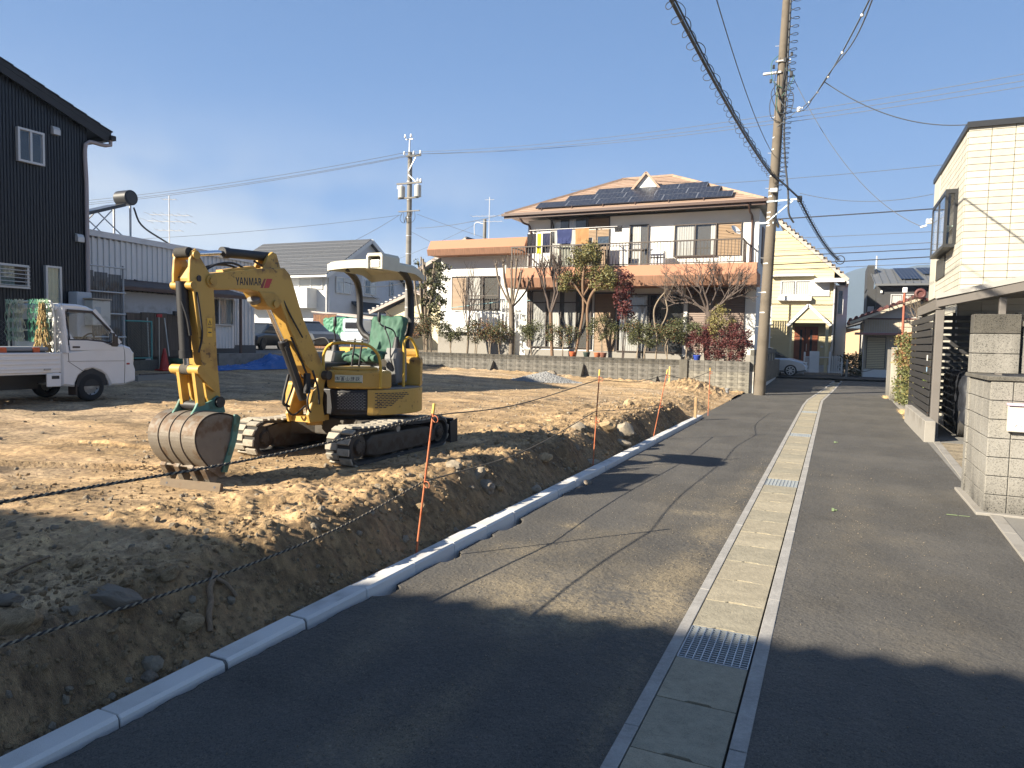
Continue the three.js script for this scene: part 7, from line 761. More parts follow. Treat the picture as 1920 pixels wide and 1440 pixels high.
  const gt = thing('garden_gate', 'white slatted garden gate at the foot of the yellow house', 'gate', [0, roadY(-42.8), -42.8]); for (const [x, h, w2] of [[-0.22, 1.3, 0.1], [-1.5, 1.25, 0.1], [-1.0, 1.3, 0.5], [0.4, 1.15, 0.08]]) mb().rbox(x - w2 / 2, x + w2 / 2, 0, h, -0.06, 0.06, 0.01).build('gate_post', F.white, gt); mb().box(-0.15, 0.36, 0.15, 0.2, -0.03, 0.03).box(-0.15, 0.36, 0.98, 1.03, -0.03, 0.03).build('gate_rail', F.white, gt); for (let i = 0; i < 5; i++) mb().box(-0.1 + i * 0.11, -0.05 + i * 0.11, 0.1, 1.05, 0.031, 0.05).build('gate_slat', F.white, gt); mb().box(-1.45, -0.27, 0.95, 1.0, -0.03, 0.03).build('fence_rail', F.white, gt); for (let i = 0; i < 9; i++) mb().box(-1.42 + i * 0.06, -1.39 + i * 0.06, 0.1, 0.95, -0.02, 0.02).build('picket', F.white, gt); mb().box(-1.5, 0.4, 0.0, 0.12, -0.4, 0.3).build('brick_step', M([0.34, 0.26, 0.2], 0.9, { map: T.block, uv: 0.3 }), gt);
  const sh = thing('garden_shrub', 'low dark shrub between the gate and the small house', 'shrub', [0.85, roadY(-43), -43.2], 0); mb().tube([[0, -0.05, 0], [0.02, 0.5, 0]], 0.03, 5, 4).build('stem', W.bark, sh); leafPart(sh, 'crown', cloudPts(50, () => V(rr(-0.5, 0.7), rr(0.05, 1.1), rr(-0.5, 0.5))), 1500, 0.2, 0.1, W.leafD); leafPart(sh, 'light_leaves', cloudPts(30, () => V(rr(-0.5, 0.7), rr(0.4, 1.2), rr(-0.4, 0.5))), 500, 0.2, 0.1, W.leafY);
  const cp = thing('chain_post', 'low post holding a slack chain across a driveway', 'post', [0.62, roadY(-41), -41]); mb().cyl([0, 0, 0], [0, 0.95, 0], 0.05, 0.05, 8).build('post', W.conc, cp); mb().tube([[0, 0.8, 0], [0.7, 0.35, 0], [1.3, 0.5, 0]], 0.02, 5, 12).build('chain', W.conc, cp);
}
function carBody(t, paint, prof, glass, w) { // side profiles as (length, height), extruded across
  const lo = mb().slab(prof, -w / 2, w / 2, 0.09).build('body', paint, t), cab = mb().slab(glass, -w / 2 + 0.1, w / 2 - 0.1, 0.1).build('cabin_glass', M([0.03, 0.035, 0.04], 0.08), t), L0 = Math.max(...glass.map(p => p[1])); return [lo, cab]; }
{
  const silver = M([0.5, 0.51, 0.52], 0.3, { metalness: 0.5 });
  const car = thing('parked_car', 'silver hatchback parked in front of the yellow house', 'car', [-3.3, roadY(-40.6), -40.6], Math.PI / 2); carBody(car, silver, [[-2.0, 0.3], [-2.05, 0.6], [-1.95, 0.85], [-1.0, 0.95], [1.2, 0.95], [1.85, 0.78], [2.05, 0.55], [2.05, 0.3], [1.7, 0.22], [-1.7, 0.22]], [[-1.6, 0.9], [-1.2, 1.4], [0.2, 1.46], [1.15, 0.93]], 1.68); mb().slab([[-1.15, 1.4], [-1.1, 1.46], [0.15, 1.5], [0.3, 1.45]], -0.66, 0.66, 0.02).build('roof', silver, car);
  for (const [x, z] of [[0.78, 1.25], [-0.78, 1.25], [0.78, -1.25], [-0.78, -1.25]]) { const w = mb().cyl([x - 0.1, 0.31, z], [x + 0.1, 0.31, z], 0.31, 0.31, 24).build('wheel', X.rubber, car); const s = Math.sign(x), rm = mb(); for (let k = 0; k < 7; k++) rm.bar([x + s * 0.1, 0.31, z], [x + s * 0.105, 0.31 + 0.21 * Math.sin(k * 0.9), z + 0.21 * Math.cos(k * 0.9)], 0.03, 0.05); rm.geo(new THREE.TorusGeometry(0.21, 0.02, 6, 24), new THREE.Matrix4().makeRotationY(Math.PI / 2).setPosition(x + s * 0.1, 0.31, z)); rm.build('rim', W.alu, w); }
  for (const x of [-0.6, 0.6]) mb().rbox(x - 0.2, x + 0.2, 0.62, 0.76, 1.82, 1.99, 0.04, 2).build('headlight', X.lens, car); mb().rbox(-0.35, 0.35, 0.4, 0.5, 2.0, 2.06, 0.02).build('grille', W.blackf, car); mb().box(-0.17, 0.17, 0.45, 0.55, 2.062, 2.07).build('number_plate', W.whitef, car);
  const g = thing('parked_car', 'dark grey car parked behind the excavator seat', 'car', [-26.0, 1.02, -30.5], 1.2); carBody(g, M([0.1, 0.105, 0.11], 0.3, { metalness: 0.4 }), [[-2.1, 0.3], [-2.15, 0.7], [-1.9, 0.95], [1.0, 1.0], [1.9, 0.85], [2.15, 0.6], [2.1, 0.3], [1.7, 0.22], [-1.7, 0.22]], [[-1.8, 0.92], [-1.3, 1.45], [0.1, 1.5], [1.1, 0.97]], 1.7); mb().slab([[-1.25, 1.44], [-1.2, 1.5], [0.05, 1.54], [0.2, 1.49]], -0.66, 0.66, 0.02).build('roof', M([0.1, 0.105, 0.11], 0.3, { metalness: 0.4 }), g); for (const [x, z] of [[0.8, 1.3], [-0.8, 1.3], [0.8, -1.3], [-0.8, -1.3]]) mb().cyl([x - 0.1, 0.31, z], [x + 0.1, 0.31, z], 0.31, 0.31, 20).build('wheel', X.rubber, g);
  const h = thing('parked_car', 'black car half hidden behind the boom', 'car', [-26.6, 1.02, -27.4], 0.4); carBody(h, M([0.02, 0.021, 0.023], 0.3, { metalness: 0.3 }), [[-2.1, 0.2], [-2.15, 0.7], [-1.9, 0.8], [1.0, 0.82], [1.9, 0.7], [2.1, 0.5], [2.1, 0.2], [-1.7, 0.2]], [[-1.6, 0.8], [-1.2, 1.25], [0.1, 1.3], [1.0, 0.82]], 1.6); mb().slab([[-1.15, 1.24], [-1.1, 1.3], [0.05, 1.34], [0.15, 1.29]], -0.62, 0.62, 0.02).build('roof', M([0.02, 0.021, 0.023], 0.3), h); for (const [x, z] of [[0.75, 1.3], [0.75, -1.3]]) mb().cyl([x - 0.1, 0.3, z], [x + 0.1, 0.3, z], 0.3, 0.3, 20).build('wheel', X.rubber, h);
  const k = thing('kei_pickup', 'pale blue grey pickup loaded under a green cover beside the carport', 'truck', [-25.2, 1.02, -34], 0.2); mb().rbox(-0.7, 0.7, 0.3, 1.0, -1, 1, 0.08, 2).rbox(-0.65, 0.65, 1.0, 1.78, -0.3, 0.9, 0.15, 2).build('cab', M([0.5, 0.55, 0.6], 0.4), k); mb().rbox(-0.5, 0.5, 1.15, 1.6, 0.6, 0.92, 0.1, 2).build('windscreen', M([0.03, 0.03, 0.035], 0.1), k); const cv = thing('green_cover', 'rumpled green sheet over a load beside the wooden fence', 'tarpaulin', [-26.6, 1.0, -34.2]); const m = addMesh('sheet', X.sub(1.7, 1.5, 1.4, 26, 20, 20, 0.15, 0.1, 12), M([0.06, 0.2, 0.12], 0.6), cv); m.position.y = 1.1;
}
{ // brown roofed small house, dark house with solar panels behind
  const s = 42 / 38, X9 = x => x * s, Y9 = y => 1.74 + (y - 1.74) * s; const B = new Bld('small_house', 'single storey beige house with dark red tiled roof', 'house', [2.5, 0.2, -42]), a = B.add.bind(B);
  const gab = [[X9(1.25), 0.2], [X9(6), 0.2], [X9(6), Y9(3.1)], [X9(3.45), Y9(4.0)], [X9(1.25), Y9(3.1)]]; const w = a(mb().face(gab, -7, 0), 'wall', M([0.62, 0.61, 0.58], 0.9, { map: T.plain, uv: 1 })); for (let i = 0; i < 26; i++) mb().rbox(X9(1.27) + i * 0.115, X9(1.27) + i * 0.115 + 0.108, Y9(2.5), Y9(3.12), 0.001, 0.02, 0.004).build('siding_board', F.beige, w); for (let i = 0; i < 26; i++) mb().rbox(X9(1.27) + i * 0.115, X9(1.27) + i * 0.115 + 0.108, 0.45, Y9(2.36), 0.001, 0.02, 0.004).build('siding_board', F.beige, w);
  const rf = a(mb().bar([X9(0.6), Y9(2.98), -3.2], [X9(3.45), Y9(4.12), -3.2], 7.8, 0.1).bar([X9(3.45), Y9(4.12), -3.2], [X9(6.3), Y9(2.98), -3.2], 7.8, 0.1), 'roof', F.redroof); for (let i = 0; i < 11; i++) { const t = i / 11; mb().cyl([mix(X9(0.62), X9(3.4), t), mix(Y9(3.06), Y9(4.18), t), -6], [mix(X9(0.62), X9(3.4), t), mix(Y9(3.06), Y9(4.18), t), 0.78], 0.09, 0.09, 8).build('tile_row', F.redroof, rf); } mb().geo(new THREE.TorusGeometry(0.2, 0.08, 8, 16), new THREE.Matrix4().makeTranslation(X9(3.45), Y9(4.25), 0.75)).cyl([X9(3.45), Y9(4.25), -6], [X9(3.45), Y9(4.25), 0.75], 0.14, 0.14, 10).build('ridge_tile', F.redroof, rf); a(mb().bar([X9(0.6), Y9(2.9), 0.74], [X9(3.45), Y9(4.02), 0.74], 0.05, 0.14), 'bargeboard', F.beige); a(mb().box(X9(0.85), X9(3.2), Y9(2.36), Y9(2.46), 0, 0.7), 'awning', M([0.28, 0.13, 0.12], 0.6)); a(mb().box(X9(1.2), X9(3.5), Y9(3.1), Y9(3.16), 0.02, 0.05), 'dark_trim', F.redroof);
  B.slats({ x0: X9(1.38), x1: X9(2.2), y0: Y9(0.78), y1: Y9(2.28), z: 0.025, m: M([0.5, 0.4, 0.24], 0.7), pitch: 0.09, name: 'tan_shutter' }); a(mb().box(X9(1.3), X9(2.3), 0.2, 0.6, 0.02, 0.06), 'foundation', F.white);
  const D = new Bld('dark_grey_house', 'charcoal house with grey metal roof carrying solar panels', 'house', [4, 0.2, -48]), b = D.add.bind(D); b(mb().box(2.15, 10, 0.2, 5.55, -7, 0), 'wall', F.charc); b(mb().box(1.7, 2.15, 0.2, 5.4, -7, -1.6), 'side_wall', F.charc); b(mb().box(1.66, 2.05, 5.4, 6.9, -6, -1.9), 'roof_tower', F.charc); const r2 = b(mb().quad([2.0, 5.55, 0.5], [10, 5.55, 0.5], [10, 6.75, -3.2], [1.75, 6.75, -3.2]).quad([2.0, 5.43, 0.5], [10, 5.43, 0.5], [10, 5.55, 0.5], [2.0, 5.55, 0.5]), 'roof', F.mroof); for (let i = 0; i < 12; i++) mb().bar([2.0 + i * 0.4, 5.58, 0.5], [1.8 + i * 0.41, 6.78, -3.2], 0.03, 0.05).build('standing_seam', F.mroof, r2);
  for (const [x, t0, t1, w2] of [[3.1, 0.18, 0.95, 1.15], [4.35, 0.5, 0.95, 1.3]]) { const q = t => [mix(5.55, 6.75, t) + 0.1, mix(0.5, -3.2, t)]; const p = b(mb().quad([x + 0.3, ...q(t0)], [x + w2 + 0.3, ...q(t0)], [x + w2, ...q(t1)], [x, ...q(t1)]), 'solar_panel', W.pv); for (let k = 0; k <= 6; k++) mb().bar([x + 0.3 + w2 * k / 6, q(t0)[0] + 0.006, q(t0)[1]], [x + w2 * k / 6, q(t1)[0] + 0.006, q(t1)[1]], 0.015, 0.006).build('cell_line', W.pvl, p); }
  D.win({ x0: 2.9, x1: 4.1, y0: 4.2, y1: 4.95, fm: W.alu, cur: [[0.05, 0.45], [0.55, 0.9]], room: W.room }); for (const [x, y] of [[2.4, 5.1], [4.45, 5.1]]) b(mb().rbox(x - 0.06, x + 0.06, y - 0.08, y + 0.08, 0, 0.12, 0.02), 'vent_hood', F.white); b(mb().rbox(1.75, 2.1, 3.8, 4.3, -1.55, -1.2, 0.02), 'outdoor_unit', F.white); b(mb().cyl([2.2, 6.8, -3.2], [2.2, 7.6, -3.2], 0.05, 0.05, 8), 'roof_mast', W.alu);
  const rp = thing('garden_lamp', 'rust red pole with a small white lamp beyond the hedge', 'lamp', [2.5, 0.0, -33]); mb().cyl([0, 0, 0], [-0.01, 4.0, 0], 0.05, 0.045, 8).build('pole', M([0.3, 0.09, 0.05], 0.7), rp); mb().rbox(-0.09, 0.09, 4.0, 4.22, -0.08, 0.08, 0.03, 2).build('lamp_head', F.white, rp);
  const n1 = new Bld('grey_roofed_house', 'distant low house with an orange wall between the lane houses', 'house', [0.95, 0.2, -60]); n1.add(mb().box(0.6, 2.4, 0.2, 3.2, -5, 0), 'wall', M([0.5, 0.35, 0.22], 0.9)); n1.add(mb().bar([0.2, 3.2, -2.5], [2.6, 3.9, -2.5], 6, 0.12), 'roof', F.slate);
}
{ // white house with slate roof beyond the neighbours' yard
  const B = new Bld('white_house', 'white two storey house with dark slate roof behind the excavator', 'house', [-37, 1.0, -42]), a = B.add.bind(B);
  a(mb().box(-43.5, -33.9, 1.0, 6.3, -9.5, 0), 'wall', F.white); a(mb().box(-33.899, -33.85, 1.0, 6.3, -9.8, 0.0).slab([[0, 6.3], [-9.8, 6.3], [-4.6, 9.3]], -34.2, -33.86, 0), 'gable_wall', F.pale);  // gable side in a greyer white: its shade is put into the wall colour
  const rf = a(mb().bar([-39, 6.2, 0.75], [-39, 9.4, -4.7], 11, 0.14, V(0, 0.86, 0.5)).bar([-39, 9.4, -4.7], [-39, 6.2, -10.4], 11, 0.14, V(0, 0.86, -0.5)), 'roof', F.slate); for (let i = 0; i < 18; i++) { const t0 = i / 18; mb().bar([-44.5, mix(6.3, 9.5, t0), mix(0.72, -4.7, t0)], [-33.4, mix(6.3, 9.5, t0), mix(0.72, -4.7, t0)], 0.3, 0.05, V(0, 0.86, 0.5)).build('slate_course', i % 2 ? F.slate : F.slate2, rf); } a(mb().bar([-33.42, 6.05, 0.8], [-33.42, 9.3, -4.7], 0.08, 0.28).bar([-33.42, 9.3, -4.7], [-33.42, 6.05, -10.4], 0.08, 0.28), 'bargeboard', F.white); a(mb().box(-44, -33.4, 6.02, 6.16, 0.72, 0.86), 'eave_gutter', F.white);
  a(mb().box(-41.5, -34.95, 3.8, 5.25, 0.0, 1.1), 'balcony', F.white); B.win({ x0: -36.6, x1: -34.4, y0: 5.2, y1: 6.05, fm: F.white, cur: [[0, 0.5], [0.5, 1]] }); B.win({ x0: -39.2, x1: -38.2, y0: 2.1, y1: 3.4, fm: F.white, cur: [[0.1, 0.9]] }); a(mb().tube([[-34.0, 6.0, 0.1], [-34.0, 3.5, 0.08], [-34.0, 1.2, 0.08]], 0.06, 7, 12), 'downpipe', F.white); a(mb().tube([[-40.3, 3.8, 1.2], [-40.3, 1.2, 1.2]], 0.05, 7, 6), 'downpipe', F.white);
  const C2 = new Bld('white_house', 'shaded side wing of the white house with a small lean-to roof', 'house', [-33.8, 1.0, -47], Math.PI / 2, 47), c = C2.add.bind(C2); c(mb().box(45.2, 47.9, 4.9, 6.5, 0, 0.5), 'bay_window_box', F.pale); C2.win({ x0: 45.5, x1: 47.0, y0: 5.1, y1: 6.2, z: 0.5, fm: F.white, cur: [[0.5, 1]] }); C2.win({ x0: 42.7, x1: 44.5, y0: 5.0, y1: 6.2, fm: F.white, cur: [[0, 1]] }); c(mb().slab([[0, 4.5], [1.1, 3.7], [1.1, 3.6], [0, 4.3]], 44.6, 48.2, 0.01), 'lean_to_roof', M([0.03, 0.033, 0.04], 0.6)); c(mb().box(44.5, 48.3, 3.5, 3.62, 1.05, 1.2), 'lean_to_gutter', F.white); C2.win({ x0: 49.7, x1: 50.2, y0: 5.2, y1: 6.4, fm: F.white, n: 1 }); c(mb().box(48.0, 56, 1.0, 7.4, -6, -0.3), 'rear_wing', F.pale);  // same greyed white on this side, shade carried in the colour
  // carport and wooden fence in the yard
  const cp = thing('carport', 'carport with striped brown corrugated roof beside the white house', 'carport', [-27, 1.0, -37]); const rs = mb().bar([-2.6, 2.25, 0], [3.2, 1.7, 0], 4, 0.04).build('roof_sheet', M([0.3, 0.25, 0.22], 0.6), cp); for (let i = 0; i < 14; i++) mb().bar([-2.6, 2.28, -1.9 + i * 0.29], [3.2, 1.73, -1.9 + i * 0.29], 0.1, 0.03).build('roof_rib', i % 2 ? M([0.45, 0.4, 0.36], 0.6) : M([0.2, 0.16, 0.14], 0.6), rs); for (const [x, z] of [[-2.5, 1.9], [3.1, 1.9], [-2.5, -1.9], [3.1, -1.9]]) mb().cyl([x, 0, z], [x, 1.8, z], 0.04, 0.04, 8).build('post', W.alu, cp);
  const wf = thing('wooden_fence', 'brown wooden board fence in the neighbours yard', 'fence', [-28.2, 1.0, -34.6]); for (let i = 0; i < 9; i++) mb().rbox(-0.85 + i * 0.19, -0.67 + i * 0.19, 0, 2.05, -0.015, 0.015, 0.004).build('board', M([0.2 + 0.03 * (i % 3), 0.1 + 0.015 * (i % 3), 0.06], 0.85, { map: T.wood, uv: 0.6 }), wf); mb().box(-0.87, 0.87, 2.06, 2.12, -0.04, 0.04).build('cap_rail', M([0.1, 0.05, 0.035], 0.8), wf);
}
{ // cream house with tiled gables left of the wing
  const B = new Bld('cream_house', 'cream stucco house with grey tiled gables left of the white wing', 'house', [-23.5, 1.0, -38]), a = B.add.bind(B);
  a(mb().face([[-26.1, 1.0], [-20.5, 1.0], [-20.5, 3.4], [-23.6, 4.55], [-26.1, 3.45]], -5, 0), 'wall', F.cream); const r = a(mb().bar([-26.9, 3.4, -2.2], [-23.6, 4.72, -2.2], 5.6, 0.12).bar([-23.6, 4.72, -2.2], [-20.3, 3.4, -2.2], 5.6, 0.12), 'roof', F.slate2); a(mb().bar([-26.95, 3.3, 0.62], [-23.6, 4.62, 0.62], 0.06, 0.18).bar([-23.6, 4.62, 0.62], [-20.3, 3.3, 0.62], 0.06, 0.18), 'bargeboard', M([0.35, 0.29, 0.26], 0.8)); for (let i = 0; i < 10; i++) mb().bar([mix(-26.9, -23.7, i / 10), mix(3.47, 4.78, i / 10), 0.7], [mix(-26.9, -23.7, i / 10), mix(3.47, 4.78, i / 10), -5], 0.18, 0.07).build('tile_row', M([0.42, 0.4, 0.38], 0.8), r);
  a(mb().face([[-24.6, 4.2], [-19, 4.2], [-19, 7.2], [-21.2, 7.9], [-24.6, 6.1]], -6, -2.5), 'upper_wall', F.cream); a(mb().bar([-25.2, 5.95, -4], [-21.2, 8.1, -4], 5, 0.12), 'upper_roof', F.slate2); a(mb().bar([-25.2, 5.85, -1.45], [-21.2, 8.0, -1.45], 0.06, 0.2), 'upper_bargeboard', M([0.35, 0.29, 0.26], 0.8)); B.win({ x0: -24.1, x1: -22.8, y0: 1.9, y1: 3.05, cur: [[0, 0.4], [0.5, 0.9]], room: W.room }); B.win({ x0: -24.0, x1: -22.6, y0: 4.8, y1: 5.5, z: -2.5, fm: W.bronze, cur: [[0, 0.6]] }); a(mb().box(-24.6, -22.3, 4.55, 4.65, -2.4, -1.7), 'balcony_slab', F.white); for (let i = 0; i < 4; i++) a(mb().box(-24.4 + i * 0.45, -24.05 + i * 0.45, 4.7, 5.1, -1.75, -1.72), 'hanging_cloth', F.white);
  a(mb().tube([[-25.9, 3.4, 0.4], [-25.5, 3.1, 0.3], [-25.2, 3.0, 0.1], [-25.2, 1.2, 0.08]], 0.05, 7, 16), 'downpipe', W.bronze);
}
// ---------------------------------------------------------------- poles and wires
const wireM = M([0.03, 0.032, 0.036], 0.6), wireG = M([0.1, 0.11, 0.12], 0.6), poleM = M([0.14, 0.118, 0.092], 0.9, { map: T.grime, uv: 1.4, bumpMap: T.fine, bumpScale: 0.003 }), poleG = M([0.2, 0.19, 0.175], 0.9, { map: T.grime, uv: 1.2 });
const wirePts = (p, q, sag, n = 24) => Array.from({ length: n + 1 }, (_, i) => { const t = i / n; return [mix(p[0], q[0], t), mix(p[1], q[1], t) - sag * 4 * t * (1 - t), mix(p[2], q[2], t)]; });
const wire = (label, p, q, sag, r = 0.008, m = wireM) => tag(mb().tube(wirePts(p, q, sag), r, 5, 60).build('overhead_wire', m), label, 'wire', 'overhead wires');
{
  const P = thing('utility_pole', 'tall brownish concrete utility pole beside the garden wall', 'utility pole', [-2.36, 0, -26.45]); const lean = y => 0.026 * y; mb().cyl([0, -0.3, 0], [lean(15.2), 15.2, 0], 0.2, 0.125, 26).build('shaft', poleM, P);
  for (const y of [4.6, 5.9, 6.2, 6.35, 6.9, 7.1, 7.6, 8.5, 8.9, 9.6, 10.5, 11.2, 11.6, 12.3, 2.9, 3.6]) mb().cyl([lean(y), y - 0.02, 0], [lean(y), y + 0.02, 0], 0.2 - y * 0.0052, 0.2 - y * 0.0052, 26).build('band', W.alu, P); for (let i = 0; i < 18; i++) { const y = 2.4 + i * 0.6, s = i % 2 ? 1 : -1; mb().cyl([lean(y) + s * 0.12, y, 0], [lean(y) + s * 0.27, y + 0.01, 0], 0.009, 0.009, 5).build('step_bolt', W.alu, P); }
  const ar = mb().bar([0.0, 6.72, 0.12], [1.05, 6.72, 0.3], 0.05, 0.05).bar([0.0, 6.0, 0.12], [0.85, 6.68, 0.28], 0.04, 0.04).box(-0.25, 0.25, 5.96, 6.02, 0.1, 0.16).build('bracket_arm', M([0.45, 0.55, 0.62], 0.5), P); mb().rbox(0.98, 1.14, 6.62, 6.82, 0.22, 0.38, 0.03).build('clamp', W.blackf, P);
  for (const [x, z, y, r] of [[0.34, 0.3, 10.9, 0.05], [-0.25, 0.2, 11.25, 0.04], [0.1, 0.25, 11.4, 0.05], [-0.32, 0.15, 10.8, 0.04], [0.3, 0.2, 11.6, 0.04]]) mb().rbox(lean(y) + x - r, lean(y) + x + r, y - r * 1.6, y + r * 1.6, z - r, z + r, 0.015).build('connector', W.blackf, P); for (let i = 0; i < 12; i++) { const y = rr(10.3, 12.2), a = rr(-0.5, 0.5); mb().tube([[lean(y) + 0.12 * Math.sign(a), y, 0.2], [lean(y) + a, y - rr(0.1, 0.5), 0.3], [lean(y) + a * 0.8, y - rr(0.5, 0.9), 0.28], [lean(y) + 0.05, y - rr(0.8, 1.2), 0.18]], 0.013, 5, 16).build('jumper_cable', i % 4 ? wireM : M([0.05, 0.14, 0.1], 0.6), P); }
  mb().rbox(-0.3, 0.3, 11.02, 11.1, 0.1, 0.2, 0.02).rbox(lean(11) - 0.2, lean(11) + 0.3, 11.4, 11.46, 0.12, 0.2, 0.02).build('cross_bracket', W.alu, P);
  { const p = []; for (let i = 0; i <= 400; i++) { const t = i / 400, y = mix(14, 7.1, t), a = t * Math.PI * 2 * mix(20, 34, t), r = mix(0.17, 0.12, t); p.push([lean(y) + 0.3 + r * Math.cos(a) - (t > 0.9 ? (t - 0.9) * 1.5 : 0), y + 0.03 * Math.sin(a), 0.2 + r * Math.sin(a)]); } mb().geo(new THREE.TubeGeometry(new THREE.CatmullRomCurve3(p.map(q => V(...q))), 1600, 0.012, 4)).build('spiral_guard', wireM, P); }
  mb().tube([[0.5, 13.6, 0.22], [0.48, 11, 0.22], [0.47, 9, 0.24], [0.55, 8, 0.28], [0.68, 7, 0.3], [0.75, 6.2, 0.3], [0.9, 5.95, 0.2]], 0.032, 7, 60).build('riser_cable', wireM, P); mb().tube([[0.1, 7.1, 0.2], [0.25, 6.8, 0.3], [0.3, 6.2, 0.3], [0.33, 5.4, 0.25]], 0.012, 5, 20).build('hanging_cable', wireM, P); mb().rbox(0.1, 0.35, 7.0, 7.15, 0.15, 0.3, 0.03).build('cable_clamp', W.alu, P);
  // thick lashed cable along the lane with a spiral wrap
  const A1 = [-2.62, 7.9, 14], A2 = [-2.24, 7.62, -26.3], sag = 1.05; const mc = thing('lashed_cable', 'thick black cable wrapped in a spiral running along the lane', 'cable', A2); const pts = wirePts(A2, A1, sag, 60).map(p => [p[0] - A2[0], p[1] - A2[1], p[2] - A2[2]]); mb().tube(pts, 0.03, 7, 120).build('cable', wireM, mc); mb().tube(pts.map(p => [p[0] + 0.03, p[1] + 0.045, p[2]]), 0.016, 6, 120).build('messenger_wire', wireM, mc); { const c = new THREE.CatmullRomCurve3(pts.map(p => V(...p))), n = 1500, sp = c.getSpacedPoints(n), q = []; for (let i = 0; i <= n; i++) { const a = i / n * 40.5 / 0.55 * 2 * Math.PI; q.push(sp[i].clone().add(V(0.11 * Math.cos(a) * (1 + 0.3 * Math.sin(a * 0.37)), 0.11 * Math.sin(a) - 0.03, 0))); } mb().geo(new THREE.TubeGeometry(new THREE.CatmullRomCurve3(q), n * 1.5, 0.007, 4)).build('spiral_wrap', wireM, mc); }
  const c2 = thing('lashed_cable', 'lashed black cable dropping from the bracket toward the yellow house', 'cable', [-1.3, 6.7, -26.1]); const p2 = wirePts([0, 0, 0], [1.3, -0.35, -15.5], 0.25, 30); mb().tube(p2, 0.035, 6, 60).build('cable', wireM, c2); { const c = new THREE.CatmullRomCurve3(p2.map(p => V(...p))), n = 500, sp = c.getSpacedPoints(n); mb().geo(new THREE.TubeGeometry(new THREE.CatmullRomCurve3(sp.map((s, i) => s.clone().add(V(0.08 * Math.cos(i * 0.42), 0.08 * Math.sin(i * 0.42), 0)))), 900, 0.01, 4)).build('spiral_wrap', wireM, c2); }
  mb(); const c3 = thing('lashed_cable', 'black lashed cable running from the pole into the bracket clamp', 'cable', A2); mb().tube([[0, 0, 0.1], [0.4, -0.35, 0.15], [0.9, -0.85, 0.2], [1.0, -0.92, 0.2]], 0.034, 6, 20).build('cable', wireM, c3);
  // service drop with insulators over the lane
  const sd = thing('service_cable', 'pair of service wires with white insulators rising over the lane', 'cable', [-1.45, 9.72, -26.2]); const q = wirePts([0, 0, 0], [4.77, -1.1, 38.2], 2.4, 50); mb().tube(q, 0.014, 5, 90).build('wire', wireG, sd); mb().tube(q.map((p, i) => [p[0] + 0.06 * Math.sin(i * 0.5), p[1] - 0.05 - 0.03 * Math.sin(i * 0.9), p[2]]), 0.012, 5, 120).build('twisted_wire', wireG, sd); for (let i = 2; i < 34; i += 3) mb().geo(new THREE.SphereGeometry(0.03, 8, 6), new THREE.Matrix4().makeTranslation(q[i][0], q[i][1] - 0.02, q[i][2])).build('spacer', W.whitef, sd); mb().rbox(-0.06, 0.06, -0.09, 0.07, -0.06, 0.06, 0.03, 2).build('insulator', W.whitef, sd); mb().tube([[-0.75, 0.9, -0.1], [-0.5, 0.2, -0.05], [0, 0, 0]], 0.012, 5, 12).tube([[-0.7, -0.5, -0.1], [0, 0, 0]], 0.012, 5, 6).build('tail_wire', wireG, sd);
  { const a0 = [-1.45 + q[10][0], 9.72 + q[10][1], -26.2 + q[10][2]]; wire('service drop curving from the insulated pair to the tiled house', a0, [2.75, 6.95, -19.6], 0.35, 0.012, wireG); }
  wire('thin wire dropping from the pole top to the tiled house wall', [-1.85, 11.2, -26.4], [2.35, 5.5, -25.5], 0.9, 0.011, wireG); wire('thin messenger wire above the lashed cable', [-2.2, 8.3, -26.4], [-2.0, 13.5, 14], 2.6, 0.01, wireG);
  // far pole with transformers
  const Q = thing('utility_pole', 'distant concrete utility pole with two transformers behind the wing', 'utility pole', [-23.2, 1.0, -36]); mb().cyl([0, 0, 0], [0.05, 11.6, 0], 0.19, 0.13, 20).build('shaft', poleG, Q); mb().cyl([0, 11.5, 0], [0.02, 12.4, 0], 0.05, 0.04, 8).box(-0.25, 0.25, 12.35, 12.4, -0.03, 0.03).build('top_spike', W.alu, Q); const ca = (y, x0, x1, h = 0.09) => mb().rbox(x0, x1, y, y + h, 0.12, 0.2, 0.01).build('cross_arm', poleG, Q); ca(11.3, -0.1, 0.9); ca(9.75, -0.75, 0.95); ca(8.9, -0.65, 0.75); ca(8.15, -0.6, 0.85, 0.06);
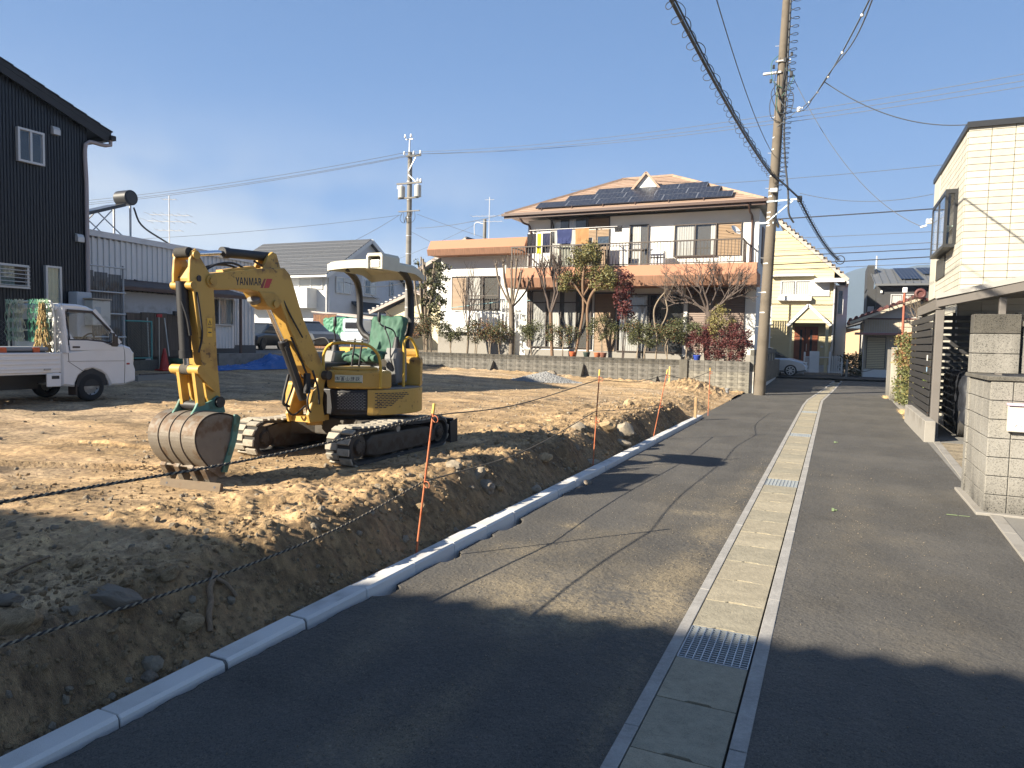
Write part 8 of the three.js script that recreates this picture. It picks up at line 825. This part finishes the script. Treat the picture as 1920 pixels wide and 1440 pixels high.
  for (const [x, y] of [[-0.25, 11.45], [0.4, 11.42], [0.85, 11.42], [-0.2, 12.42], [0.2, 12.42], [-0.65, 9.5], [0.7, 9.85], [0.9, 9.8]]) mb().lathe([[0.001, 0], [0.05, 0], [0.07, 0.06], [0.05, 0.1], [0.06, 0.15], [0.03, 0.2], [0.001, 0.2]], 10, new THREE.Matrix4().makeTranslation(x, y, 0.16)).build('insulator', W.whitef, Q); for (const x of [-0.42, 0.7]) { const tf = mb().cyl([x, 8.98, 0.15], [x, 9.62, 0.15], 0.2, 0.2, 20).build('transformer', M([0.36, 0.36, 0.34], 0.6), Q); mb().cyl([x, 9.62, 0.15], [x, 9.7, 0.15], 0.17, 0.1, 16).build('transformer_lid', W.alu, tf); } mb().bar([0.05, 10.5, 0.15], [0.55, 11.3, 0.15], 0.04, 0.04).bar([0.05, 10.3, 0.15], [0.6, 9.8, 0.15], 0.04, 0.04).build('brace', W.alu, Q); for (let i = 0; i < 6; i++) { const x = rr(-0.6, 0.7); mb().tube([[x, 8.15, 0.16], [x + rr(-0.1, 0.1), 7.7, 0.25], [x * 0.6, 7.5, 0.2], [0.1 * Math.sign(x), 7.9, 0.15]], 0.014, 5, 14).build('jumper_cable', wireM, Q); } for (let i = 0; i < 9; i++) mb().cyl([0.02, 1.5 + i * 1.05, 0], [0.02, 1.54 + i * 1.05, 0], 0.195 - i * 0.005, 0.195 - i * 0.005, 16).build('band', W.alu, Q);
  const P2 = [-23.2, 12.55, -36]; [[12.6, 0.0, 9.15], [12.45, 0.5, 8.95], [12.42, 0.85, 8.72]].forEach(([y, dx, ye], i) => { const e = ['top', 'middle', 'bottom'][i]; wire(e + ' high line from the distant pole toward the tiled house', [-23.2 + dx, y, -35.85], [16, ye + 0.05 + i * 0.02, -19.5], 0.9, 0.01, wireG); wire(e + ' high line from the distant pole toward the dark house', [-23.2 + dx, y, -35.85], [-52, 9.4 - i * 0.15, -27.5], 0.5, 0.014, wireG); });
  wire('low line from the distant pole across the warehouse roof', [-23.6, 9.0, -35.9], [-50, 6.9, -25], 0.5, 0.012, wireG); wire('slack cable with clips from the distant pole to the slate roof', [-23.8, 9.0, -35.9], [-41, 7.6, -44], 0.7, 0.014, wireG); wire('guy wire running down behind the wing parapet', [-23.0, 8.0, -36], [-18.3, 5.6, -37], 0, 0.012, wireG); wire('service wire from the distant pole over the wing', [-22.6, 9.0, -36], [-15.2, 6.6, -37.5], 0.1, 0.012, wireG); wire('line from the distant pole to the roof aerial side', [-22.7, 8.2, -36], [-13.9, 7.6, -30], 0.15, 0.014, wireG); wire('street lamp line behind the excavator canopy', [-34, 5.9, -44], [-23.2, 5.1, -36], 0.35, 0.02, wireM); wire('second low line behind the excavator canopy', [-23.2, 5.0, -36], [-16, 5.3, -42], 0.35, 0.018, wireM); wire('upper yard line meeting the distant pole', [-33, 5.0, -46], [-23.2, 3.8, -36], 0.3, 0.018, wireM);
  const bl = thing('cable_closure', 'small black cable closure hanging on the yard line', 'cable box', [-26.9, 5.6, -38.9]); mb().rbox(-0.55, 0.55, -0.07, 0.07, -0.08, 0.08, 0.04, 2).build('case', W.blackf, bl);
  // bundle of lines along the crossing street
  [[8.16, 8.16, 0.1, 0.03, 'thick line'], [7.2, 7.05, 0.05, 0.014, 'thin line'], [6.45, 6.66, 0.06, 0.018, 'twisted line'], [6.2, 6.35, 0.05, 0.022, 'double line'], [5.75, 6.05, 0.08, 0.026, 'heavy line'], [5.5, 5.75, 0.08, 0.016, 'lowest line'], [10.4, 10.2, 0.3, 0.014, 'highest line']].forEach(([y0, y1, s, r, l]) => wire(l + ' strung along the crossing street', [-14, y0 - 0.1, -38.5], [10, y1 + 0.1, -37.5], s, r, r > 0.02 ? wireM : wireG));
  mb(); const cl = thing('cable_coil', 'spare loop of cable hanging on the street lines', 'cable coil', [0.05, 5.95, -38]); mb().geo(new THREE.TorusGeometry(0.2, 0.02, 6, 24)).build('loop', wireM, cl);
  wire('far line sagging between the pole bracket and the tiled house', [-1.3, 6.9, -26.1], [2.6, 6.6, -26], 0.25, 0.01, wireG); 
  const sp = thing('utility_pole', 'short slim pole with a bracket standing behind the wing parapet', 'utility pole', [-21.2, 1, -42]); mb().cyl([0, 0, 0], [0, 8.6, 0], 0.12, 0.11, 12).build('shaft', poleG, sp); mb().tube([[0, 8.3, 0], [-0.7, 8.4, 0], [-0.75, 7.6, 0]], 0.025, 6, 14).build('bracket', W.alu, sp); wire('line from the slim pole to the distant pole foot', [-21.9, 9.3, -42], [-34, 6.6, -45], 0.25, 0.012, wireG);
  aerial('roof_antenna', 'television aerial standing behind the terracotta wing parapet', -17.9, 6.4, -36, 3.3, 0.2, [[2.25, 2.0, 7, 0.9], [1.95, 1.5, 5, 1.2], [3.15, 0.5, 4, 0.3]]);
}
// ---------------------------------------------------------------- the house behind the viewer whose roof shades the foreground
{
  const g = thing('shading_house', 'tiled roof house behind the viewer casting the broad shade', 'house', [-10.5, 0, 9.6], 0.13); const wm = F.cream; mb().box(-5.6, 6.9, -0.1, 6.0, -3.4, 4).build('wall', wm, g); mb().bar([0.7, 6.13, -4.22], [0.7, 8.1, 0.4], 14, 0.16, V(0, 0.92, -0.4)).bar([0.7, 8.1, 0.4], [0.7, 6.13, 5], 14, 0.16, V(0, 0.92, 0.4)).build('roof', F.slate, g); for (let i = 0; i < 46; i++) { const x = -6.2 + i * 0.305; mb().cyl([x, 6.19, -4.3], [x, 8.14, 0.4], 0.085, 0.085, 12).build('tile_roll', F.slate2, g); }
}
// ---------------------------------------------------------------- hills and haze
{
  const hill = (label, cx, cz, w, h, d, sd) => { const nx = 60, nz = 16, pos = [], id = []; for (let j = 0; j <= nz; j++) for (let i = 0; i <= nx; i++) { const u = i / nx * 2 - 1, v = j / nz; const env = Math.pow(Math.max(0, Math.cos(u * 1.45)), 1.1) * Math.sin(v * Math.PI * 0.5); pos.push(cx + u * w, -2 + h * env * (1 + 0.22 * fbm(u * 4 + sd, v * 2, sd, 4)), cz - v * d); } for (let j = 0; j < nz; j++) for (let i = 0; i < nx; i++) { const k = j * (nx + 1) + i; id.push(k, k + 1, k + nx + 1, k + 1, k + nx + 2, k + nx + 1); } const g = new THREE.BufferGeometry(); g.setAttribute('position', new THREE.Float32BufferAttribute(pos, 3)); g.setIndex(id); g.computeVertexNormals(); tag(addMesh('mountain', g, M([0.035, 0.042, 0.038], 1)), label, 'mountain', null, 'structure'); };
  hill('forested mountain ridge rising beyond the end of the lane', 140, -1180, 420, 150, 260, 3); hill('lower wooded slope in front of the mountain', 30, -800, 240, 33, 160, 8);
  scene.fog = new THREE.FogExp2(0xb4d0f0, 0.00035);
}
renderer.render(scene, camera);
